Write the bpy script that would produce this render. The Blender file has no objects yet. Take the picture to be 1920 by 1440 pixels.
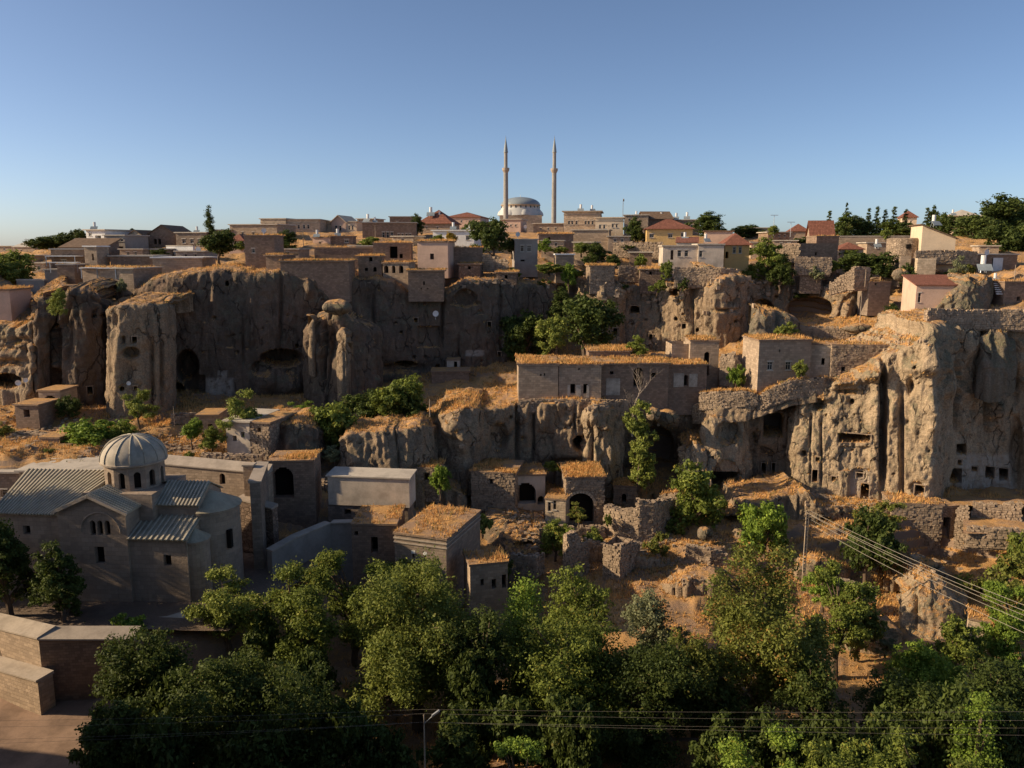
import bpy, math, random
import numpy as np
from math import radians, sin, cos, tan, pi, sqrt, atan
random.seed(7)
rng = np.random.default_rng(7)
scene = bpy.context.scene
COL = scene.collection
# ------------------------------------------------------------------ camera, light, exposure
F = 1500.0                      # focal length in photograph pixels (1920 wide)
PT = radians(9.65)              # camera looks this far down
CP, SP = cos(PT), sin(PT)
cam_data = bpy.data.cameras.new('camera')
cam = bpy.data.objects.new('camera', cam_data)
COL.objects.link(cam)
cam.location = (0, 0, 0)
cam.rotation_euler = (pi / 2 - PT, 0, 0)
cam_data.sensor_width = 36.0
cam_data.lens = 36.0 * F / 1920.0
cam_data.clip_start = 0.5
cam_data.clip_end = 20000
scene.camera = cam

SUN_EL = radians(26.0)
SUN_BEYOND = radians(-3.5)       # the sun stands at the left, this much towards the far side
to_sun = (-cos(SUN_BEYOND) * cos(SUN_EL), sin(SUN_BEYOND) * cos(SUN_EL), sin(SUN_EL))
world = bpy.data.worlds.new('World')
scene.world = world
world.use_nodes = True
wn = world.node_tree
wn.nodes.clear()
sky = wn.nodes.new('ShaderNodeTexSky')
sky.sky_type = 'NISHITA'
sky.sun_disc = False
sky.sun_elevation = SUN_EL
sky.sun_rotation = math.atan2(to_sun[0], to_sun[1])
sky.altitude = 1300
sky.air_density = 0.68
sky.dust_density = 2.7
sky.ozone_density = 1.7
bg = wn.nodes.new('ShaderNodeBackground')
bg.inputs['Strength'].default_value = 0.106
wo = wn.nodes.new('ShaderNodeOutputWorld')
wn.links.new(sky.outputs[0], bg.inputs[0])
wn.links.new(bg.outputs[0], wo.inputs[0])
sun_data = bpy.data.lights.new('sun', 'SUN')
sun_data.energy = 5.0
sun_data.angle = radians(0.6)
sun_data.color = (1.0, 0.79, 0.52)
sun = bpy.data.objects.new('sun', sun_data)
COL.objects.link(sun)
from mathutils import Vector
sun.rotation_euler = Vector(to_sun).to_track_quat('Z', 'Y').to_euler()
sun.location = (-100, 20, 80)
scene.view_settings.view_transform = 'Standard'
scene.view_settings.look = 'None'
scene.view_settings.exposure = 0.42
scene.view_settings.gamma = 1.0
scene.view_settings.use_curve_mapping = False
scene.cycles.max_bounces = 5
scene.cycles.diffuse_bounces = 3
scene.cycles.transmission_bounces = 3
scene.cycles.transparent_max_bounces = 4
scene.cycles.use_denoising = True

# ------------------------------------------------------------------ where things stand
def P(u, v, y):
    a = (u - 960.0) / F; b = (720.0 - v) / F
    s = y / (CP + b * SP)
    return np.array([a * s, y, s * (-SP + b * CP)])
def ray(u, v):
    return P(u, v, 1.0)
def proj(p):
    d = p[..., 1] * CP - p[..., 2] * SP
    return 960 + F * p[..., 0] / d, 720 - F * (p[..., 1] * SP + p[..., 2] * CP) / d
def mpp(u, v, y):               # metres that one photograph pixel covers there
    p = P(u, v, y)
    return (p[1] * CP - p[2] * SP) / F

# ------------------------------------------------------------------ noise
def _hash(ix, iy, iz, seed):
    h = (ix.astype(np.int64) * 73856093) ^ (iy.astype(np.int64) * 19349663) ^ (iz.astype(np.int64) * 83492791) ^ (seed * 2654435761)
    h = (h ^ (h >> 13)) * 1274126177
    h = h ^ (h >> 16)
    return (h & 0xFFFFFF).astype(np.float64) / float(0xFFFFFF) * 2 - 1
def vnoise(x, y, z, seed=0):
    x, y, z = np.broadcast_arrays(x, y, z)
    fx, fy, fz = np.floor(x), np.floor(y), np.floor(z)
    tx, ty, tz = x - fx, y - fy, z - fz
    tx = tx * tx * (3 - 2 * tx); ty = ty * ty * (3 - 2 * ty); tz = tz * tz * (3 - 2 * tz)
    ix, iy, iz = fx.astype(np.int64), fy.astype(np.int64), fz.astype(np.int64)
    r = 0
    for dx in (0, 1):
        wx = tx if dx else 1 - tx
        for dy in (0, 1):
            wy = ty if dy else 1 - ty
            for dz in (0, 1):
                wz = tz if dz else 1 - tz
                r = r + wx * wy * wz * _hash(ix + dx, iy + dy, iz + dz, seed)
    return r
def fbm(x, y, z, octaves=3, seed=0, gain=0.5):
    a = 1.0; s = 0; n = 0
    for o in range(octaves):
        s = s + a * vnoise(x, y, z, seed + o * 17); n += a
        x, y, z = x * 2.03 + 11.3, y * 2.03 + 5.7, z * 2.03 + 3.1
        a *= gain
    return s / n

# ------------------------------------------------------------------ materials
def new_mat(name):
    m = bpy.data.materials.new(name); m.use_nodes = True
    nt = m.node_tree; nt.nodes.clear()
    out = nt.nodes.new('ShaderNodeOutputMaterial')
    b = nt.nodes.new('ShaderNodeBsdfPrincipled')
    nt.links.new(b.outputs[0], out.inputs[0])
    b.inputs['Roughness'].default_value = 0.9
    if 'Specular IOR Level' in b.inputs: b.inputs['Specular IOR Level'].default_value = 0.2
    return m, nt, b
class NT:
    def __init__(s, nt): s.nt = nt
    def n(s, t, **kw):
        o = s.nt.nodes.new('ShaderNode' + t)
        for k, v in kw.items(): setattr(o, k, v)
        return o
    def l(s, a, b): s.nt.links.new(a, b)
    def coord(s, scale=(1, 1, 1), kind='Object'):
        c = s.n('TexCoord'); m = s.n('Mapping'); m.inputs['Scale'].default_value = scale
        s.l(c.outputs[kind], m.inputs[0]); return m.outputs[0]
    def noise(s, vec, scale, detail=4, rough=0.55, dist=0.0):
        o = s.n('TexNoise'); o.inputs['Scale'].default_value = scale; o.inputs['Detail'].default_value = detail
        o.inputs['Roughness'].default_value = rough; o.inputs['Distortion'].default_value = dist
        s.l(vec, o.inputs['Vector']); return o.outputs['Fac']
    def ramp(s, fac, lo, hi, a=0.0, b=1.0):
        o = s.n('MapRange'); o.interpolation_type = 'SMOOTHSTEP'
        o.inputs[1].default_value = lo; o.inputs[2].default_value = hi; o.inputs[3].default_value = a; o.inputs[4].default_value = b
        s.l(fac, o.inputs[0]); return o.outputs[0]
    def mix(s, fac, a, b, mode='MIX'):
        o = s.n('Mix'); o.data_type = 'RGBA'; o.blend_type = mode
        for idx, val in ((0, fac), (6, a), (7, b)):
            if isinstance(val, (int, float)): o.inputs[idx].default_value = val
            elif isinstance(val, tuple): o.inputs[idx].default_value = (*val, 1)
            else: s.l(val, o.inputs[idx])
        return o.outputs[2]
    def math(s, op, a, b=0.0):
        o = s.n('Math'); o.operation = op
        for i, val in enumerate((a, b)):
            if isinstance(val, (int, float)): o.inputs[i].default_value = val
            else: s.l(val, o.inputs[i])
        return o.outputs[0]
    def bump(s, h, bsdf, strength=0.5, dist=0.1):
        o = s.n('Bump'); o.inputs['Strength'].default_value = strength; o.inputs['Distance'].default_value = dist
        s.l(h, o.inputs['Height']); s.l(o.outputs[0], bsdf.inputs['Normal'])
    def up(s):
        g = s.n('NewGeometry'); x = s.n('SeparateXYZ'); s.l(g.outputs['True Normal'], x.inputs[0]); return x.outputs[2]
    def attr(s, name):
        a = s.n('Attribute'); a.attribute_name = name; return a.outputs['Fac']

GRASS_A, GRASS_B, DIRT = (0.56, 0.315, 0.12), (0.40, 0.225, 0.10), (0.37, 0.235, 0.145)
def rock_mat(name, c1, c2, c3, lichen=0.5, streak=0.55):
    m, nt, b = new_mat(name); t = NT(nt)
    co = t.coord(); big = t.noise(co, 0.12, 4, 0.6)
    col = t.mix(t.ramp(big, 0.38, 0.62), c1, c2)
    mid = t.noise(t.coord((1, 1, 0.55)), 0.55, 5, 0.65)
    col = t.mix(t.ramp(mid, 0.42, 0.68), col, c3)
    st = t.noise(t.coord((1.0, 1.0, 0.07)), 0.9, 4, 0.6, 0.4)
    col = t.mix(t.ramp(st, 0.52, 0.72, 0, streak), col, (0.12, 0.088, 0.066))
    st2 = t.noise(t.coord((1.0, 1.0, 0.09)), 2.3, 3, 0.6)
    col = t.mix(t.ramp(st2, 0.55, 0.75, 0, 0.35), col, (0.52, 0.39, 0.28))
    li = t.math('MULTIPLY', t.ramp(t.noise(co, 0.35, 6, 0.7), 0.46, 0.60), lichen)
    li = t.math('MULTIPLY', li, t.ramp(t.up(), -0.05, 0.45))
    col = t.mix(li, col, (0.20, 0.185, 0.115))
    fine = t.noise(co, 5.0, 6, 0.7)
    col = t.mix(t.ramp(fine, 0.36, 0.66, 0.0, 0.55), col, (0.10, 0.072, 0.05))
    g = t.ramp(t.math('ADD', t.up(), t.math('MULTIPLY', t.math('SUBTRACT', mid, 0.5), 0.6)), 0.70, 0.90)
    gcol = t.mix(t.ramp(t.noise(co, 1.1, 5), 0.4, 0.6), GRASS_A, DIRT)
    col = t.mix(g, col, gcol)
    pl = t.attr('plaster')
    pl = t.math('MULTIPLY', pl, t.ramp(t.noise(co, 1.2, 5, 0.7), 0.30, 0.52))
    col = t.mix(t.math('MULTIPLY', pl, 0.8), col, (0.50, 0.42, 0.34))
    t.l(col, b.inputs['Base Color'])
    vo = t.n('TexVoronoi'); vo.feature = 'DISTANCE_TO_EDGE'; vo.inputs['Scale'].default_value = 0.42
    wv = t.n('VectorMath'); wv.operation = 'ADD'; nz = t.n('TexNoise'); nz.inputs['Scale'].default_value = 0.8; nz.inputs['Detail'].default_value = 5
    t.l(co, nz.inputs['Vector']); t.l(t.coord((1, 1, 0.42)), wv.inputs[0]); t.l(nz.outputs['Color'], wv.inputs[1]); t.l(wv.outputs[0], vo.inputs['Vector'])
    crack = t.ramp(vo.outputs['Distance'], 0.0, 0.035, 1.0, 0.0)
    crack = t.math('MULTIPLY', crack, t.ramp(t.noise(co, 0.3, 3), 0.45, 0.6))
    cm = t.mix(t.math('MULTIPLY', crack, 0.75), col, (0.07, 0.05, 0.036))
    bed = t.noise(t.coord((0.10, 0.10, 1.0)), 1.8, 4, 0.6, 0.3)
    cm = t.mix(t.ramp(bed, 0.56, 0.72, 0, 0.35), cm, tuple(x * 0.55 for x in c2))
    t.l(cm, b.inputs['Base Color'])
    h = t.math('ADD', t.noise(co, 1.6, 8, 0.72), t.math('SUBTRACT', t.math('MULTIPLY', st, 0.6), t.math('MULTIPLY', crack, 0.7)))
    h = t.math('ADD', h, t.math('MULTIPLY', bed, 0.3))
    t.bump(h, b, 1.0, 0.5)
    return m
def ground_mat(name, a, bcol, c, grass=0.6, scale=0.25):
    m, nt, b = new_mat(name); t = NT(nt); co = t.coord()
    col = t.mix(t.ramp(t.noise(co, scale, 6, 0.65), 0.5 - 0.3 * grass + 0.05, 0.62 - 0.1 * grass), bcol, a)
    col = t.mix(t.ramp(t.noise(co, 1.4, 6, 0.7), 0.45, 0.72, 0, 0.7), col, c)
    col = t.mix(t.ramp(t.noise(co, 7.0, 4, 0.7), 0.35, 0.75, 0, 0.4), col, (0.13, 0.09, 0.06))
    steep = t.ramp(t.up(), 0.72, 0.5)
    col = t.mix(steep, col, (0.27, 0.19, 0.135))
    t.l(col, b.inputs['Base Color'])
    t.bump(t.noise(co, 3.0, 8, 0.75), b, 0.8, 0.3)
    return m
def wall_mat(name, c, bw=0.6, bh=0.32, vary=0.62, dark=0.5, rubble=False, stain=0.5):
    m, nt, b = new_mat(name); t = NT(nt)
    uv = t.coord((1, 1, 1), 'UV'); co = t.coord()
    c2 = tuple(x * (1 - vary * 0.6) for x in c); mort = tuple(x * (1 - dark) for x in c)
    if rubble:
        v = t.n('TexVoronoi'); v.feature = 'F1'; v.inputs['Scale'].default_value = 1 / bw
        mp = t.n('Mapping'); mp.inputs['Scale'].default_value = (1, bw / bh, 1); t.l(uv, mp.inputs[0])
        t.l(mp.outputs[0], v.inputs['Vector'])
        e = t.n('TexVoronoi'); e.feature = 'DISTANCE_TO_EDGE'; e.inputs['Scale'].default_value = 1 / bw
        t.l(mp.outputs[0], e.inputs['Vector'])
        sx = t.n('SeparateColor'); t.l(v.outputs['Color'], sx.inputs[0])
        col = t.mix(sx.outputs[0], c2, tuple(min(1, x * 1.12) for x in c))
        jt = t.ramp(e.outputs['Distance'], 0.02, 0.12)
        col = t.mix(jt, mort, col); hgt = jt
    else:
        br = t.n('TexBrick'); br.inputs['Scale'].default_value = 1.0
        br.inputs['Brick Width'].default_value = bw; br.inputs['Row Height'].default_value = bh
        br.inputs['Mortar Size'].default_value = 0.012; br.inputs['Mortar Smooth'].default_value = 0.3
        br.inputs['Color1'].default_value = (*c, 1); br.inputs['Color2'].default_value = (*c2, 1); br.inputs['Mortar'].default_value = (*mort, 1)
        t.l(uv, br.inputs['Vector']); col = br.outputs['Color']; hgt = t.math('SUBTRACT', 1.0, br.outputs['Fac'])
    col = t.mix(t.ramp(t.noise(co, 0.5, 5, 0.65), 0.42, 0.72, 0, stain), col, tuple(x * 0.52 for x in c))
    col = t.mix(t.ramp(t.noise(t.coord((1, 1, 0.15)), 1.6, 4, 0.6), 0.55, 0.78, 0, stain * 0.7), col, tuple(x * 0.4 for x in c))
    col = t.mix(t.ramp(t.noise(co, 6, 5, 0.7), 0.4, 0.75, 0, 0.3), col, tuple(x * 0.6 for x in c))
    t.l(col, b.inputs['Base Color'])
    t.bump(t.math('ADD', hgt, t.noise(co, 4, 6, 0.7)), b, 0.6, 0.08)
    return m
def plain_mat(name, c, vary=0.25, scale=0.8, rough=0.85, bump=0.3, metal=0.0, spec=0.2):
    m, nt, b = new_mat(name); t = NT(nt); co = t.coord()
    col = t.mix(t.ramp(t.noise(co, scale, 6, 0.65), 0.38, 0.7, 0, 1), c, tuple(x * (1 - vary) for x in c))
    col = t.mix(t.ramp(t.noise(co, scale * 9, 4, 0.65), 0.4, 0.75, 0, 0.35), col, tuple(x * 0.6 for x in c))
    t.l(col, b.inputs['Base Color']); b.inputs['Roughness'].default_value = rough
    b.inputs['Metallic'].default_value = metal
    if 'Specular IOR Level' in b.inputs: b.inputs['Specular IOR Level'].default_value = spec
    if bump: t.bump(t.noise(co, scale * 6, 6, 0.7), b, bump, 0.06)
    return m
def tile_mat(name, c):
    m, nt, b = new_mat(name); t = NT(nt)
    uv = t.coord((1, 1, 1), 'UV'); br = t.n('TexBrick')
    br.inputs['Scale'].default_value = 1; br.inputs['Brick Width'].default_value = 0.28; br.inputs['Row Height'].default_value = 0.36
    br.inputs['Color1'].default_value = (*c, 1); br.inputs['Color2'].default_value = (*[x * 0.65 for x in c], 1)
    br.inputs['Mortar'].default_value = (*[x * 0.35 for x in c], 1); br.inputs['Mortar Size'].default_value = 0.03; br.offset = 0
    t.l(uv, br.inputs['Vector'])
    col = t.mix(t.ramp(t.noise(t.coord(), 0.6, 5), 0.4, 0.7, 0, 0.6), br.outputs['Color'], tuple(x * 0.55 for x in c))
    t.l(col, b.inputs['Base Color']); t.bump(t.math('SUBTRACT', 1, br.outputs['Fac']), b, 0.8, 0.08)
    return m
def leaf_mat(name, dark, light, warm, warm_amt=0.0):
    m, nt, b = new_mat(name); t = NT(nt)
    tone = t.attr('tone'); hue = t.attr('hue')
    col = t.mix(tone, dark, light)
    oi = t.n('ObjectInfo')
    col = t.mix(t.ramp(hue, 1.0 - warm_amt - 0.12, 1.0 - warm_amt + 0.05), col, warm)
    col = t.mix(t.math('MULTIPLY', oi.outputs['Random'], 0.3), col, tuple(x * 0.6 for x in dark))
    t.l(col, b.inputs['Base Color']); b.inputs['Roughness'].default_value = 0.65
    tr = t.n('BsdfTranslucent'); t.l(t.mix(0.5, col, light), tr.inputs['Color'])
    ms = t.n('MixShader'); ms.inputs[0].default_value = 0.28
    out = [n for n in nt.nodes if n.type == 'OUTPUT_MATERIAL'][0]
    t.l(b.outputs[0], ms.inputs[1]); t.l(tr.outputs[0], ms.inputs[2]); t.l(ms.outputs[0], out.inputs[0])
    return m
M = {}
M['rock'] = rock_mat('tuff_rock', (0.45, 0.325, 0.21), (0.36, 0.262, 0.17), (0.29, 0.215, 0.145))
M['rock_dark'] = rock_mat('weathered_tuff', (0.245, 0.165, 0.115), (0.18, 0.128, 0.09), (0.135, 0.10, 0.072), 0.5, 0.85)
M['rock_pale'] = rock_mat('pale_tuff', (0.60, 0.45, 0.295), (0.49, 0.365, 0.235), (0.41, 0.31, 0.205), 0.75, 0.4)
M['rock_grey'] = rock_mat('lichen_rock', (0.30, 0.23, 0.165), (0.24, 0.20, 0.14), (0.20, 0.175, 0.125), 1.0, 0.4)
M['rock_frame'] = plain_mat('hewn_tuff_surround', (0.42, 0.315, 0.225), 0.4, 0.8)
M['ground'] = ground_mat('dry_ground', GRASS_A, DIRT, (0.27, 0.19, 0.12))
M['yard'] = ground_mat('bare_earth', (0.22, 0.16, 0.12), (0.17, 0.125, 0.095), (0.13, 0.10, 0.08), 0.3)
M['asphalt'] = plain_mat('road_surface', (0.17, 0.13, 0.11), 0.35, 0.4)
M['stone'] = wall_mat('cut_stone', (0.47, 0.355, 0.255))
M['stone_pale'] = wall_mat('pale_cut_stone', (0.62, 0.485, 0.345))
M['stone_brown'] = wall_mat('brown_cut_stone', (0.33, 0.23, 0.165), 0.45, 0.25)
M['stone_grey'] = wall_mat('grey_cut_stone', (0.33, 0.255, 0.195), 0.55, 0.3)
M['dome_skirt'] = plain_mat('pale_dome_skirt', (0.50, 0.50, 0.48), 0.15, 0.5)
M['minaret'] = wall_mat('minaret_stone', (0.37, 0.35, 0.32), 0.7, 0.4, 0.25, 0.25)
M['church'] = wall_mat('church_stone', (0.40, 0.31, 0.235), 0.7, 0.42, 0.4, 0.35, stain=0.7)
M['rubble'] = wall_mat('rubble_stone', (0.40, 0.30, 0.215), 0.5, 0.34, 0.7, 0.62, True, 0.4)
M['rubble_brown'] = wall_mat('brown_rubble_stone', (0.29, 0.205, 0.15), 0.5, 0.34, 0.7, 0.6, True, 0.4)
M['boulder'] = plain_mat('loose_stone', (0.40, 0.30, 0.21), 0.5, 1.3)
M['plaster'] = plain_mat('white_plaster', (0.58, 0.49, 0.395), 0.35, 0.5)
M['plaster_grey'] = plain_mat('grey_render', (0.33, 0.29, 0.255), 0.3, 0.35)
M['cream'] = plain_mat('cream_render', (0.68, 0.53, 0.37), 0.15, 0.5)
M['yellow'] = plain_mat('yellow_render', (0.70, 0.47, 0.20), 0.15, 0.5)
M['pink'] = plain_mat('pink_render', (0.60, 0.42, 0.32), 0.2, 0.5)
M['whitewash'] = plain_mat('dirty_whitewash', (0.50, 0.43, 0.35), 0.5, 1.0)
M['white'] = plain_mat('white_paint', (0.74, 0.73, 0.71), 0.2, 0.7)
M['concrete'] = plain_mat('pale_concrete', (0.50, 0.44, 0.365), 0.3, 0.5)
M['cap'] = plain_mat('wall_cap_stone', (0.42, 0.35, 0.28), 0.3, 0.6)
M['tile'] = tile_mat('red_roof_tile', (0.33, 0.135, 0.09))
M['lead'] = plain_mat('weathered_roof_metal', (0.37, 0.325, 0.23), 0.4, 0.5, 0.75, 0.2, 0.0, 0.4)
M['lead_dome'] = plain_mat('grey_dome_lead', (0.42, 0.365, 0.29), 0.35, 0.6, 0.75, 0.2, 0.0, 0.35)
M['lead_rib'] = plain_mat('pale_roof_rib', (0.47, 0.42, 0.33), 0.3, 0.7)
M['blue_lead'] = plain_mat('blue_grey_lead', (0.25, 0.285, 0.305), 0.2, 0.3, 0.45)
M['unlit_room'] = plain_mat('unlit_interior_dark', (0.020, 0.016, 0.013), 0.3, 0.8, 1.0)  # near-black colour paints the darkness of unlit rooms behind the openings
M['glass'] = plain_mat('window_glass', (0.025, 0.028, 0.03), 0.1, 0.5, 0.12, 0, 0.0, 0.5)
M['frame'] = plain_mat('window_frame_paint', (0.55, 0.50, 0.43), 0.2, 0.9)
M['wood'] = plain_mat('weathered_wood', (0.19, 0.125, 0.08), 0.4, 1.5)
M['wood_dark'] = plain_mat('dark_wood_door', (0.055, 0.035, 0.025), 0.4, 1.5)
M['pole'] = plain_mat('pole_timber', (0.42, 0.33, 0.24), 0.35, 1.2)
M['metal'] = plain_mat('galvanised_metal', (0.55, 0.56, 0.57), 0.2, 0.7, 0.4, 0.1, 0.6)
M['wire'] = plain_mat('aluminium_wire', (0.30, 0.26, 0.21), 0.1, 1.0, 0.6, 0, 0.0, 0.3)
M['bark'] = plain_mat('bark', (0.14, 0.10, 0.07), 0.45, 2.0)
M['bark_pale'] = plain_mat('dead_pale_wood', (0.40, 0.32, 0.25), 0.35, 2.0)
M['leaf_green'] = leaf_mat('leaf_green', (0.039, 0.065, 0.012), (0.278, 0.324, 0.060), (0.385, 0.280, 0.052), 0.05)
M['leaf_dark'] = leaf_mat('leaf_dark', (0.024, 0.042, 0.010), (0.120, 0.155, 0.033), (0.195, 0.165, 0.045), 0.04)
M['leaf_fresh'] = leaf_mat('leaf_fresh', (0.048, 0.098, 0.013), (0.306, 0.411, 0.060), (0.438, 0.350, 0.052), 0.05)
M['leaf_rust'] = leaf_mat('leaf_rust', (0.050, 0.068, 0.014), (0.270, 0.290, 0.060), (0.36, 0.20, 0.055), 0.17)
M['leaf_olive'] = leaf_mat('leaf_olive', (0.070, 0.100, 0.020), (0.330, 0.365, 0.075), (0.385, 0.333, 0.105), 0.08)
M['leaf_silver'] = leaf_mat('leaf_silver', (0.138, 0.156, 0.078), (0.292, 0.300, 0.156), (0.275, 0.250, 0.125), 0.05)
M['leaf_yellow'] = leaf_mat('leaf_yellow', (0.165, 0.130, 0.016), (0.477, 0.325, 0.044), (0.500, 0.312, 0.037), 0.3)
M['leaf_scrub'] = leaf_mat('leaf_scrub', (0.07, 0.07, 0.03), (0.21, 0.20, 0.09), (0.25, 0.17, 0.08), 0.3)
def straw_mat():
    m, nt, b = new_mat('dry_straw'); t = NT(nt)
    col = t.mix(t.attr('tone'), (0.44, 0.25, 0.095), (0.80, 0.47, 0.175))
    col = t.mix(t.ramp(t.attr('hue'), 0.80, 0.95), col, (0.17, 0.16, 0.055))
    t.l(col, b.inputs['Base Color'])
    tr = t.n('BsdfTranslucent'); t.l(col, tr.inputs['Color']); ms = t.n('MixShader'); ms.inputs[0].default_value = 0.25
    out = [n for n in nt.nodes if n.type == 'OUTPUT_MATERIAL'][0]
    t.l(b.outputs[0], ms.inputs[1]); t.l(tr.outputs[0], ms.inputs[2]); t.l(ms.outputs[0], out.inputs[0])
    return m
M['straw'] = straw_mat()

# ------------------------------------------------------------------ mesh and object helpers
def np_mesh(name, verts, faces, mats, midx=None, uv=None, smooth=False, attrs=None):
    verts = np.asarray(verts, dtype=np.float32); me = bpy.data.meshes.new(name)
    if isinstance(faces, np.ndarray):
        nf, k = faces.shape
        me.vertices.add(len(verts)); me.vertices.foreach_set('co', verts.ravel())
        me.loops.add(nf * k); me.loops.foreach_set('vertex_index', faces.ravel().astype(np.int32))
        me.polygons.add(nf)
        me.polygons.foreach_set('loop_start', np.arange(0, nf * k, k, dtype=np.int32))
        me.polygons.foreach_set('loop_total', np.full(nf, k, dtype=np.int32))
        me.update(calc_edges=True)
    else:
        me.from_pydata([tuple(map(float, v)) for v in verts], [], faces)
    for m in mats: me.materials.append(m)
    if midx is not None: me.polygons.foreach_set('material_index', np.asarray(midx, dtype=np.int32))
    if smooth: me.polygons.foreach_set('use_smooth', np.ones(len(me.polygons), dtype=bool))
    if uv is not None:
        l = me.uv_layers.new(name='UVMap'); l.data.foreach_set('uv', np.asarray(uv, dtype=np.float32).ravel())
    for k, a in (attrs or {}).items():
        at = me.attributes.new(k, 'FLOAT', 'POINT'); at.data.foreach_set('value', np.asarray(a, dtype=np.float32))
    me.update()
    return me
def link(name, me, parent=None, loc=None, rz=0.0, kind=None, label=None):
    o = bpy.data.objects.new(name, me); COL.objects.link(o)
    if parent is not None: o.parent = parent
    if loc is not None: o.location = tuple(map(float, loc))
    o.rotation_euler = (0, 0, rz)
    if kind: o['kind'] = kind
    if label: o['label'] = label
    return o
def tag(o, label, cat, group=None):
    o['label'] = label; o['category'] = cat
    if group: o['group'] = group
    return o
def thing(name, label, cat, loc=(0, 0, 0), rz=0.0, group=None):
    return tag(link(name, None, None, loc, rz), label, cat, group)

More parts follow.
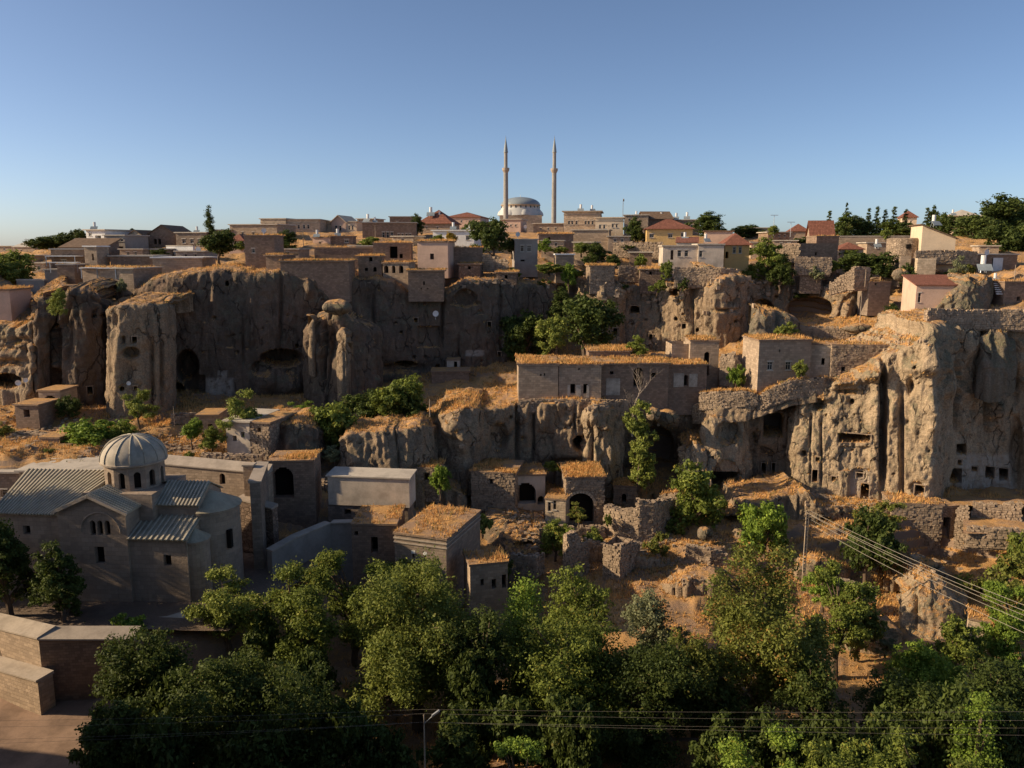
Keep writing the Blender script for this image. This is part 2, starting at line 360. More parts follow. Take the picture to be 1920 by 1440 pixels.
class MB:
    def __init__(s): s.v = []; s.f = []; s.m = []; s.uv = []
    def poly(s, pts, m=0, uvs=None):
        i = len(s.v); s.v += [tuple(p) for p in pts]; s.f.append(tuple(range(i, i + len(pts)))); s.m.append(m)
        if uvs is None:
            p = np.array(pts, dtype=float); n = np.cross(p[1] - p[0], p[2] - p[0])
            a = int(np.argmax(np.abs(n)))
            if a == 2: uvs = [(q[0], q[1]) for q in p]
            elif a == 1: uvs = [(q[0], q[2]) for q in p]
            else: uvs = [(q[1], q[2]) for q in p]
        s.uv += list(uvs)
    def box(s, x0, y0, z0, x1, y1, z1, m=0):
        c = [(x0, y0, z0), (x1, y0, z0), (x1, y1, z0), (x0, y1, z0), (x0, y0, z1), (x1, y0, z1), (x1, y1, z1), (x0, y1, z1)]
        for f in ((0, 1, 5, 4), (1, 2, 6, 5), (2, 3, 7, 6), (3, 0, 4, 7), (4, 5, 6, 7), (3, 2, 1, 0)): s.poly([c[i] for i in f], m)
    def hexa(s, c, m=0):
        for f in ((0, 1, 5, 4), (1, 2, 6, 5), (2, 3, 7, 6), (3, 0, 4, 7), (4, 5, 6, 7), (3, 2, 1, 0)): s.poly([c[i] for i in f], m)
    def bar(s, a, b, w, h, m=0, up=(0, 0, 1)):
        a = np.array(a, float); b = np.array(b, float); d = b - a; L = np.linalg.norm(d); d /= L
        r = np.cross(d, up); r /= max(1e-6, np.linalg.norm(r)); t = np.cross(r, d)
        c = [a - r * w / 2 - t * h / 2, a + r * w / 2 - t * h / 2, b + r * w / 2 - t * h / 2, b - r * w / 2 - t * h / 2]
        c += [q + t * h for q in c]; s.hexa(c, m)
    def tube(s, pts, rad, n=6, m=0, caps=True):
        pts = [np.array(p, float) for p in pts]
        if not hasattr(rad, '__len__'): rad = [rad] * len(pts)
        rings = []
        for i, p in enumerate(pts):
            d = pts[min(i + 1, len(pts) - 1)] - pts[max(i - 1, 0)]; d /= max(1e-9, np.linalg.norm(d))
            a = np.cross(d, (0, 0, 1)) if abs(d[2]) < 0.9 else np.cross(d, (0, 1, 0)); a /= np.linalg.norm(a); b = np.cross(d, a)
            k = len(s.v); s.v += [tuple(p + rad[i] * (cos(2 * pi * j / n) * a + sin(2 * pi * j / n) * b)) for j in range(n)]; rings.append(k)
        for i in range(len(rings) - 1):
            for j in range(n):
                f = (rings[i] + j, rings[i] + (j + 1) % n, rings[i + 1] + (j + 1) % n, rings[i + 1] + j)
                s.f.append(f); s.m.append(m); s.uv += [(s.v[q][0], s.v[q][2]) for q in f]
        if caps:
            for k in (rings[0], rings[-1]):
                f = tuple(range(k, k + n)); s.f.append(f); s.m.append(m); s.uv += [(s.v[q][0], s.v[q][1]) for q in f]
    def lathe(s, prof, cx, cy, n=16, m=0, a0=0.0, a1=2 * pi):
        full = abs(a1 - a0 - 2 * pi) < 1e-6; cnt = n if full else n + 1
        rings = []
        for r, z in prof:
            k = len(s.v); s.v += [(cx + r * cos(a0 + (a1 - a0) * j / n), cy + r * sin(a0 + (a1 - a0) * j / n), z) for j in range(cnt)]; rings.append(k)
        for i in range(len(rings) - 1):
            r = max(prof[i][0], prof[i + 1][0])
            for j in range(n):
                j2 = (j + 1) % cnt if full else j + 1
                f = (rings[i] + j, rings[i] + j2, rings[i + 1] + j2, rings[i + 1] + j); s.f.append(f); s.m.append(m)
                s0, s1 = r * (a1 - a0) * j / n, r * (a1 - a0) * (j + 1) / n
                s.uv += [(s0, prof[i][1]), (s1, prof[i][1]), (s1, prof[i + 1][1]), (s0, prof[i + 1][1])]
    def wall(s, o, d, W, H, holes=(), inward=(0, 1, 0), rec=0.3, m=0, mh=None, back=None):
        """a wall face from o along d, W wide and H high, with real recessed openings"""
        o = np.array(o, float); d = np.array(d, float); q = np.array(inward, float); zz = np.array((0, 0, 1.0))
        R = []
        for h in holes:
            s0, z0, s1, z1 = max(h[0], 0.02), max(h[1], 0.0), min(h[2], W - 0.02), min(h[3], H - 0.02)
            if s1 <= s0 or z1 <= z0: continue
            if len(h) > 4 and h[4]:
                r = (s1 - s0) / 2; zc = max(z0, z1 - r); R.append((s0, z0, s1, zc)); c = (s0 + s1) / 2; K = 6; rh = z1 - zc
                for k in range(K):
                    w = r * sqrt(max(0, 1 - ((k + 0.5) / K) ** 2)); R.append((c - w, zc + rh * k / K, c + w, zc + rh * (k + 1) / K))
            else: R.append((s0, z0, s1, z1))
        xs = sorted(set([0, W] + [round(r[i], 4) for r in R for i in (0, 2)])); zs = sorted(set([0, H] + [round(r[i], 4) for r in R for i in (1, 3)]))
        nx, nz = len(xs) - 1, len(zs) - 1
        ins = [[any(r[0] - 1e-3 <= (xs[i] + xs[i + 1]) / 2 <= r[2] + 1e-3 and r[1] - 1e-3 <= (zs[j] + zs[j + 1]) / 2 <= r[3] + 1e-3 for r in R) for j in range(nz)] for i in range(nx)]
        mh = m if mh is None else mh
        bk = mh if back is None else back
        pt = lambda a, b, k=0: o + d * a + zz * b + q * (rec if k else 0)
        for i in range(nx):
            j = 0
            while j < nz:
                k = j
                while k < nz and ins[i][k] == ins[i][j]: k += 1
                a, b, z0, z1 = xs[i], xs[i + 1], zs[j], zs[k - 1 + 1]
                uv = [(a, z0), (b, z0), (b, z1), (a, z1)]
                if ins[i][j]: s.poly([pt(a, z0, 1), pt(b, z0, 1), pt(b, z1, 1), pt(a, z1, 1)], bk, uv)
                else: s.poly([pt(a, z0), pt(b, z0), pt(b, z1), pt(a, z1)], m, uv)
                j = k
        for i in range(nx):
            for j in range(nz):
                if not ins[i][j]: continue
                a, b, z0, z1 = xs[i], xs[i + 1], zs[j], zs[j + 1]
                if i == 0 or not ins[i - 1][j]: s.poly([pt(a, z0), pt(a, z0, 1), pt(a, z1, 1), pt(a, z1)], mh)
                if i == nx - 1 or not ins[i + 1][j]: s.poly([pt(b, z0), pt(b, z0, 1), pt(b, z1, 1), pt(b, z1)], mh)
                if j == 0 or not ins[i][j - 1]: s.poly([pt(a, z0), pt(b, z0), pt(b, z0, 1), pt(a, z0, 1)], mh)
                if j == nz - 1 or not ins[i][j + 1]: s.poly([pt(a, z1), pt(b, z1), pt(b, z1, 1), pt(a, z1, 1)], mh)
    def mesh(s, name, mats, smooth=False):
        return np_mesh(name, np.array(s.v), s.f, mats, s.m, s.uv, smooth)
    def build(s, name, mats, parent=None, smooth=False, **kw):
        if not isinstance(mats, (list, tuple)): mats = [mats]
        return link(name, s.mesh(name, mats, smooth), parent, **kw)
# ------------------------------------------------------------------ the land
GRASSY = []                     # (centres, normals, areas, density) of surfaces where dry grass grows
def note_grass(verts, faces, density, zmin=0.72):
    v = verts; a, b, c, d = (v[faces[:, i]] for i in range(4))
    n = np.cross(c - a, d - b); ar = np.linalg.norm(n, axis=1) / 2; n /= np.maximum(np.linalg.norm(n, axis=1), 1e-9)[:, None]
    n[n[:, 2] < 0] *= -1
    ce = (a + b + c + d) / 4; uu, vv = proj(ce)
    k = (n[:, 2] > zmin) & (uu > -60) & (uu < 1980) & (ce[:, 1] < 190) & (ce[:, 1] > 40)
    GRASSY.append((ce[k], n[k], ar[k], (b - a)[k], (d - a)[k], density))
def grid_faces(nr, nc):
    i = np.arange(nr - 1)[:, None] * nc + np.arange(nc - 1)[None, :]
    return np.stack([i, i + 1, i + nc + 1, i + nc], -1).reshape(-1, 4)
TC = [
 (-900, [(58, -31), (63, -31), (67, -26), (90, -20), (92, -18), (112, -16), (120, -14), (126, -6), (160, -3), (190, -1), (260, -9)]),
 (-120, [(60, -37.8), (63, -37.6), (65, -32.8), (89, -32.6), (91, -25), (112, -22.5), (119, -21.5), (126, -9), (158, -5), (190, -3), (260, -12)]),
 (60, [(60, -37.8), (63, -37.5), (64.5, -32.7), (89, -32.6), (91, -25), (114, -22.3), (126, -21.6), (131, -8.0), (160, -3.5), (195, -0.5), (260, -8)]),
 (240, [(60, -37.9), (63, -37.6), (65, -32.7), (89, -32.6), (91, -25.2), (114, -22.9), (130, -21.8), (134, -5.2), (163, -1.6), (198, 2.2), (270, -4)]),
 (400, [(60, -39), (63, -38.5), (66, -34), (88, -33), (91, -26), (116, -23), (133, -21.8), (137, -5), (165, -1.2), (200, 3.2), (280, -4)]),
 (560, [(62, -41), (68, -39), (73, -34.6), (84, -34.4), (92, -29), (112, -24), (137, -21.6), (141, -4.6), (168, -0.6), (205, 4.0), (290, -3)]),
 (720, [(62, -41), (70, -40.5), (76, -38), (84, -36), (94, -32), (106, -26), (141, -20.5), (145, -5.5), (170, -0.4), (210, 4.4), (300, 0)]),
 (860, [(62, -41), (72, -40.5), (82, -39.2), (90, -37.2), (103.5, -33.8), (110, -24.0), (144, -18.5), (149, -6), (172, -0.8), (215, 4.3), (320, 3)]),
 (1000, [(62, -41), (76, -39.9), (86, -38.2), (97, -35.7), (112, -31.0), (116, -22), (149, -18), (153, -7), (175, -1.3), (215, 3.8), (330, 5)]),
 (1150, [(62, -41), (78, -38.6), (90, -36.6), (97, -35.6), (120, -32.4), (123, -21.6), (151, -17.2), (156, -7), (176, -2.2), (215, 3.4), (330, 5)]),
 (1300, [(62, -41), (78, -38.2), (91, -36), (98, -34.8), (121.5, -32.6), (124, -20), (150, -16.4), (156, -7), (176, -2.6), (214, 3.0), (330, 3)]),
 (1450, [(64, -41), (80, -39.6), (90, -38.2), (96, -34.8), (118.5, -33.4), (121, -14.5), (154, -13.6), (159, -6.5), (174, -2.5), (212, 2.6), (310, 2)]),
 (1600, [(66, -41), (80, -40), (90, -39), (96, -34.6), (114.5, -33.5), (117, -13.8), (152, -12), (157, -6), (172, -2.0), (208, 2.4), (310, 1)]),
 (1750, [(66, -41), (78, -39.9), (98.2, -39.3), (101.5, -33.2), (119, -33.2), (121.5, -12), (133, -10.8), (153, -5.6), (167, -1.6), (202, 2.6), (310, 2)]),
 (1920, [(66, -41), (76, -38.8), (91, -37.6), (97.5, -34.4), (120, -33.4), (122.5, -9.5), (131, -7.6), (144, -4.2), (166, -0.8), (200, 3.4), (310, 4)]),
 (2500, [(66, -41), (80, -40.4), (91, -38.4), (97.5, -34.4), (120, -33), (122.5, -9.5), (131, -7.6), (144, -4.2), (166, 0), (200, 4), (310, 4)])]
def build_terrain():
    cols = []
    for u, pr in TC:
        pr = ([(-70, 14.0), (6, 8), (28, -3.0), (46, -6)] if u == -900 else [(-70, 4.0), (3, -5.0), (20, -32.0), (40, -41.3)]) + pr + [(700, pr[-1][1] - 22), (2500, -60), (9000, -95)]  # leftmost profile: unseen hill raised so it shades the valley bottom
        k = (u - 960) / F
        cols.append([(k * (y * CP - z * SP) if y > 0 else k * 8 + k * abs(y), y, z) for y, z in pr])
    C = np.array(cols); nc, nr = C.shape[:2]
    cu = np.array([c[0] for c in TC], float)
    us = np.concatenate([np.linspace(-900, -130, 60, endpoint=False), np.linspace(-130, 2060, 520), np.linspace(2070, 2500, 20)])
    D = np.empty((len(us), nr, 3))
    for r in range(nr):
        for a in range(3): D[:, r, a] = np.interp(us, cu, C[:, r, a])
    div = [6, 14, 22, 24, 10, 14, 34, 16, 34, 20, 44, 18, 44, 46, 26, 14, 10, 8]
    rows = []
    for r in range(nr - 1):
        for t in np.linspace(0, 1, div[r], endpoint=False):
            rows.append(D[:, r] * (1 - t) + D[:, r + 1] * t)
    rows.append(D[:, -1]); G = np.stack(rows)
    # soften the kinks, then roughen
    for _ in range(2): G[1:-1] = G[1:-1] * 0.5 + (G[:-2] + G[2:]) * 0.25
    x, y, z = G[..., 0], G[..., 1], G[..., 2]
    near = np.clip((400 - y) / 200, 0, 1) * np.clip((y - 20) / 30, 0, 1)
    G[..., 2] = z + near * (0.55 * fbm(x / 6, y / 6, z * 0, 3, 3) + 0.22 * fbm(x / 1.3, y / 1.3, z / 2, 3, 9)) + (y > 1200) * 20 * fbm(x / 1500, y / 1500, 0 * x, 3, 5)
    st_ = np.clip((y - 66) / 20, 0, 1) * np.clip((230 - y) / 40, 0, 1)
    q_ = G[..., 2] / 1.15 + 0.9 * fbm(x / 9, y / 9, 0 * x, 2, 61); fr = q_ - np.floor(q_); G[..., 2] += st_ * 1.15 * .75 * (np.clip((fr - .5) * 3.2 + .5, 0, 1) - fr)
    G[..., 2] += st_ * 0.22 * (0.5 - 2 * np.abs(fbm(x / 2.2, y / 2.2, 0 * x, 3, 63)))
    G[..., 1] = y + near * 0.7 * fbm(x / 4, y / 6, z / 3, 3, 21)
    return G
TG = build_terrain()
tf = grid_faces(*TG.shape[:2]); tv = TG.reshape(-1, 3)
ter = link('hillside_ground', np_mesh('hillside_ground', tv, tf, [M['ground']], smooth=True), kind='structure')
note_grass(tv, tf, 1.0)
# bare ground plates of the lower left
yb = MB()
def _plate(name, mat, pts, n=60, lift=0.12):
    """a lumpy sheet spanned by four world corners"""
    p = np.array(pts, float); s = np.linspace(0, 1, n); A = p[0] * (1 - s)[:, None] + p[1] * s[:, None]; B = p[3] * (1 - s)[:, None] + p[2] * s[:, None]
    G = A[None] * (1 - s)[:, None, None] + B[None] * s[:, None, None]
    G[..., 2] += lift * fbm(G[..., 0] / 2.5, G[..., 1] / 2.5, 0 * G[..., 0], 3, 4)
    f = grid_faces(n, n); return link(name, np_mesh(name, G.reshape(-1, 3), f, [mat], smooth=True), kind='structure')
_plate('churchyard_ground', M['yard'], [(-66, 66.5, -32.3), (-24.5, 64.5, -32.6), (-17, 88, -32.5), (-70, 90, -32.3)], lift=0.1)
_plate('lane_ground', plain_mat('lane_dust', (0.30, 0.20, 0.14), 0.35, 0.6), [(-80, 40, -38.8), (-22, 42, -39.6), (-25, 61.5, -37.4), (-80, 66.5, -37.0)], lift=0.3)

def pits(u0, u1, v0, v1, n, sd):
    r = random.Random(sd); return [('e', r.uniform(u0, u1), r.uniform(v0, v1), r.uniform(3, 8), r.uniform(3, 8), r.uniform(.5, 1.3)) for _ in range(n)]
def cliff(name, ctrl, mat='rock', cell=0.2, A=(0.9, 0.5, 0.28, 0.10), plateau=8, slope=0.02, stamps=(), seed=1, rag=0.5, grass=1.0, rnd=0.09, plaster=(), kind='structure', smooth_w=1.2, back=None, ledge=0.0, foot_drop=3.5):
    ctrl = [tuple(map(float, c)) for c in ctrl]
    B = np.array([P(u, vb, yb) for u, vb, yb, vt, yt in ctrl]); T = np.array([P(u, vt, yt) for u, vb, yb, vt, yt in ctrl])
    Mid = (B + T) / 2; L = np.concatenate([[0], np.cumsum(np.linalg.norm((Mid[1:] - Mid[:-1])[:, :2], axis=1))])
    n = max(8, int(L[-1] / cell)); s = np.linspace(0, L[-1], n)
    Bi = np.stack([np.interp(s, L, B[:, k]) for k in range(3)], 1); Ti = np.stack([np.interp(s, L, T[:, k]) for k in range(3)], 1)
    w = max(1, int(smooth_w / cell / 2)); ker = np.ones(2 * w + 1) / (2 * w + 1)
    def sm(a, n_=1):
        for _ in range(n_):
            q = np.pad(a, ((w, w), (0, 0)), 'edge'); a = np.stack([np.convolve(q[:, k], ker, 'valid') for k in range(a.shape[1])], 1)
        return a
    Bi[:, :2] = sm(Bi[:, :2]); Ti[:, :2] = sm(Ti[:, :2])
    Ti[:, 2] += rag * fbm(s / 2.2, s * 0 + seed, s * 0, 4, seed + 40)
    d = np.gradient((Bi + Ti)[:, :2], axis=0); d = sm(d, 2); d /= np.maximum(np.linalg.norm(d, axis=1), 1e-9)[:, None]
    N = np.stack([d[:, 1], -d[:, 0], 0 * d[:, 0]], 1)
    H = np.max(Ti[:, 2] - Bi[:, 2]); m = max(6, int(H / cell)); t = np.linspace(0, 1, m)
    G = Bi[None] * (1 - t)[:, None, None] + Ti[None] * t[:, None, None]
    x, y, z = G[..., 0], G[..., 1], G[..., 2]; sx = np.broadcast_to(s[None], x.shape)
    o = seed * 13.7
    dis = A[0] * fbm(sx / 7 + o, y * 0, z / 22, 3, seed)
    fl = fbm(sx / 1.9 + o + 0.25 * fbm(sx / 3, z / 4, 0 * z, 2, seed + 3), y * 0, z / 11, 3, seed + 1); dis = dis + A[1] * (1.0 - 2.6 * np.abs(fl)) * 0.6
    tt = t[:, None] * np.ones_like(x)
    dis = dis + A[2] * fbm(x / 1.6, y / 1.6, z / 2.6, 4, seed + 2) * (0.45 + 1.45 * tt) + 1.6 * A[3] * fbm(x / 0.5, y / 0.5, z / 0.8, 3, seed + 5)
    dis = dis + A[2] * 0.55 * (0.5 - 2.2 * np.abs(fbm(x / 0.95 + o, y / 0.95, z / 2.4, 3, seed + 12)))
    cr = np.abs(vnoise(sx / 3.4 + o, z / 16, 0 * z, seed + 7)); dis = dis - A[1] * 0.9 * np.exp(-(cr / 0.045) ** 2)
    fade = np.ones_like(x); pu0, pv0 = proj(G + N[None] * 0.3)
    for st in stamps:
        if st[0] in 'ra' and st[3] < 50: fade = np.minimum(fade, np.clip(np.maximum(np.abs(pu0 - st[1]) / (st[3] / 2 + 4), np.abs(pv0 - st[2]) / (st[4] / 2 + 4)) - .55, .12, 1.0))
    dis = (A[0] * fbm(sx / 7 + o, y * 0, z / 22, 3, seed)) * (1 - fade) + dis * fade
    if ledge: dis = dis + ledge * (np.abs(vnoise(0 * z, z / 1.7 + 0.3 * fbm(sx / 4, z / 2, 0 * z, 2, 5), sx / 30, seed + 8)) - 0.4)
    if rnd > 0:
        hh = np.clip((t - (1 - rnd)) / rnd, 0, 1); dis = dis - (H * rnd * (1 - np.sqrt(np.clip(1 - hh ** 2, 0, 1))))[:, None]
    Gd = G + N[None] * dis[..., None]
    pu, pv = proj(Gd); pl = np.zeros_like(x)
    cut = np.zeros_like(x)
    for st in stamps:
        k, uc, vc, wd, ht, dep = st[:6]
        du, dv = (pu - uc) / (wd / 2), (pv - vc) / (ht / 2)
        if k == 'r': f = np.clip((1.0 - np.maximum(np.abs(du), np.abs(dv))) * min(wd, ht) / 2 / 1.2, 0, 1)
        elif k == 'a':
            dd = np.where(pv < vc - ht / 2 + wd / 2, np.sqrt(du ** 2 + ((pv - (vc - ht / 2 + wd / 2)) / (wd / 2)) ** 2), np.maximum(np.abs(du), dv)); f = np.clip((1 - dd) * wd / 2 / 1.2, 0, 1)
        elif k == 'e':
            f = np.clip((1 - np.sqrt(du ** 2 + dv ** 2)) * min(wd, ht) / 2 / (st[6] if len(st) > 6 else 2.0), 0, 1)
        elif k == 'g': f = np.exp(-(du ** 2 + dv ** 2))
        elif k == 'c': f = np.exp(-(np.abs(du) ** 4)) / (1 + np.exp((np.abs(dv) - 1) * 8))   # upright column or groove
        if k in 'rae': cut = np.maximum(cut, f * dep * (3.0 if k != 'e' and dep > 1.1 and st[3] < 50 else 1.6 if dep > 2.4 else 1.0))
        else: Gd = Gd + N[None] * (f * -dep)[..., None]
    frames = []
    for st in stamps:
        if st[0] in 'ra' and st[5] > 1.1 and st[3] >= 7:
            sel = (np.maximum(np.abs(pu - st[1]) / (st[3] / 2), np.abs(pv - st[2]) / (st[4] / 2)) < 1.35)
            if sel.sum() > 3:
                q = Gd[sel]; nn = np.broadcast_to(N[None], Gd.shape)[sel].mean(0) * .25; vh = -q.mean(0) * (1, 1, 0); nn = nn + .75 * vh / np.linalg.norm(vh); frames.append((q.mean(0), nn / np.linalg.norm(nn), st, np.abs((q - q.mean(0)) @ nn).max()))
    vd = Gd * (1, 1, 0); vd = -vd / np.maximum(np.linalg.norm(vd, axis=-1), 1e-6)[..., None]; CD = .25 * N[None] + .75 * vd; CD /= np.linalg.norm(CD, axis=-1)[..., None]
    Gd = Gd - CD * cut[..., None]
    for uc, vc, wd, ht in plaster: pl = np.maximum(pl, np.clip((1.25 - np.maximum(np.abs(pu - uc) / (wd / 2), np.abs(pv - vc) / (ht / 2))) * 4, 0, 1))
    rows = [Gd]; prow = [pl]
    if plateau:
        ks = np.concatenate([np.arange(0.25, 2, 0.25), np.arange(2, 5, 0.5), np.arange(5, plateau + 1, 1.0)]); ks = ks[ks <= plateau + 0.01]
        lip = Gd[-1]; Q = np.repeat(lip[None], len(ks), 0); Q[..., 1] += ks[:, None]
        bz = slope * ks[:, None] if back is None else (np.array(back)[None] - lip[None, :, 2]) * (ks[:, None] / ks[-1])
        Q[..., 2] += bz + np.minimum(ks, 2)[:, None] / 2 * 0.45 * (fbm(Q[..., 0] / 2.5, Q[..., 1] / 2.5, 0 * Q[..., 0], 3, seed + 9))
        e = Q[-1].copy(); e[:, 2] -= 3; rows += [Q, e[None]]; prow += [np.zeros((len(ks) + 1, n))]
        if grass: note_grass(np.concatenate([lip[None], Q]).reshape(-1, 3), grid_faces(len(ks) + 1, n), grass, 0.6)
    if grass: note_grass(Gd.reshape(-1, 3), grid_faces(*Gd.shape[:2]), grass * 0.6, 0.75)
    foot = Gd[0].copy(); foot[:, 2] -= foot_drop
    V = np.concatenate([foot[None]] + rows); PL = np.concatenate([np.zeros((1, n))] + prow)
    ob = link(name, np_mesh(name, V.reshape(-1, 3), grid_faces(*V.shape[:2]), [M[mat]], smooth=True, attrs={'plaster': PL.ravel()}), kind=kind)
    for c, nn, st, spread in frames:
        if spread > .9: continue
        mp_ = (c[1] * CP - c[2] * SP) / F; w, h = st[3] * mp_ / 2, st[4] * mp_ / 2; dd = np.array((-nn[1], nn[0], 0)); fb = MB(); e = nn * .06
        for s_ in (-1, 1): fb.bar(c + dd * s_ * (w + .03) + e - (0, 0, h), c + dd * s_ * (w + .03) + e + (0, 0, h), .09, .14, up=tuple(nn))
        fb.bar(c - dd * (w + .12) + e + (0, 0, h + .05), c + dd * (w + .12) + e + (0, 0, h + .05), .14, .11)
        fb.build('opening_surround', [M['rock_frame']], ob)
    return ob

# --- far left: low outcrop, columns, tower
cliff('cliff', [(-90, 700, 118, 560, 120), (-30, 720, 116, 600, 118), (20, 735, 113, 612, 115), (62, 745, 112, 600, 115), (74, 745, 118, 560, 124)], 'rock', seed=3, plateau=10, slope=0.35, A=(1.6, 0.9, 0.6, 0.12), ledge=1.2,
      stamps=[('e', 10, 715, 60, 30, 3.0), ('g', 30, 640, 60, 14, 1.5), ('g', 15, 680, 50, 12, 1.2)])
cliff('cliff', [(74, 745, 122, 560, 126), (62, 748, 113.5, 585, 115), (68, 750, 112.5, 560, 114), (88, 752, 113.5, 548, 116), (100, 760, 115.5, 562, 118), (116, 775, 113.5, 556, 116), (128, 782, 113, 540, 115.5), (160, 782, 113.5, 541, 116), (190, 782, 115, 548, 117), (206, 780, 118, 560, 121), (222, 770, 123, 560, 126)],
      'rock_dark', seed=5, plateau=8, slope=0.12, A=(0.9, 0.75, 0.55, 0.12),
      stamps=[('c', 105, 650, 14, 190, 2.2), ('g', 92, 590, 22, 40, -1.2), ('a', 95, 757, 24, 32, 3), ('r', 169, 732, 10, 15, 1.5), ('e', 176, 592, 8, 8, 1), ('e', 193, 592, 8, 7, 1), ('g', 128, 640, 16, 80, 1.3), ('g', 120, 600, 20, 30, -0.9)])
cliff('cliff', [(212, 778, 122, 565, 124), (205, 780, 111.5, 578, 112.5), (209, 782, 109.8, 574, 111), (216, 783, 109.3, 572, 110.5), (245, 782, 109.8, 571, 111), (290, 778, 110.8, 570, 112), (312, 774, 111.5, 568, 113), (322, 766, 114.5, 570, 115.5), (326, 756, 121, 566, 122)],
      'rock', seed=8, plateau=10, slope=0.10, A=(0.5, 0.4, 0.35, 0.10), rnd=0.04, smooth_w=0.8,
      stamps=[('r', 251, 637, 9, 12, 1.6), ('r', 232, 638, 8, 16, 0.8), ('e', 246, 662, 34, 22, 1.8), ('r', 228, 729, 6, 8, 1.4), ('r', 254, 728, 7, 7, 1.4), ('e', 264, 723, 4, 4, 0.8), ('g', 222, 655, 14, 60, -0.5), ('g', 240, 700, 30, 40, 0.8), ('c', 286, 700, 8, 120, 0.9), ('c', 304, 700, 7, 120, 0.8), ('g', 215, 600, 10, 30, 0.7)])
# --- the great left cliff
cliff('cliff', [(205, 748, 128, 556, 130), (225, 748, 124, 545, 127), (262, 748, 122.5, 528, 126), (300, 746, 122, 514, 125), (345, 748, 122, 507, 125), (390, 748, 122.5, 500, 126), (430, 748, 123.5, 506, 127), (480, 750, 124.5, 506, 128), (530, 750, 126, 505, 129.5),
      (580, 745, 127.5, 510, 131), (640, 735, 129.5, 516, 133), (690, 722, 131, 522, 134.5), (740, 708, 132, 524, 135.5), (765, 704, 132.5, 545, 136), (830, 694, 134, 548, 137.5), (880, 690, 135.5, 520, 139), (930, 680, 137.5, 525, 141), (985, 668, 140, 530, 144), (1030, 660, 142.5, 530, 147), (1060, 655, 150, 530, 154)],
      'rock_dark', seed=11, plateau=14, slope=0.03, A=(1.0, 0.2, 0.30, 0.13), rag=0.6,
      stamps=[('e', 528, 672, 84, 36, 3.0, 5.0), ('g', 500, 715, 40, 40, -2.2), ('g', 545, 722, 44, 40, -2.6), ('e', 490, 690, 40, 30, 1.5, 5), ('c', 455, 640, 5, 90, .8), ('c', 640, 560, 6, 60, .8), ('c', 700, 610, 5, 110, .9), ('g', 720, 640, 40, 60, -.9), ('r', 425, 532, 6, 9, 1.2), ('e', 419, 550, 4, 4, 1), ('e', 402, 596, 8, 8, 1), ('r', 431, 641, 15, 22, 0.35), ('a', 602, 742, 9, 20, 2.2), ('a', 664, 733, 9, 15, 2.2),
              ('e', 575, 674, 10, 9, 1.4), ('r', 557, 649, 5, 7, 1.2), ('e', 760, 684, 46, 14, 3.5), ('g', 745, 692, 120, 18, 1.6), ('e', 872, 560, 44, 36, 1.7, 3), ('e', 872, 569, 60, 12, 0.9), ('r', 780, 600, 8, 9, 1.6), ('r', 917, 608, 7, 10, 1.6), ('r', 821, 688, 6, 8, 1.6), ('r', 804, 632, 42, 40, 0.7), ('r', 936, 664, 7, 9, 1.4),
              ('e', 350, 690, 46, 70, 3.5, 6), ('e', 318, 735, 60, 44, 3.0, 6), ('g', 400, 560, 10, 60, -1.2), ('c', 472, 600, 9, 90, -0.9), ('c', 527, 590, 6, 150, 0.9), ('c', 830, 590, 6, 110, 1.0), ('c', 862, 660, 5, 60, 0.8), ('g', 893, 600, 24, 34, -0.7), ('c', 940, 590, 5, 140, 0.7), ('g', 600, 560, 60, 60, -1.2), ('g', 576, 540, 18, 30, -1.6),
              ('g', 690, 560, 30, 70, 1.3), ('g', 620, 505, 90, 26, -1.0), ('a', 900, 585, 14, 10, 0.4), ('g', 990, 620, 40, 90, 1.8), ('r', 365, 722, 40, 36, 1.2)] + pits(340, 980, 540, 680, 34, 3),
      plaster=[(405, 732, 56, 40), (417, 703, 16, 14), (890, 662, 30, 10)])
# --- rock pinnacle standing in front of it
cliff('rock_pinnacle', [(590, 745, 128, 575, 128), (574, 700, 123.5, 600, 124.5), (582, 742, 121.5, 596, 123), (594, 745, 120, 590, 122.5), (610, 750, 119, 582, 122), (632, 752, 118.5, 578, 121.5), (655, 750, 119, 585, 122), (680, 742, 120.5, 592, 124), (700, 735, 123, 605, 126), (712, 725, 128, 600, 129)],
      'rock_dark', seed=14, plateau=5, A=(0.8, 0.8, 0.5, 0.12), rnd=0.2, grass=0.2, kind='structure',
      stamps=[('g', 650, 680, 20, 60, -1.8), ('g', 638, 700, 18, 60, -1.0), ('g', 583, 640, 12, 60, -1.2), ('c', 606, 660, 9, 130, 1.6), ('g', 622, 640, 22, 60, 1.4)])
cliff('rock_spire', [(648, 705, 119, 640, 119.6), (632, 706, 117.6, 640, 119), (640, 712, 116.4, 622, 118.6), (650, 714, 116.4, 617, 118.6), (655, 712, 117.6, 640, 119), (657, 705, 119.5, 645, 119.8)],
      'rock', seed=15, cell=0.15, plateau=1, A=(0.2, 0.25, 0.25, 0.08), rnd=0.25, grass=0, rag=0.2, smooth_w=0.5)
cliff('rock_spire', [(592, 670, 121.5, 600, 121.8), (577, 655, 120.6, 612, 121), (582, 662, 119.6, 596, 120.6), (589, 664, 119.6, 590, 120.5), (591, 660, 121, 592, 121.4)],
      'rock', seed=16, cell=0.15, plateau=1, A=(0.2, 0.25, 0.25, 0.08), rnd=0.2, grass=0, rag=0.2, smooth_w=0.5)
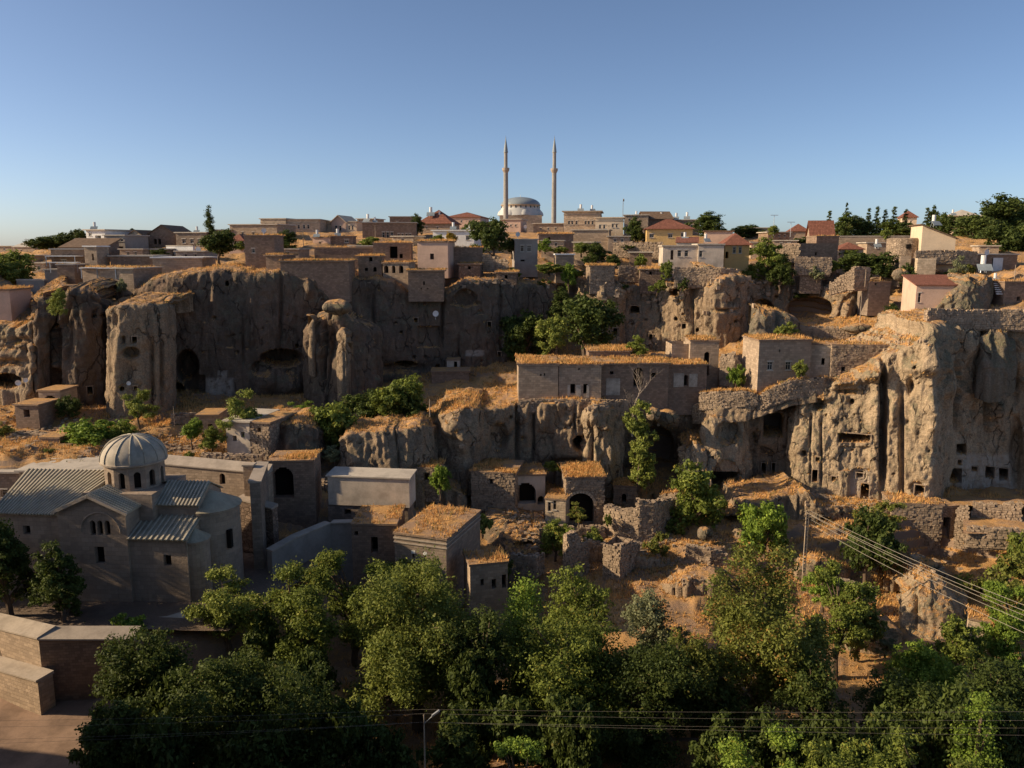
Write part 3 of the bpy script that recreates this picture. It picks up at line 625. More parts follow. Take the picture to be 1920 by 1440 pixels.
# --- second row to the right of the gully
cliff('cliff', [(1050, 660, 156, 520, 158), (1085, 655, 149, 520, 151), (1112, 650, 146, 528, 148), (1128, 648, 144.5, 522, 146.5), (1160, 648, 144, 524, 146), (1168, 648, 146, 532, 149), (1200, 650, 145, 538, 150), (1250, 650, 143, 528, 148), (1290, 648, 140.5, 522, 144), (1322, 642, 139.5, 500, 142), (1345, 640, 142, 502, 144), (1400, 636, 146, 520, 150),
      (1440, 630, 149, 528, 153), (1500, 628, 149.5, 530, 153), (1545, 626, 147, 540, 151), (1560, 624, 144, 548, 147), (1600, 620, 143.5, 538, 147), (1625, 618, 146, 520, 150), (1660, 612, 148, 540, 151), (1700, 606, 149, 545, 152), (1740, 600, 152, 550, 154)],
      'rock', seed=21, plateau=14, slope=0.05, A=(1.3, 0.9, 0.7, 0.14), rag=0.8,
      stamps=[('e', 1269, 548, 28, 16, 2.6), ('a', 1190, 580, 18, 14, 2.4), ('a', 1144, 578, 16, 20, 2.0), ('r', 1154, 621, 9, 12, 2), ('r', 1267, 598, 6, 6, 1.6), ('r', 1283, 611, 8, 9, 1.8), ('r', 1220, 632, 7, 11, 1.8), ('r', 1308, 619, 5, 6, 1.5), ('e', 1520, 580, 90, 50, 4.5, 8), ('e', 1500, 600, 60, 40, 2.5, 6), ('g', 1580, 585, 36, 60, -1.6), ('c', 1597, 610, 6, 70, 0.8), ('e', 1430, 590, 50, 60, 3, 8), ('g', 1280, 560, 24, 60, -1.3), ('g', 1130, 555, 30, 30, -1.0), ('g', 1300, 590, 16, 50, -0.9)] + pits(1110, 1620, 540, 620, 26, 5))
# --- the free-standing block under the white house
cliff('rock_pinnacle', [(1345, 635, 144, 520, 144), (1322, 638, 138.5, 535, 139), (1326, 640, 136.8, 540, 138), (1345, 642, 136, 530, 137), (1362, 642, 136, 520, 137), (1380, 641, 137, 516, 138), (1394, 640, 138.5, 515, 139.5), (1400, 638, 144, 520, 144)],
      'rock', seed=24, plateau=5, A=(0.5, 0.5, 0.5, 0.12), rnd=0.06, grass=0.2, smooth_w=0.8,
      stamps=[('c', 1324, 620, 6, 60, -0.3), ('r', 1379, 602, 6, 5, 1.0), ('g', 1360, 582, 40, 5, 1.2), ('g', 1372, 566, 18, 10, 1.0)])
# --- lower centre: fluted rock, the nose, the wall under the long house
cliff('fluted_rock', [(700, 860, 110, 800, 110), (636, 905, 98.5, 850, 99.5), (643, 915, 97, 818, 99), (656, 918, 96.3, 810, 98.6), (700, 920, 96.2, 806, 98.8), (745, 922, 96.6, 804, 99.2), (765, 920, 97.2, 802, 100), (790, 915, 98.3, 798, 101.5), (806, 905, 100, 798, 103), (812, 890, 104, 795, 107)],
      'rock', seed=31, cell=0.16, plateau=7, slope=0.05, A=(0.5, 1.1, 0.35, 0.12), rag=0.5, rnd=0.08, grass=0.9)
cliff('cliff', [(795, 905, 106, 800, 108), (815, 900, 104.5, 785, 106.5), (830, 895, 103.5, 772, 106), (850, 888, 102.8, 765, 105), (870, 882, 102.5, 762, 104.5), (890, 878, 103, 765, 104.8), (905, 872, 105.5, 768, 106.5), (935, 868, 107.5, 764, 108.4), (968, 866, 108.6, 756, 109.6), (985, 870, 108.6, 754, 109.5), (1010, 876, 108.3, 753, 109.3), (1050, 880, 107.8, 753, 109), (1088, 884, 107.6, 752, 109), (1096, 884, 108.2, 750, 109.6), (1106, 884, 109.5, 748, 112)],
      'rock', seed=33, cell=0.17, plateau=12, slope=0.06, A=(0.6, 0.5, 0.45, 0.11), rag=0.3, rnd=0.05,
      stamps=[('g', 850, 800, 40, 60, -1.8), ('g', 872, 830, 20, 50, -1.0), ('c', 970, 815, 7, 110, 1.0), ('c', 1000, 800, 5, 90, 0.9), ('g', 985, 780, 12, 40, -0.6), ('e', 1087, 832, 26, 30, 3.0), ('g', 1070, 870, 90, 16, 1.8), ('c', 1078, 780, 5, 60, 0.7), ('g', 835, 775, 24, 16, -0.8), ('e', 935, 820, 40, 60, 1.2, 8)] + pits(830, 1090, 780, 860, 12, 7))
cliff('rock_pillar', [(1120, 800, 116, 770, 116), (1094, 880, 109, 772, 109.4), (1098, 884, 106.6, 765, 107.4), (1112, 886, 105.8, 760, 107), (1128, 887, 105.9, 758, 107.4), (1146, 887, 106.2, 758, 108), (1160, 884, 107.5, 764, 109), (1166, 880, 111, 775, 112)],
      'rock_pale', seed=35, cell=0.15, plateau=6, A=(0.5, 0.6, 0.55, 0.12), rag=0.5, rnd=0.12, smooth_w=0.7, grass=0.5,
      stamps=[('c', 1109, 840, 8, 60, 1.4), ('g', 1108, 815, 14, 26, 1.0), ('g', 1135, 800, 16, 12, -0.8), ('g', 1138, 850, 22, 60, -0.8), ('g', 1112, 780, 24, 22, -0.7)])
cliff('cliff', [(1155, 880, 116, 760, 112), (1180, 880, 118.5, 762, 113), (1210, 880, 119.5, 764, 113.5), (1250, 882, 119.5, 764, 114), (1285, 885, 118, 766, 114), (1310, 890, 116, 775, 114), (1345, 905, 114.5, 778, 113.5), (1390, 912, 113, 776, 113), (1420, 915, 112.6, 772, 113), (1460, 918, 112.4, 768, 113), (1500, 920, 111.8, 760, 112.6), (1540, 920, 112, 752, 113)],
      'rock', seed=37, cell=0.18, plateau=8, slope=0.02, A=(1.0, 0.5, 0.5, 0.12), rag=0.4, rnd=0.1,
      stamps=[('e', 1230, 840, 70, 90, 5.0, 10), ('g', 1240, 790, 60, 30, -1.6), ('r', 1450, 797, 34, 44, 3.0), ('r', 1432, 878, 9, 21, 2.0), ('r', 1450, 878, 7, 20, 2.0), ('r', 1440, 868, 34, 38, 0.35), ('g', 1370, 800, 30, 40, -1.4)] + pits(1290, 1480, 790, 870, 10, 6))
cliff('cliff', [(1320, 900, 116, 790, 115), (1274, 900, 108.8, 842, 110), (1280, 908, 107, 838, 109), (1296, 915, 106, 832, 108.5), (1318, 918, 105.8, 836, 108.4), (1345, 920, 106, 838, 108.6), (1375, 918, 106.6, 838, 109.2), (1393, 915, 108, 840, 111), (1402, 905, 112, 845, 114)],
      'rock_pale', seed=38, cell=0.17, plateau=5, slope=0.15, A=(0.6, 0.5, 0.7, 0.15), rag=0.5, rnd=0.15,
      stamps=[('e', 1362, 900, 56, 74, 7.0, 6)])
cliff('rock_pillar', [(1350, 835, 114, 790, 114), (1317, 836, 110, 790, 110.6), (1322, 838, 108.8, 782, 109.8), (1338, 838, 108.5, 778, 109.6), (1362, 838, 108.8, 776, 110), (1392, 838, 109.6, 774, 110.8), (1402, 835, 113, 776, 113.5)],
      'rock_pale', seed=39, cell=0.16, plateau=4, A=(0.4, 0.3, 0.45, 0.1), rnd=0.2, rag=0.3, smooth_w=0.8, stamps=[('e', 1366, 812, 50, 46, 1.6, 6)])
# --- the great lit cliff on the right
RC = [('c', 1656, 790, 13, 220, 3.2), ('g', 1640, 760, 30, 60, -1.4), ('g', 1630, 700, 46, 26, -2.2), ('g', 1655, 690, 24, 30, -1.6), ('r', 1602, 821, 60, 17, 3.6), ('e', 1598, 753, 9, 11, 1.6), ('e', 1535, 757, 20, 26, 1.4), ('e', 1507, 850, 9, 13, 1.5), ('r', 1533, 861, 8, 9, 1.8),
      ('a', 1528, 892, 10, 24, 2.6), ('r', 1563, 897, 8, 8, 1.6), ('a', 1609, 906, 36, 56, 0.75), ('r', 1612, 892, 12, 12, 2.6), ('a', 1622, 922, 15, 28, 2.6), ('a', 1724, 919, 17, 20, 2.8), ('e', 1719, 915, 26, 26, 0.5),
      ('c', 1690, 830, 9, 190, 1.5), ('g', 1707, 725, 12, 26, 1.8), ('g', 1722, 690, 50, 30, -1.6), ('g', 1675, 770, 16, 50, -1.2), ('g', 1540, 745, 30, 12, -1.0), ('g', 1580, 715, 50, 12, -1.6), ('g', 1590, 735, 50, 8, 1.2), ('g', 1600, 690, 50, 10, -1.4),
      ('g', 1495, 830, 24, 60, -0.7), ('c', 1540, 850, 5, 120, 0.7), ('c', 1520, 840, 5, 130, 0.5), ('r', 1602, 860, 58, 46, 0.35), ('e', 1599, 845, 6, 6, 1.2), ('g', 1745, 780, 16, 80, -1.3), ('g', 1700, 640, 60, 24, -1.5), ('g', 1740, 670, 22, 60, -1.6)]
cliff('cliff', [(1478, 905, 116, 770, 116), (1483, 908, 111.5, 762, 113), (1490, 912, 108.5, 758, 111), (1500, 916, 107.2, 752, 110), (1520, 922, 106.4, 738, 110), (1550, 928, 105.6, 722, 109.4), (1580, 932, 104.8, 706, 108.8), (1620, 934, 104, 690, 108), (1648, 936, 103.2, 672, 107.5), (1665, 936, 103.2, 665, 107), (1690, 936, 102.6, 655, 106), (1715, 936, 101.8, 640, 105), (1740, 936, 101, 618, 104), (1752, 934, 101.4, 606, 104), (1766, 932, 103.2, 602, 105.5), (1790, 928, 107.5, 600, 109), (1830, 928, 110, 600, 111), (1880, 930, 110.5, 600, 111), (1920, 935, 109.5, 602, 110), (1990, 940, 108, 604, 109)],
      'rock_pale', seed=41, cell=0.14, plateau=14, slope=0.02, A=(0.9, 0.30, 0.5, 0.17), rag=0.5, rnd=0.05, smooth_w=1.0,
      stamps=RC + pits(1500, 1750, 680, 900, 30, 8) + [('r', 1803, 843, 18, 20, 2.2), ('a', 1799, 867, 7, 10, 1.6), ('r', 1797, 893, 14, 27, 2.6), ('r', 1827, 879, 10, 10, 2.2), ('r', 1856, 886, 16, 23, 2.4), ('r', 1882, 889, 16, 23, 2.4), ('g', 1810, 640, 40, 60, -1.8), ('e', 1905, 850, 30, 160, 2.4, 9), ('g', 1775, 720, 16, 90, -1.2), ('c', 1795, 740, 12, 130, 1.4), ('c', 1850, 730, 9, 150, 1.3), ('g', 1872, 770, 26, 60, -1.5), ('g', 1825, 760, 18, 60, -.9), ('g', 1900, 720, 30, 50, 1.6), ('g', 1790, 900, 20, 40, .6)],
      plaster=[(1850, 885, 92, 60), (1612, 906, 34, 44), (1724, 918, 22, 22)])
cliff('boulder', [(1845, 700, 114, 620, 114), (1832, 690, 110, 632, 110), (1840, 700, 107.6, 622, 109), (1860, 708, 106.6, 608, 108.4), (1885, 704, 106.8, 612, 108.6), (1903, 690, 108.5, 620, 110), (1910, 680, 113, 625, 113)],
      'rock_grey', seed=43, cell=0.16, plateau=4, A=(0.6, 0.5, 0.7, 0.14), rnd=0.3, rag=0.4, smooth_w=0.8)
cliff('boulder', [(1435, 640, 130, 590, 130), (1403, 632, 121, 592, 121.5), (1409, 640, 118.5, 582, 120), (1424, 644, 117.8, 576, 119.6), (1450, 646, 117.8, 575, 119.6), (1476, 644, 118.8, 580, 120.6), (1495, 638, 121, 592, 122.5), (1500, 632, 127, 600, 128)],
      'rock_grey', seed=44, cell=0.17, plateau=5, A=(0.5, 0.4, 0.6, 0.14), rnd=0.35, rag=0.6, smooth_w=0.8, stamps=[('g', 1463, 600, 14, 50, 1.0)])
cliff('boulder', [(1800, 590, 136, 540, 136), (1758, 594, 126.5, 580, 127.5), (1772, 596, 125, 562, 127), (1790, 596, 124.5, 545, 127), (1808, 592, 124.5, 525, 127), (1824, 586, 125, 514, 127.5), (1845, 576, 126.5, 518, 129), (1856, 570, 131, 530, 132)],
      'rock_grey', seed=45, cell=0.18, plateau=5, A=(0.6, 0.6, 0.7, 0.14), rnd=0.15, rag=0.9, smooth_w=0.8)
# --- lower right boulders and banks
cliff('boulder', [(1720, 1150, 86, 1100, 88), (1690, 1150, 81, 1110, 83), (1700, 1180, 78, 1090, 82), (1730, 1195, 77, 1085, 81), (1775, 1200, 76.6, 1085, 81), (1800, 1190, 78, 1098, 82), (1810, 1165, 83, 1110, 85)],
      'rock_pale', seed=51, cell=0.15, plateau=6, A=(0.6, 0.6, 0.5, 0.12), rnd=0.3, rag=0.3, stamps=[('c', 1716, 1150, 8, 60, 1.4)])
cliff('cliff', [(1330, 950, 104, 920, 104), (1345, 990, 98, 955, 100), (1362, 1030, 95.6, 960, 98.5), (1385, 1050, 94, 958, 97.5), (1400, 1055, 94.5, 948, 97.4), (1440, 1040, 98, 935, 99), (1480, 1010, 99, 925, 100), (1512, 1000, 98.6, 922, 99.6), (1536, 1018, 97.5, 946, 99), (1560, 1024, 98, 951, 99.4), (1620, 1026, 98, 953, 100), (1668, 1016, 98.6, 953, 100)],
      'rock', seed=53, cell=0.17, plateau=9, slope=-0.01, A=(0.7, 0.5, 0.5, 0.12), rag=0.3,
      stamps=[('e', 1548, 1000, 44, 60, 4.0, 6), ('e', 1378, 975, 44, 16, 2.0), ('g', 1385, 1010, 24, 60, -0.9)])
cliff('cliff', [(905, 1000, 101, 952, 101), (925, 1030, 93, 968, 96), (950, 1040, 91, 980, 95), (985, 1050, 90, 992, 94), (1012, 1060, 90, 990, 93.6), (1030, 1070, 92, 985, 95)],
      'rock_dark', seed=55, cell=0.17, plateau=5, A=(0.8, 0.5, 0.6, 0.14), rag=0.5, rnd=0.25, stamps=[('e', 985, 1022, 44, 16, 2.2)])
cliff('cliff', [(470, 800, 110, 785, 110), (500, 855, 98, 790, 99), (530, 860, 96.5, 792, 98), (560, 862, 96, 795, 98), (592, 860, 97, 797, 99), (606, 850, 104, 800, 106)],
      'rock_dark', seed=57, cell=0.17, plateau=8, A=(0.6, 0.5, 0.5, 0.12), rag=0.3, stamps=[('g', 545, 830, 20, 40, -0.8)])
_plate('terrace_ground', M['ground'], [P(1806, 1000, 91.8) + (0, 0, -.15), P(2060, 1000, 90.5) + (0, 0, -.15), P(2060, 968, 97.5), P(1806, 968, 98)], lift=.25)
_plate('terrace_ground', M['ground'], [P(1755, 946, 98.4) + (0, 0, -.1), P(2060, 946, 96.5) + (0, 0, -.1), P(2060, 934, 104), P(1755, 930, 106)], lift=.25)
cliff('rock_brow', [(1296, 790, 114, 760, 113.4), (1320, 792, 111.6, 757, 112.2), (1345, 790, 110.0, 754, 110.8), (1400, 786, 109.3, 754, 110.0), (1440, 774, 109.1, 746, 109.6), (1480, 760, 108.8, 733, 109.4), (1540, 748, 109.0, 726, 109.6), (1572, 738, 110.2, 720, 110.6)],
      'rock', seed=63, cell=0.17, plateau=4, slope=0.1, A=(0.5, 0.3, 0.5, 0.13), rag=0.3, rnd=0.2, foot_drop=0.25, grass=3)
for k, (u0, u1, v, y, h, m_) in enumerate(((1225, 1345, 948, 101.5, 22, 'rock'), (1150, 1260, 1052, 88.5, 16, 'rock_pale'), (1240, 1400, 1098, 82.5, 14, 'rock'), (895, 985, 1078, 85.5, 26, 'rock_dark'), (930, 1020, 1000, 94.5, 20, 'rock'), (1480, 1590, 1068, 88, 22, 'rock'), (1560, 1690, 1190, 75.5, 24, 'rock_pale'), (1660, 1790, 1076, 87.5, 16, 'rock'), (780, 880, 930, 98.8, 20, 'rock'))):
    um = (u0 + u1) / 2; w_ = (u1 - u0) / 2
    cliff('rock_ledge', [(um + w_ * t, v + 6 * abs(t), y + (3.4 if abs(t) == 1 else .7 * abs(t) ** 2), v - h * (1 - .7 * t * t) + 3, y + (3.8 if abs(t) == 1 else .7 * abs(t) ** 2) + .5) for t in (-1, -.8, -.4, 0, .4, .8, 1)], m_, seed=70 + k, cell=0.17, plateau=3, slope=.02, A=(.7, .3, .6, .15), rag=.5, rnd=.3, grass=2.2, foot_drop=2.0)
# ------------------------------------------------------------------ buildings
def roof_grass(corners, density, nu=10):
    p = np.array(corners, float); s = np.linspace(0, 1, nu)
    A = p[0] * (1 - s)[:, None] + p[1] * s[:, None]; B = p[3] * (1 - s)[:, None] + p[2] * s[:, None]
    G = A[None] * (1 - s)[:, None, None] + B[None] * s[:, None, None]
    note_grass(G.reshape(-1, 3), grid_faces(nu, nu), density, 0.4)
_shared = {}
def win_mesh(kind, w, h):
    """a window or door unit w by h metres, shared between units of one size"""
    w, h = round(w, 1), round(h, 1); key = (kind, w, h)
    if key in _shared: return _shared[key]
    f = MB(); g = MB(); t = min(0.09, w * 0.14)
    f.box(0, 0, 0, t, .08, h); f.box(w - t, 0, 0, w, .08, h); f.box(t, 0, 0, w - t, .08, t); f.box(t, 0, h - t, w - t, .08, h)
    if kind == 'w':
        if w > 0.7: f.box(w / 2 - .03, .01, t, w / 2 + .03, .07, h - t)
        f.box(t, .012, h * .62, w - t, .068, h * .62 + .05)
        g.box(t, .035, t, w - t, .05, h - t)
        f.box(-.10, -.22, -.10, w + .10, .04, -.004); f.box(-.10, -.19, h + .004, w + .10, .04, h + .14)
    else:
        k = max(2, int(w / .25))
        for i in range(k): g.box(t + (w - 2 * t) * i / k + .008, .03, t, t + (w - 2 * t) * (i + 1) / k - .008, .06, h - t)
    r = (f.mesh('window_frame', [M['frame'] if kind == 'w' else M['wood_dark']]), g.mesh('pane', [M['glass'] if kind == 'w' else M['wood_dark']]))
    _shared[key] = r; return r
def put_unit(kind, root, o, ang, w, h):
    wm, gm = win_mesh(kind, w, h)
    f = link('window' if kind == 'w' else 'door', wm, root, o, ang); f.scale = (w / round(w, 1), 1, h / round(h, 1))
    link('pane' if kind == 'w' else 'door_leaf', gm, f)
WIN_DEF = 'o'
def house(name, label, cat, u0, vb, y, u1, vt, yaw=0.0, depth=6.0, mat='stone', wins=(), lwins=(), rwins=(), roof=('flat',), grass=0, cornice=None, found=3.0, group=None, rubble=0):
    if y >= 160 and yaw > -6 and mat not in ('stone_brown', 'rubble_brown'): yaw -= 13
    a = radians(yaw); p0 = P(u0, vb, y); k = (u1 - 960) / F
    den = cos(a) - k * sin(a) * CP
    W = (k * (p0[1] * CP - p0[2] * SP) - p0[0]) / den
    # height from the top pixel at the front's left corner
    r = ray(u0, vt); H = p0[1] * r[2] - p0[2]
    d = np.array((cos(a), sin(a), 0)); q = np.array((-sin(a), cos(a), 0))
    root = thing(name, label, cat, p0, a, group)
    def on(u, v, org, dd):     # pixel to (along, up) on the wall through org running dd
        nn = np.array((dd[1], -dd[0], 0)); rr = ray(u, v); kk = np.dot(org, nn) / np.dot(rr, nn); X = rr * kk - org
        return float(np.dot(X, dd)), float(X[2])
    def holes(lst, org, dd, lim, flip=False):
        out = []
        for w in lst:
            uc, vc, wp, hp = w[:4]; kd = w[4] if len(w) > 4 else WIN_DEF
            s0, z0 = on(uc - wp / 2, vc + hp / 2, org, dd); s1, z1 = on(uc + wp / 2, vc - hp / 2, org, dd)
            s0, s1 = min(s0, s1), max(s0, s1); s0, s1 = max(s0, .15), min(s1, lim - .15)
            if s1 - s0 < .15: continue
            out.append((s0, max(z0, 0.0), s1, z1, 'a' in kd, kd))
        return out
    mb = MB(); fz = -found
    hf, hl, hr = holes(wins, p0, d, W), holes(lwins, p0, q, depth), holes(rwins, p0 + d * W, q, depth)
    sh = lambda hh: [(h[0], h[1] + found, h[2], h[3] + found, h[4]) for h in hh]
    deep = lambda hh: 1.3 if any(h[5][0] in 'oa' for h in hh) else 0.28
    for hh, o, dd, ww, inn in ((hf, (0, 0, fz), (1, 0, 0), W, (0, 1, 0)), (hl, (0, 0, fz), (0, 1, 0), depth, (1, 0, 0)), (hr, (W, 0, fz), (0, 1, 0), depth, (-1, 0, 0))):
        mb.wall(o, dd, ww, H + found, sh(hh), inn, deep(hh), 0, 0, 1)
    mb.poly([(0, depth, fz), (W, depth, fz), (W, depth, H), (0, depth, H)], 0)
    rk = roof[0]; ov = roof[1] if len(roof) > 1 else 0.15; rise = roof[2] if len(roof) > 2 else 1.2; rm = M[roof[3]] if len(roof) > 3 else M['ground']
    rb = MB(); th = 0.16
    if rk == 'flat':
        rb.box(-ov, -ov, H + .001, W + ov, depth + ov, H + 0.22)
        top = [(-ov, -ov, H + .22), (W + ov, -ov, H + .22), (W + ov, depth + ov, H + .22), (-ov, depth + ov, H + .22)]
    elif rk == 'parapet':
        rb.box(.25, .25, H - .6, W - .25, depth - .25, H - .45)
        for b in ((-.06, -.06, W + .06, .28), (-.06, depth - .28, W + .06, depth + .06), (-.06, .28, .28, depth - .28), (W - .28, .28, W + .06, depth - .28)):
            rb.box(b[0], b[1], H + .001, b[2], b[3], H + .14, 1)
        top = None
    elif rk == 'gable_x':
        m_ = depth / 2; mb.poly([(0, 0, H), (0, depth, H), (0, m_, H + rise)], 0); mb.poly([(W, 0, H), (W, depth, H), (W, m_, H + rise)], 0)
        e = rise * ov / m_; sl = sqrt(m_ ** 2 + rise ** 2)
        for sg in (0, 1):
            ya, yb_ = (-ov, m_) if sg == 0 else (depth + ov, m_)
            c = [(-ov, ya, H - e), (W + ov, ya, H - e), (W + ov, yb_, H + rise), (-ov, yb_, H + rise)]
            rb.poly([(x, yy, z + th) for x, yy, z in c], 0, [(0, 0), (W, 0), (W, sl), (0, sl)]); rb.poly(c, 0); rb.poly([c[0], c[1], (c[1][0], c[1][1], c[1][2] + th), (c[0][0], c[0][1], c[0][2] + th)], 0)
            for i, j in ((0, 3), (1, 2)): rb.poly([c[i], c[j], (c[j][0], c[j][1], c[j][2] + th), (c[i][0], c[i][1], c[i][2] + th)], 0)
        top = None
    elif rk == 'gable_y':
        m_ = W / 2; mb.poly([(0, 0, H), (W, 0, H), (m_, 0, H + rise)], 0); mb.poly([(0, depth, H), (W, depth, H), (m_, depth, H + rise)], 0)
        e = rise * ov / m_; sl = sqrt(m_ ** 2 + rise ** 2)
        for xa in (-ov, W + ov):
            c = [(xa, -ov, H - e), (xa, depth + ov, H - e), (m_, depth + ov, H + rise), (m_, -ov, H + rise)]
            rb.poly([(x, yy, z + th) for x, yy, z in c], 0, [(0, 0), (depth, 0), (depth, sl), (0, sl)]); rb.poly(c, 0)
            for i, j in ((0, 3), (0, 1), (1, 2)): rb.poly([c[i], c[j], (c[j][0], c[j][1], c[j][2] + th), (c[i][0], c[i][1], c[i][2] + th)], 0)
        top = None
    elif rk == 'hip':
        m_ = min(depth, W) / 2; x0, x1, y0_, y1_ = -ov, W + ov, -ov, depth + ov; z0 = H; z1 = H + rise
        if W >= depth: ra, rb_ = (m_, depth / 2, z1), (W - m_, depth / 2, z1)
        else: ra, rb_ = (W / 2, m_, z1), (W / 2, depth - m_, z1)
        c = [(x0, y0_, z0), (x1, y0_, z0), (x1, y1_, z0), (x0, y1_, z0)]
        if W >= depth: fs = [(c[0], c[1], rb_, ra), (c[1], c[2], rb_), (c[2], c[3], ra, rb_), (c[3], c[0], ra)]
        else: fs = [(c[0], c[1], ra), (c[1], c[2], rb_, ra), (c[2], c[3], rb_), (c[3], c[0], ra, rb_)]
        for f in fs:
            L = np.linalg.norm(np.subtract(f[1], f[0])); rb.poly([(x, yy, z + .12) for x, yy, z in f], 0, [(0, 0), (L, 0), (L * .6, 3.0), (L * .4, 3.0)][:len(f)])
        rb.box(x0, y0_, z0 + .001, x1, y1_, z0 + .12, 0)
        top = None
    elif rk == 'shed_x':       # falls from left (high) to right
        mb.poly([(0, 0, H), (W, 0, H), (0, 0, H + rise)], 0); mb.poly([(0, depth, H), (W, depth, H), (0, depth, H + rise)], 0); mb.poly([(0, 0, H), (0, depth, H), (0, depth, H + rise), (0, 0, H + rise)], 0)
        e = rise * ov / W
        c = [(-ov, -ov, H + rise + e), (W + ov, -ov, H - e), (W + ov, depth + ov, H - e), (-ov, depth + ov, H + rise + e)]
        rb.hexa(c + [(x, yy, z + th) for x, yy, z in c]); top = None
    elif rk == 'shed':         # rises to the back
        for xx in (0, W): mb.poly([(xx, 0, H), (xx, depth, H), (xx, depth, H + rise)], 0)
        mb.poly([(0, depth, H), (W, depth, H), (W, depth, H + rise), (0, depth, H + rise)], 0)
        e = rise * ov / depth; sl = sqrt(depth ** 2 + rise ** 2)
        c = [(-ov, -ov, H - e), (W + ov, -ov, H - e), (W + ov, depth + ov, H + rise + e), (-ov, depth + ov, H + rise + e)]
        rb.hexa(c + [(x, yy, z + th) for x, yy, z in c]); rb.uv = rb.uv; top = [(x, yy, z + th) for x, yy, z in c]
    else: top = None
    mb.build('wall', [M[mat], M['unlit_room']], root)
    if rb.v: rb.build('roof', [rm, M['cap']], root)
    if cornice:
        cb = MB()
        for z in cornice if hasattr(cornice, '__len__') else [0.25]:
            zz = H - z; cb.box(-.10, -.10, zz, W + .10, -.002, zz + .14); cb.box(-.10, -.002, zz, -.002, depth, zz + .14); cb.box(W + .002, -.002, zz, W + .1, depth, zz + .14)
        cb.build('cornice', [M['cap']], root)
    for hh, org, ang, base in ((hf, lambda h: (h[0], .12, h[1]), 0.0, 0), (hl, lambda h: (.12, h[2], h[1]), -pi / 2, 0), (hr, lambda h: (W - .12, h[0], h[1]), pi / 2, 0)):
        for h in hh:
            kd = h[5][0]
            if kd in 'wd': put_unit(kd, root, org(h), ang, h[2] - h[0], h[3] - h[1])
    if grass and top is not None:
        cs = [p0 + d * c[0] + q * c[1] + np.array((0, 0, c[2] + .02)) for c in top]; roof_grass(cs, grass, 14)
    if rubble: stones_on(root, W, H, hf, rubble)
    root['_dim'] = (float(W), float(depth), float(H))
    return root, W, H
def stone_unit(r, sx, sy, sz):
    c = [(-1, -1, -1), (1, -1, -1), (1, 1, -1), (-1, 1, -1), (-1, -1, 1), (1, -1, 1), (1, 1, 1), (-1, 1, 1)]
    return [(x * sx * (1 + r.uniform(-.22, .12)), yy * sy * (1 + r.uniform(-.25, .25)), z * sz * (1 + r.uniform(-.22, .12))) for x, yy, z in c]
def stones_on(root, W, H, hh, size, z0=-0.6, y0=0.0, name='wall_stones', mat='boulder'):
    """uneven stones standing proud of a wall front, laid in rough courses"""
    r = random.Random(int(W * 100) + int(H * 37)); mb = MB(); z = z0
    while z < H - .1:
        ch = size * r.uniform(.55, .85); x = r.uniform(-.1, .1)
        while x < W:
            cw = size * r.uniform(.6, 1.5)
            if x + cw > W + .1: break
            if not any(h[0] - .05 < x + cw and x < h[2] + .05 and h[1] - .05 < z + ch and z < h[3] + .05 for h in hh) and r.random() > .06:
                c = stone_unit(r, cw / 2 * .94, r.uniform(.05, .14), ch / 2 * .92)
                cx, cz = x + cw / 2, z + ch / 2
                mb.hexa([(cx + q[0], y0 + q[1] - .01, cz + q[2]) for q in c])
            x += cw
        z += ch
    if mb.v: mb.build(name, [M[mat]], root, kind='stuff')
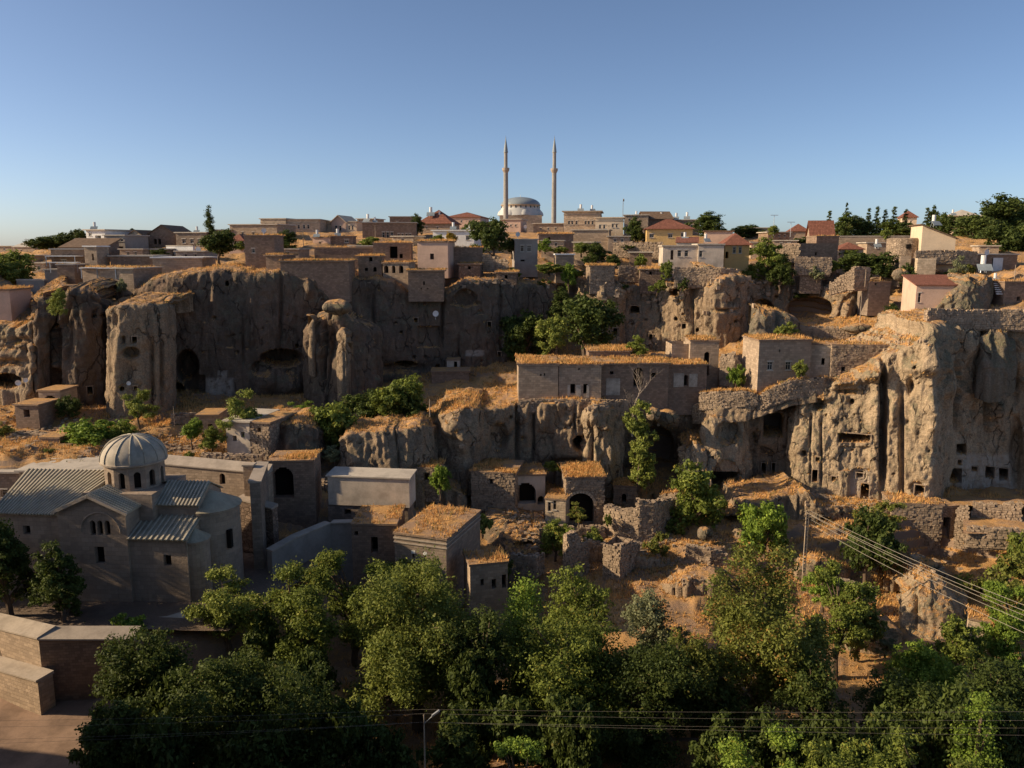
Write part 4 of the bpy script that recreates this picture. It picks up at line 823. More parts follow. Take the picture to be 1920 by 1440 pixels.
def rubble_wall(label, pts, th=0.7, size=0.42, mat='rubble', name='rubble_wall', ragged=0.4, cat='stone wall', grass=0.0):
    """pts: (u, v bottom, v top, y) along the wall; a rough core with loose-laid stones on its face and crown"""
    B = [P(u, vb, y) for u, vb, vt, y in pts]; H = [y * ray(u, vt)[2] - b[2] for (u, vb, vt, y), b in zip(pts, B)]
    root = thing(name, label, cat, B[0]); o = B[0]; r = random.Random(int(abs(o[0] * 91 + o[1] * 17)))
    core = MB(); st = MB()
    for i in range(len(B) - 1):
        a, b = B[i] - o, B[i + 1] - o; L = np.linalg.norm((b - a)[:2]); dd = (b - a) / max(L, 1e-6); dd[2] = 0
        nn = np.array((dd[1], -dd[0], 0)); n = max(1, int(L / (size * .8)))
        for k in range(n):
            t0, t1 = k / n, (k + 1) / n; A0, A1 = a + (b - a) * t0, a + (b - a) * t1
            h0, h1 = H[i] + (H[i + 1] - H[i]) * t0, H[i] + (H[i + 1] - H[i]) * t1; j = r.uniform(-ragged, ragged) * .5
            bk = -nn * th; lo = np.array((0, 0, -1.0)); c0, c1 = np.array((0, 0, h0 + j)), np.array((0, 0, h1 + j))
            f = [A0 + lo, A1 + lo, A1 + lo + bk, A0 + lo + bk, A0 + c0, A1 + c1, A1 + c1 + bk, A0 + c0 + bk]; core.hexa([tuple(q) for q in f])
        z = -.8; Hm = max(H[i], H[i + 1]) + .3
        while z < Hm:
            ch = size * r.uniform(.5, .9); x = r.uniform(-.2, .1)
            while x < L:
                cw = size * r.uniform(.6, 1.5); t = min(1, max(0, (x + cw / 2) / L))
                if z + ch * .5 < H[i] + (H[i + 1] - H[i]) * t + r.uniform(-.1, .2):
                    c = stone_unit(r, cw / 2 * .95, r.uniform(.08, .2), ch / 2 * .93); m_ = a + (b - a) * t
                    base = np.array((m_[0], m_[1], a[2] + (b[2] - a[2]) * t + z + ch / 2))
                    st.hexa([tuple(base + dd * q[0] + nn * (-q[1]) + np.array((0, 0, q[2]))) for q in c])
                x += cw
            z += ch
        for k in range(int(L / size * 1.3)):
            t = r.random(); c = stone_unit(r, size * r.uniform(.25, .55), size * r.uniform(.25, .5), size * r.uniform(.2, .4)); m_ = a + (b - a) * t - nn * r.uniform(.1, th)
            base = np.array((m_[0], m_[1], a[2] + (b[2] - a[2]) * t + H[i] + (H[i + 1] - H[i]) * t + .05)); st.hexa([tuple(base + dd * q[0] + nn * q[1] + np.array((0, 0, q[2]))) for q in c])
    if grass:
        for i in range(len(B) - 1):
            a, b = B[i], B[i + 1]; L = np.linalg.norm((b - a)[:2]); nn = np.array(((b - a)[1] / L, -(b - a)[0] / L, 0)) * th
            ta, tb = a + (0, 0, H[i] + .15), b + (0, 0, H[i + 1] + .15); roof_grass([ta, tb, tb - nn * 1.6, ta - nn * 1.6], grass, 12)
    core.build('wall_core', [M[mat]], root); st.build('wall_stones', [M['boulder']], root, kind='stuff')
    return root
def chimney(root, x, y, z, w=0.5, h=1.1, mat='cap', cap=True):
    mb = MB(); mb.box(x, y, z, x + w, y + w, z + h, 0)
    if cap: mb.box(x - .08, y - .08, z + h + .001, x + w + .08, y + w + .08, z + h + .1, 0)
    return mb.build('chimney', [M[mat]], root)
def at(u, v, y): return P(u, v, y)
# ------------------------------------------------------------------ the domed church
CH_A = radians(-4.0); CH_O = P(10, 1118, 71.4)
church = thing('church', 'grey stone church with a ribbed dome on a round drum and ribbed metal roofs', 'church', CH_O, CH_A)
def ch_px(u, v, ly=0.0):
    """pixel to the church's own frame on its vertical plane ly behind the front"""
    d = np.array((cos(CH_A), sin(CH_A), 0)); q = np.array((-sin(CH_A), cos(CH_A), 0)); n = -q; o = CH_O + q * ly
    r = ray(u, v); k = np.dot(o, n) / np.dot(r, n); X = r * k - CH_O; return float(np.dot(X, d)), float(X[2])
def px_holes(lst, ly=0.0, z_off=3.0, x_off=0.0):
    out = []
    for u, v, w, h, arch in lst:
        a, z0 = ch_px(u - w / 2, v + h / 2, ly); b, z1 = ch_px(u + w / 2, v - h / 2, ly); out.append((a - x_off, z0 + z_off, b - x_off, z1 + z_off, arch))
    return out
xn0 = 0.0; xt0 = ch_px(122, 1050)[0]; xt1 = ch_px(242, 1050, -.5)[0]; xe1 = ch_px(352, 1050, -.2)[0]; xc1 = ch_px(372, 960, 2.6)[0]
def ribbed_roof(name, c, nr, th=0.12, mat='lead', rib='lead_rib', rw=.13, rh=.16):
    """c: eave-left, eave-right, ridge-right, ridge-left; each standing seam is a piece of its own"""
    c = [np.array(p, float) for p in c]; mb = MB(); up = np.array((0, 0, th)); mb.hexa([tuple(p) for p in c] + [tuple(p + up) for p in c])
    ro = mb.build(name, [M[mat]], church)
    for i in range(nr):
        t = (i + .5) / nr; a = c[0] * (1 - t) + c[1] * t; b = c[3] * (1 - t) + c[2] * t; d = (b - a) / np.linalg.norm(b - a)
        r = MB(); r.bar(a - d * .12 + up * 1.3, b + up * 1.3, rw, rh); r.build('roof_rib', [M[rib]], ro)
    return ro
EH = 8.35; RH = 10.9; CY = 5.2            # nave eave, ridge, distance of the ridge behind the front
mb = MB(); LO = -3.0
hn = px_holes([(50, 994, 12, 16, False), (50, 1088, 24, 52, True)])
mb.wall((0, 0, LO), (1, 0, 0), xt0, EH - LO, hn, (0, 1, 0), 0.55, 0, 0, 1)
mb.wall((0, 0, LO), (0, 1, 0), 2 * CY, EH - LO, [], (1, 0, 0), .5); mb.poly([(0, 0, EH), (0, 2 * CY, EH), (0, CY, RH)])
# transept
TH, TR = 8.75, 10.25; ft = -.5; xm = (xt0 + xt1) / 2
ht = px_holes([(174, 990, 8, 27, True), (187.5, 990, 8, 27, True), (201.5, 990, 8, 27, True), (187, 1041, 15, 31, False)], ft, 3.0, xt0)
mb.wall((xt0, ft, LO), (1, 0, 0), xt1 - xt0, TH - LO, ht, (0, 1, 0), .5, 0, 0, 1)
mb.poly([(xt0, ft, TH), (xt1, ft, TH), (xm, ft, TR)])
mb.poly([(xt0, ft, LO), (xt0, 0, LO), (xt0, 0, TH), (xt0, ft, TH)])
mb.wall((xt1, ft, LO), (0, 1, 0), 3.4, TH - LO, [], (-1, 0, 0), .4)
# aisle (lower east bay) and choir above it
AH = 6.2; AT = 7.35; cy0 = 2.7; CE = 8.6; CR = 10.0
ha = px_holes([(314, 1051, 13, 20, False)], -.2, 3.0, xt1)
mb.wall((xt1, -.2, LO), (1, 0, 0), xe1 - xt1, AH - LO, ha, (0, 1, 0), .5, 0, 0, 1)
mb.poly([(xe1, -.2, LO), (xe1, cy0, LO), (xe1, cy0, AT), (xe1, -.2, AH)])
mb.wall((xt1, cy0, 3), (1, 0, 0), xc1 - xt1, CE - 3, [], (0, 1, 0), .3)
mb.poly([(xc1, cy0, LO), (xc1, CY * 2 - cy0, LO), (xc1, CY * 2 - cy0, CE), (xc1, CY, CR), (xc1, cy0, CE)])
mb.poly([(0, 2 * CY, LO), (xe1, 2 * CY, LO), (xe1, 2 * CY, AH), (0, 2 * CY, EH)])
# crossing block under the drum
xd, yd = ch_px(252, 905, CY)[0] + .15, CY
mb.box(xd - 3.4, yd - 3.4, 5.0, xd + 3.4, yd + 3.4, 9.75)
mb.build('wall', [M['church'], M['unlit_room']], church)
# apse and the small side apse
ap = MB(); ax = xc1 - .1; ay = CY; ar = 2.8
ap.lathe([(ar, LO), (ar, 7.6), (ar + .14, 7.62), (ar + .14, 7.85)], ax, ay, 22, 0, -pi / 2, pi / 2)
ap.lathe([(1.35, LO), (1.35, 5.6), (1.45, 5.62), (1.45, 5.8)], xe1 - .02, 1.35, 12, 0, -pi / 2, pi / 2)
apo = ap.build('apse', [M['church']], church)
ar_ = MB(); ar_.lathe([(ar + .22, 7.851), (0.02, 9.35)], ax, ay, 22, 0, -pi / 2, pi / 2); ar_.lathe([(1.5, 5.801), (0.02, 6.8)], xe1 - .02, 1.35, 12, 0, -pi / 2, pi / 2)
ar_.build('apse_roof', [M['lead']], church)
wi = MB(); wi.box(ax + ar - .5, ay - 1.7, 4.0, ax + ar - .1, ay - 1.2, 5.8); wi.build('apse_window', [M['unlit_room']], church)
# roofs
ribbed_roof('nave_roof', [(-.3, -.35, EH - .1), (xt0 + .1, -.35, EH - .1), (xt0 + 3.2, CY, RH), (-.3, CY, RH)], 23)
b = MB(); b.hexa([(-.3, 2 * CY + .3, EH - .1), (xd, 2 * CY + .3, EH - .1), (xd, CY, RH), (-.3, CY, RH), (-.3, 2 * CY + .3, EH), (xd, 2 * CY + .3, EH), (xd, CY, RH + .1), (-.3, CY, RH + .1)]); b.build('nave_roof', [M['lead']], church)
yb_ = yd - 2.9
for nm, xa, xb in (('left', xt0 - .25, xm), ('right', xt1 + .3, xm)):
    zz = TH - .12; ro = MB(); c = [(xa, ft - .3, zz), (xb, ft - .3, TR), (xb, yb_ + .9, TR), (xa, yb_ + .3, zz)]; ro.hexa(c + [(x, y_, z + .14) for x, y_, z in c])
    roo = ro.build('transept_roof', [M['lead']], church)
    for i in range(9):
        t = (i + .5) / 9; y_ = ft - .3 + t * (yb_ - ft + .6); r = MB(); r.bar((xa, y_, zz + .18), (xb, y_, TR + .18), .11, .1); r.build('roof_rib', [M['lead_rib']], roo)
e_ = MB()
for xa in (xt0 - .3, xt1 + .35): e_.bar((xa, ft - .34, TH - .1), (xm, ft - .34, TR + .05), .16, .26)
e_.build('gable_coping', [M['cap']], church)
ribbed_roof('aisle_roof', [(xt1 - .1, -.55, AH - .05), (xe1 + .15, -.55, AH - .05), (xe1 + .15, cy0 + .1, AT), (xt1 - .1, cy0 + .1, AT)], 11)
ribbed_roof('choir_roof', [(xt1 + 1.2, cy0 - .35, CE - .1), (xc1 + .15, cy0 - .35, CE - .1), (xc1 + .15, CY, CR), (xt1 + 1.2, CY, CR)], 12)
b = MB(); b.hexa([(xt1 - 2, CY, CR), (xc1 + .15, CY, CR), (xc1 + .15, 8, CE), (xt1 - 2, 8, CE), (xt1 - 2, CY, CR + .1), (xc1 + .15, CY, CR + .1), (xc1 + .15, 8, CE + .1), (xt1 - 2, 8, CE + .1)]); b.build('choir_roof', [M['lead']], church)
# drum with arched windows, cornice, dome with ribs
R0 = 2.76; Z0, Z1 = 9.1, 12.0
dr = MB(); n = 12
for i in range(n):
    a0, a1 = 2 * pi * (i - .5) / n - pi / 2 + .06, 2 * pi * (i + .5) / n - pi / 2 + .06
    p, q_ = np.array((xd + R0 * cos(a0), yd + R0 * sin(a0), Z0)), np.array((xd + R0 * cos(a1), yd + R0 * sin(a1), Z0)); L = np.linalg.norm(q_ - p); dd = (q_ - p) / L
    inn = (-np.cos((a0 + a1) / 2), -np.sin((a0 + a1) / 2), 0)
    dr.wall(p, dd, L, Z1 - Z0, [(L / 2 - .30, .85, L / 2 + .30, 2.45, True)], inn, .4, 0, 0, 1)
dro = dr.build('drum', [M['church'], M['unlit_room']], church)
co = MB(); co.lathe([(R0, Z1), (R0 + .28, Z1 + .12), (R0 + .32, Z1 + .3), (R0 + .15, Z1 + .36)], xd, yd, 36); co.lathe([(R0 + .16, Z0 - .1), (R0 + .16, Z0 + .22), (R0, Z0 + .3)], xd, yd, 24); co.build('drum_cornice', [M['cap']], church)
DZ = Z1 + .34; DH = 2.3; RD = R0 + .22
prof = [(RD * cos(t) ** .92, DZ + DH * sin(t)) for t in np.linspace(0, pi / 2 - .02, 14)] + [(0.01, DZ + DH + .06)]
do = MB(); do.lathe(prof, xd, yd, 36); doo = do.build('dome', [M['lead_dome']], church, smooth=True)
for i in range(14):
    a = 2 * pi * i / 14 - 1.62; r = MB(); r.tube([(xd + (p_[0] + .02) * cos(a), yd + (p_[0] + .02) * sin(a), p_[1] + .02) for p_ in prof[:-1]], .065, 5); r.build('dome_rib', [M['lead_rib']], doo)
# blind arch over the transept windows
arc = MB(); cx_, cz_ = ch_px(187, 975, ft)
arc.tube([(cx_ + 1.9 * cos(t), ft, cz_ - 1.2 + 1.9 * sin(t)) for t in np.linspace(0, pi, 17)], .10, 4); arc.build('blind_arch', [M['church']], church)
pv = MB(); pv.box(-3, -3.2, -.35, 19, -.3, .02)
pvo = pv.build('church_pavement', [M['concrete']], None, loc=CH_O, rz=CH_A, kind='structure')

# ------------------------------------------------------------------ lower-left walls and neighbours
house('monastery_wing', 'long flat-roofed stone wing behind the church with two roof chimneys', 'building', -140, 935, 90, 192, 886, -1, 7.5, 'stone_grey', [(8, 925, 10, 14, 'w'), (-40, 925, 10, 14, 'w')], roof=('flat', .3, 0, 'concrete'), found=9)
o, W, H = house('monastery_wing', 'raised flat-roofed stone block beside the church drum with a projecting roof edge', 'building', 40, 925, 88.6, 196, 884, -2, 8.5, 'stone_grey', roof=('flat', .35, 0, 'concrete'), found=8)
def post(label, u, vb, vt, y, w, name='chimney_pot', cat='chimney', mat='concrete', capw=.12):
    p = P(u, vb, y); h = y * ray(u, vt)[2] - p[2]; r = thing(name, label, cat, p); mb = MB(); mb.box(-w / 2, -w / 2, -.5, w / 2, w / 2, h); mb.build('shaft', [M[mat]], r)
    c = MB(); c.box(-w / 2 - capw, -w / 2 - capw, h + .001, w / 2 + capw, w / 2 + capw, h + .16); c.build('cap', [M['cap']], r); return r
post('short pale square chimney on the flat roof far behind the nave', 60, 866, 847, 96, .5)
post('short pale square chimney on the flat roof beside the dome', 125, 866, 849, 96, .5)
# court wall right of the drum
def capped_wall(label, pts, th=.7, mat='stone', capmat='cap', holes=(), name='court_wall', cat='wall', caph=.5, slopecap=True, low=3.0):
    o = P(pts[0][0], pts[0][1], pts[0][3]); r = thing(name, label, cat, o)
    w = MB(); c = MB()
    Q = [P(u, vb, y) - o for u, vb, vt, y in pts]; Ht = [y * ray(u, vt)[2] - (q_[2] + o[2]) for (u, vb, vt, y), q_ in zip(pts, Q)]
    for i in range(len(Q) - 1):
        a, b_ = Q[i], Q[i + 1]; L = np.linalg.norm((b_ - a)[:2]); d = np.array(((b_ - a)[0] / L, (b_ - a)[1] / L, 0)); nn = np.array((d[1], -d[0], 0)); bk = -nn * th
        hh = []
        if Ht[i] == Ht[i + 1] or True:
            for u, v, ww, h_, arch in holes:
                r_ = ray(u, v); A = o + a; k = np.dot(A, nn) / np.dot(r_, nn); X = r_ * k - A; s = np.dot(X, d); m_ = mpp(u, v, X[1] + A[1])
                if 0 < s < L: hh.append((s - ww * m_ / 2, X[2] - h_ * m_ / 2 + low, s + ww * m_ / 2, X[2] + h_ * m_ / 2 + low, arch))
        zt = min(a[2] + Ht[i], b_[2] + Ht[i + 1]); zb = max(a[2], b_[2]) * 0 + a[2]
        w.wall(a - np.array((0, 0, low)), d, L, zt - a[2] + low, hh, -nn, .45, 0, 0, 1)
        za, zc = a[2] + Ht[i], b_[2] + Ht[i + 1]
        A0, B0 = np.array((a[0], a[1], zt)), np.array((b_[0], b_[1], zt)); A1, B1 = np.array((a[0], a[1], za)), np.array((b_[0], b_[1], zc))
        w.poly([A0, B0, B1, A1]); lo = np.array((0, 0, -low))
        w.poly([a + lo, a + lo + bk, A1 + bk, A1]); w.poly([b_ + lo, b_ + lo + bk, B1 + bk, B1]); w.poly([a + lo + bk, b_ + lo + bk, B1 + bk, A1 + bk]); w.poly([A1, B1, B1 + bk, A1 + bk])
        ov = nn * .14; u1 = np.array((0, 0, .14)); up2 = np.array((0, 0, caph if slopecap else .14))
        cc = [A1 + ov + (0, 0, .002), B1 + ov + (0, 0, .002), B1 + bk - ov + (0, 0, .002), A1 + bk - ov + (0, 0, .002)]
        c.hexa([tuple(p) for p in cc] + [tuple(cc[0] + u1), tuple(cc[1] + u1), tuple(cc[2] + up2), tuple(cc[3] + up2)])
    w.build('wall', [M[mat], M['unlit_room']], r); c.build('wall_cap', [M[capmat]], r); return r
capped_wall('stone court wall right of the church drum with one arched niche and sloped cap', [(300, 925, 870, 88), (470, 945, 886, 86), (505, 948, 889, 85.7)], 1.2, 'stone', holes=[(417, 898, 11, 21, True)], caph=.8, low=6)
post('tall square stone chimney shaft standing before the court wall', 471, 937, 872, 83.5, 1.0, 'chimney_shaft', 'chimney', 'stone', .12)
capped_wall('low brown wall stepping down below the tall chimney shaft', [(445, 950, 936, 82.5), (512, 985, 955, 81)], .9, 'rubble_brown', low=5, caph=.3, name='garden_wall')
# ruined room with a grass top
house('ruined_room', 'roofless arched stone room with dry grass along its top', 'ruin', 508, 960, 88, 592, 867, 4, 4.5, 'stone_brown', [(531, 905, 36, 58, 'a')], roof=('flat', .1), grass=9, found=3)
capped_wall('tall narrow buttress wall with a sloping sunlit top', [(497, 1085, 905, 78), (506, 955, 868, 86)], 1.0, 'stone_grey', low=4, caph=.25)
capped_wall('grey rendered ramp wall rising towards the white house', [(512, 1085, 1035, 76.5), (560, 1070, 1008, 79), (622, 1040, 982, 82.5), (662, 1040, 981, 82.2)], .8, 'plaster_grey', low=4, caph=.15, slopecap=False)
house('white_house', 'whitewashed windowless house with a broken pale slab roof', 'house', 616, 943, 88.6, 768, 893, -7, 2.9, 'plaster', roof=('shed', .18, .15, 'concrete'), found=.2)
house('stone_basement', 'shadowed stone basement carrying the whitewashed windowless house', 'basement', 617, 1000, 88.8, 766, 944, -7, 2.7, 'stone_grey', [(652, 960, 12, 10)], roof=('none',), found=3)
house('stone_house', 'brown stone house with one dark doorway behind the foreground trees', 'house', 662, 1075, 81, 745, 985, -1, 6, 'stone_brown', [(702, 1022, 12, 30), (668, 1000, 7, 8)], roof=('flat', .1), grass=6)
# large roof building with arcade
ar_h, W, H = house('arcaded_house', 'grey ashlar house with a wide weedy roof and a row of blind arches', 'house', 742, 1100, 78.6, 838, 1001, -19, 9.4, 'stone_grey', [(775, 1043, 4, 7), (797, 1046, 4, 7), (770, 1066, 16, 22, 'a'), (787, 1068, 14, 20, 'a'), (807, 1070, 16, 24, 'a')], roof=('flat', .12), grass=3, cornice=(.45, .9))
for u, v in ((775, 1037), (797, 1040)):
    wp = MB()
    r_ = ray(u, v); a_ = ar_h.rotation_euler[2]; d_ = np.array((cos(a_), sin(a_), 0)); n_ = np.array((sin(a_), -cos(a_), 0)); o_ = np.array(ar_h.location); X = r_ * (np.dot(o_, n_) / np.dot(r_, n_)) - o_; s_ = float(np.dot(X, d_))
    wp.box(s_ - .22, -.02, X[2] - .05, s_ + .22, -.004, X[2] + .3); wp.build('white_panel', [M['white']], ar_h)
house('stone_house', 'small flat-roofed stone house at the foot of the shaded bank with three openings', 'house', 882, 1145, 75.5, 952, 1062, 14, 3.4, 'stone', [(904, 1092, 6, 13), (926, 1095, 8, 19), (945, 1090, 8, 26)], roof=('flat', .12), grass=8)
o = [ob for ob in COL.objects if ob.get('label', '').startswith('small flat-roofed stone house at the foot')][0]; o.rotation_euler[2] = radians(14)
# retaining wall by the lane (lower left)
capped_wall('long retaining wall above the lane with a broad sloped cap', [(-70, 1262, 1160, 67), (84, 1308, 1198, 61.5)], 1.4, 'stone', caph=.5, name='retaining_wall', low=2)
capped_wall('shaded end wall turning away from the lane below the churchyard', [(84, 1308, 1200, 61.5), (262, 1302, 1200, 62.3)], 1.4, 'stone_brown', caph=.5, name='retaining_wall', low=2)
capped_wall('low stepped footing wall in front of the retaining wall', [(-70, 1290, 1236, 64), (76, 1330, 1278, 59.6)], 1.3, 'stone', caph=.25, name='footing_wall', low=2)
# ------------------------------------------------------------------ ruins on the slope below the long house
WIN_DEF = 'o'
house('vaulted_house', 'rubble-built vaulted house with one tiny square window under a deep grass roof', 'ruin', 884, 948, 100, 966, 885, -10, 6, 'rubble', [(921, 903, 6, 9)], roof=('flat', .15), grass=14, found=2, rubble=.42)
house('vaulted_house', 'roofless plastered vault bay with a small black arch between two grass-topped ruins', 'ruin', 962, 948, 101, 1022, 893, 6, 5, 'plaster', [(1014, 938, 12, 16, 'a'), (985, 925, 40, 40, 'a')], roof=('flat', .15), grass=14, found=2)
o, W, H = house('arch_house', 'ruined stone house front with a great round arch and grass on top', 'ruin', 1060, 985, 98.5, 1132, 897, 2, 7, 'rubble', [(1088, 953, 53, 62, 'a')], roof=('flat', .2), grass=14, found=3, rubble=.36)
ab = MB(); p_, q_ = np.array(o.location), o.rotation_euler[2]
X = ray(1088, 953) ; X = X * (98.7 / X[1]) - p_; cxa = float(X[0] * cos(q_) + X[1] * sin(q_))
for i in range(15):
    t0, t1 = pi * i / 15, pi * (i + 1) / 15; g_ = .02; Zc = float((98.6 * ray(1088, 922 + 27)[2]) - p_[2])
    c = [(cxa + r * cos(t), -.07, Zc + r * sin(t)) for r, t in ((1.75, t0 + g_), (2.1, t0 + g_), (2.1, t1 - g_), (1.75, t1 - g_))]
    vb_ = MB(); vb_.hexa([c[0], c[1], c[2], c[3]] + [(x, .2, z) for x, y, z in c]); vb_.build('arch_stone', [M['stone_pale']], o)
house('stone_house', 'little flat-topped stone front with two white-framed windows left of the great arch', 'ruin', 1022, 985, 97.5, 1060, 936, -14, 4, 'stone_pale', [(1030, 950, 6, 17, 'w'), (1040, 947, 6, 17, 'w')], roof=('flat', .1), grass=16, found=3)
rubble_wall('rough rubble wall stepping up to a broken stone pier below the great arch', [(1132, 1005, 948, 96.5), (1160, 1010, 960, 95), (1190, 1015, 955, 94), (1196, 1015, 940, 93.8), (1222, 1015, 944, 93.8)], 1.0, .42)
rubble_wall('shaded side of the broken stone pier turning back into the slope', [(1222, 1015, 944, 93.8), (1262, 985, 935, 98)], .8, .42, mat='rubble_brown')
rubble_wall('low tumbled wall holding the terrace in front of the great arch', [(1015, 1000, 985, 96), (1060, 1000, 990, 95.3), (1132, 1005, 990, 95.5)], .8, .4)
o, W, H = house('ruined_hut', 'freestanding broken stone hut with a sunlit corner on the grassy slope', 'ruin', 1130, 1090, 86.5, 1162, 1022, -32, 3.5, 'rubble', roof=('none',), found=3, rubble=.38)
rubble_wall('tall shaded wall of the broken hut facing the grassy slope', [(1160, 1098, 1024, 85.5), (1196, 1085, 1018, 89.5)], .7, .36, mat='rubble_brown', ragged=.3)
rubble_wall('rough wall stub left of the broken hut behind the green bush', [(1062, 1098, 1005, 86.5), (1078, 1092, 1000, 87), (1102, 1088, 1028, 87.8)], .9, .4)
rubble_wall('ragged arch pier rising behind the broken hut', [(1100, 1060, 1015, 90), (1128, 1060, 1020, 90.5), (1142, 1055, 1028, 90)], .9, .4)
rubble_wall('short broken wall on the ledge under the black cave mouth', [(1236, 950, 930, 102), (1268, 952, 926, 101), (1300, 954, 936, 101)], .7, .36, grass=10)
rubble_wall('low fallen wall across the dry grass slope below the green trees', [(1286, 1040, 1024, 90), (1330, 1046, 1030, 89), (1362, 1050, 1040, 89)], .6, .34)
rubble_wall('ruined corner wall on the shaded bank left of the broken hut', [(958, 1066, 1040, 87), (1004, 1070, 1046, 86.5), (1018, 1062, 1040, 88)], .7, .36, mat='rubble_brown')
rubble_wall('low wall edging the path below the leaning power pole', [(1540, 1098, 1084, 83), (1600, 1108, 1094, 82), (1640, 1116, 1106, 81.5)], .6, .34)
house('ruined_room', 'small roofless stone room between the white windowless house and the fluted rock', 'ruin', 780, 905, 98, 822, 878, -8, 3.5, 'rubble', [(800, 894, 8, 14)], roof=('flat', .1), grass=14, found=2.5, rubble=.36)
house('ruined_room', 'little flat stone room on the terrace right of the vaulted ruins', 'ruin', 1150, 945, 104, 1196, 912, -10, 4, 'rubble', [(1170, 934, 9, 16, 'a')], roof=('flat', .12), grass=14, found=2.5, rubble=.36)
# ------------------------------------------------------------------ the long house on the ledge
house('long_house', 'long low flat-roofed house, its plain left end with two tiny windows', 'house', 972, 752, 110.6, 1046, 684, 1, 8.5, 'stone', [(1014, 703, 3, 4), (1021, 702, 3, 4)], roof=('flat', .25), grass=9, found=3.4, cornice=(.15,))
house('long_house', 'long low stone house, its middle with two tall dark windows in a white surround', 'house', 1047, 750, 110.9, 1127, 685, -1, 8.3, 'stone', [(1074, 729, 9, 18), (1098, 729, 9, 18), (1086, 692, 4, 3)], roof=('flat', .25), grass=9, found=3.4, cornice=(.15,))
o = [ob for ob in COL.objects if ob.get('label', '').startswith('long low stone house, its middle')][0]
for s0, s1 in ((1.25, 1.6), (2.45, 3.15), (3.95, 4.3)):
    w = MB(); w.box(s0, -.03, .35, s1, -.004, 2.15); w.build('white_panel', [M['whitewash']], o)
house('long_house', 'long low stone house, its whitewashed wing with an arched dark doorway', 'house', 1128, 745, 111.8, 1252, 684, 3, 7.5, 'stone_brown', [(1129.5, 733, 5, 28), (1197, 707, 19, 36, 'a'), (1226, 703, 10, 8), (1147, 699, 7, 6)], roof=('flat', .2), grass=9, found=3.4)
o = [ob for ob in COL.objects if ob.get('label', '').startswith('long low stone house, its whitewashed wing')][0]
w = MB(); w.box(.6, -.03, .3, 2.6, -.004, 2.7); w.build('plaster_patch', [M['whitewash']], o)
house('long_house', 'long low stone house, its right end with a whitewashed front and narrow arched door', 'house', 1252, 735, 113.2, 1324, 686, 5, 6.5, 'stone_brown', [(1286, 713, 9, 20, 'a')], roof=('flat', .2), grass=9, found=3.4)
o = [ob for ob in COL.objects if ob.get('label', '').startswith('long low stone house, its right end')][0]
w = MB(); w.box(.8, -.03, .7, 2.3, -.004, 2.7); w.build('plaster_patch', [M['whitewash']], o); w = MB(); w.box(3.1, -.03, .7, 4.3, -.004, 2.6); w.build('plaster_patch', [M['whitewash']], o)
rubble_wall('loose stone edging under the long house on the cliff lip', [(972, 762, 750, 109.4), (1050, 762, 751, 109.2), (1130, 765, 752, 109.2), (1175, 770, 752, 110)], .5, .4)
house('stone_store', 'low store with a thick thatch of dry grass behind the long house', 'store', 1104, 674, 119, 1182, 660, 0, 6, 'stone_brown', roof=('flat', .2), grass=16)
# broken walls with gaps
house('ruined_house', 'roofless ruined house with a broken window gap and grass on its wall tops', 'ruin', 1258, 700, 119, 1292, 645, 2, 4, 'stone', [(1272, 686, 17, 28)], roof=('none',), found=2)
house('ruined_house', 'tall roofless ruin with a grass cap and a high arched gap', 'ruin', 1292, 706, 118, 1346, 640, -3, 5, 'stone', [(1325, 682, 12, 44, 'a'), (1300, 704, 6, 8)], roof=('flat', .1), grass=16, found=2)
rubble_wall('crumbling rubble stub beside the tall roofless ruin', [(1350, 712, 668, 116), (1374, 715, 662, 115), (1384, 716, 676, 115)], .8, .4)
rubble_wall('dry-stone terrace wall left of the roofless ruin', [(1220, 690, 664, 120), (1258, 692, 668, 119.5)], .6, .4)
o, W, H = house('stone_house', 'tall flat-roofed stone house with a sunlit left side and two shuttered windows', 'house', 1419, 735, 110.5, 1516, 640, 6, 5.8, 'stone', [(1444, 686, 11, 16, 'w'), (1478, 686, 11, 16, 'w'), (1462, 658, 3, 5)], roof=('flat', .15), grass=9, found=2)
rubble_wall('curved dry-stone terrace wall with a grassy crown below the tall stone house', [(1312, 758, 738, 112), (1345, 756, 735, 110.8), (1395, 752, 734, 109.8), (1418, 750, 740, 109.6)], .8, .36, grass=22)
rubble_wall('coursed retaining wall bulging above the cliff mouth', [(1405, 768, 754, 110.3), (1440, 752, 732, 109.3), (1480, 738, 714, 109.0), (1540, 730, 710, 109.2), (1566, 726, 713, 110.2)], .8, .32, grass=22)
# lit wall right of it
house('stone_house', 'sunlit smooth stone bay with one small window at the head of the long rubble wall', 'house', 1512, 702, 112.6, 1556, 646, -24, 4, 'stone_pale', [(1543, 678, 7, 12)], roof=('flat', .1), grass=8, found=3)
o, W, H = house('terrace_wall', 'long sunlit rubble wall with a small square window above the cliff dwellings', 'stone wall', 1556, 712, 110.8, 1722, 648, -5, 3, 'rubble', [(1581, 692, 8, 8)], roof=('flat', .1), grass=8, found=4, rubble=.42)
rubble_wall('grassy rubble parapet crowning the great right cliff', [(1738, 604, 580, 108.6), (1800, 606, 583, 109), (1870, 606, 583, 109.4), (1960, 610, 582, 108.5)], .9, .42)
rubble_wall('low tumbled field wall crossing the dry terrace', [(1492, 628, 613, 124), (1540, 630, 614, 123.5), (1590, 634, 618, 122.5)], .7, .4)
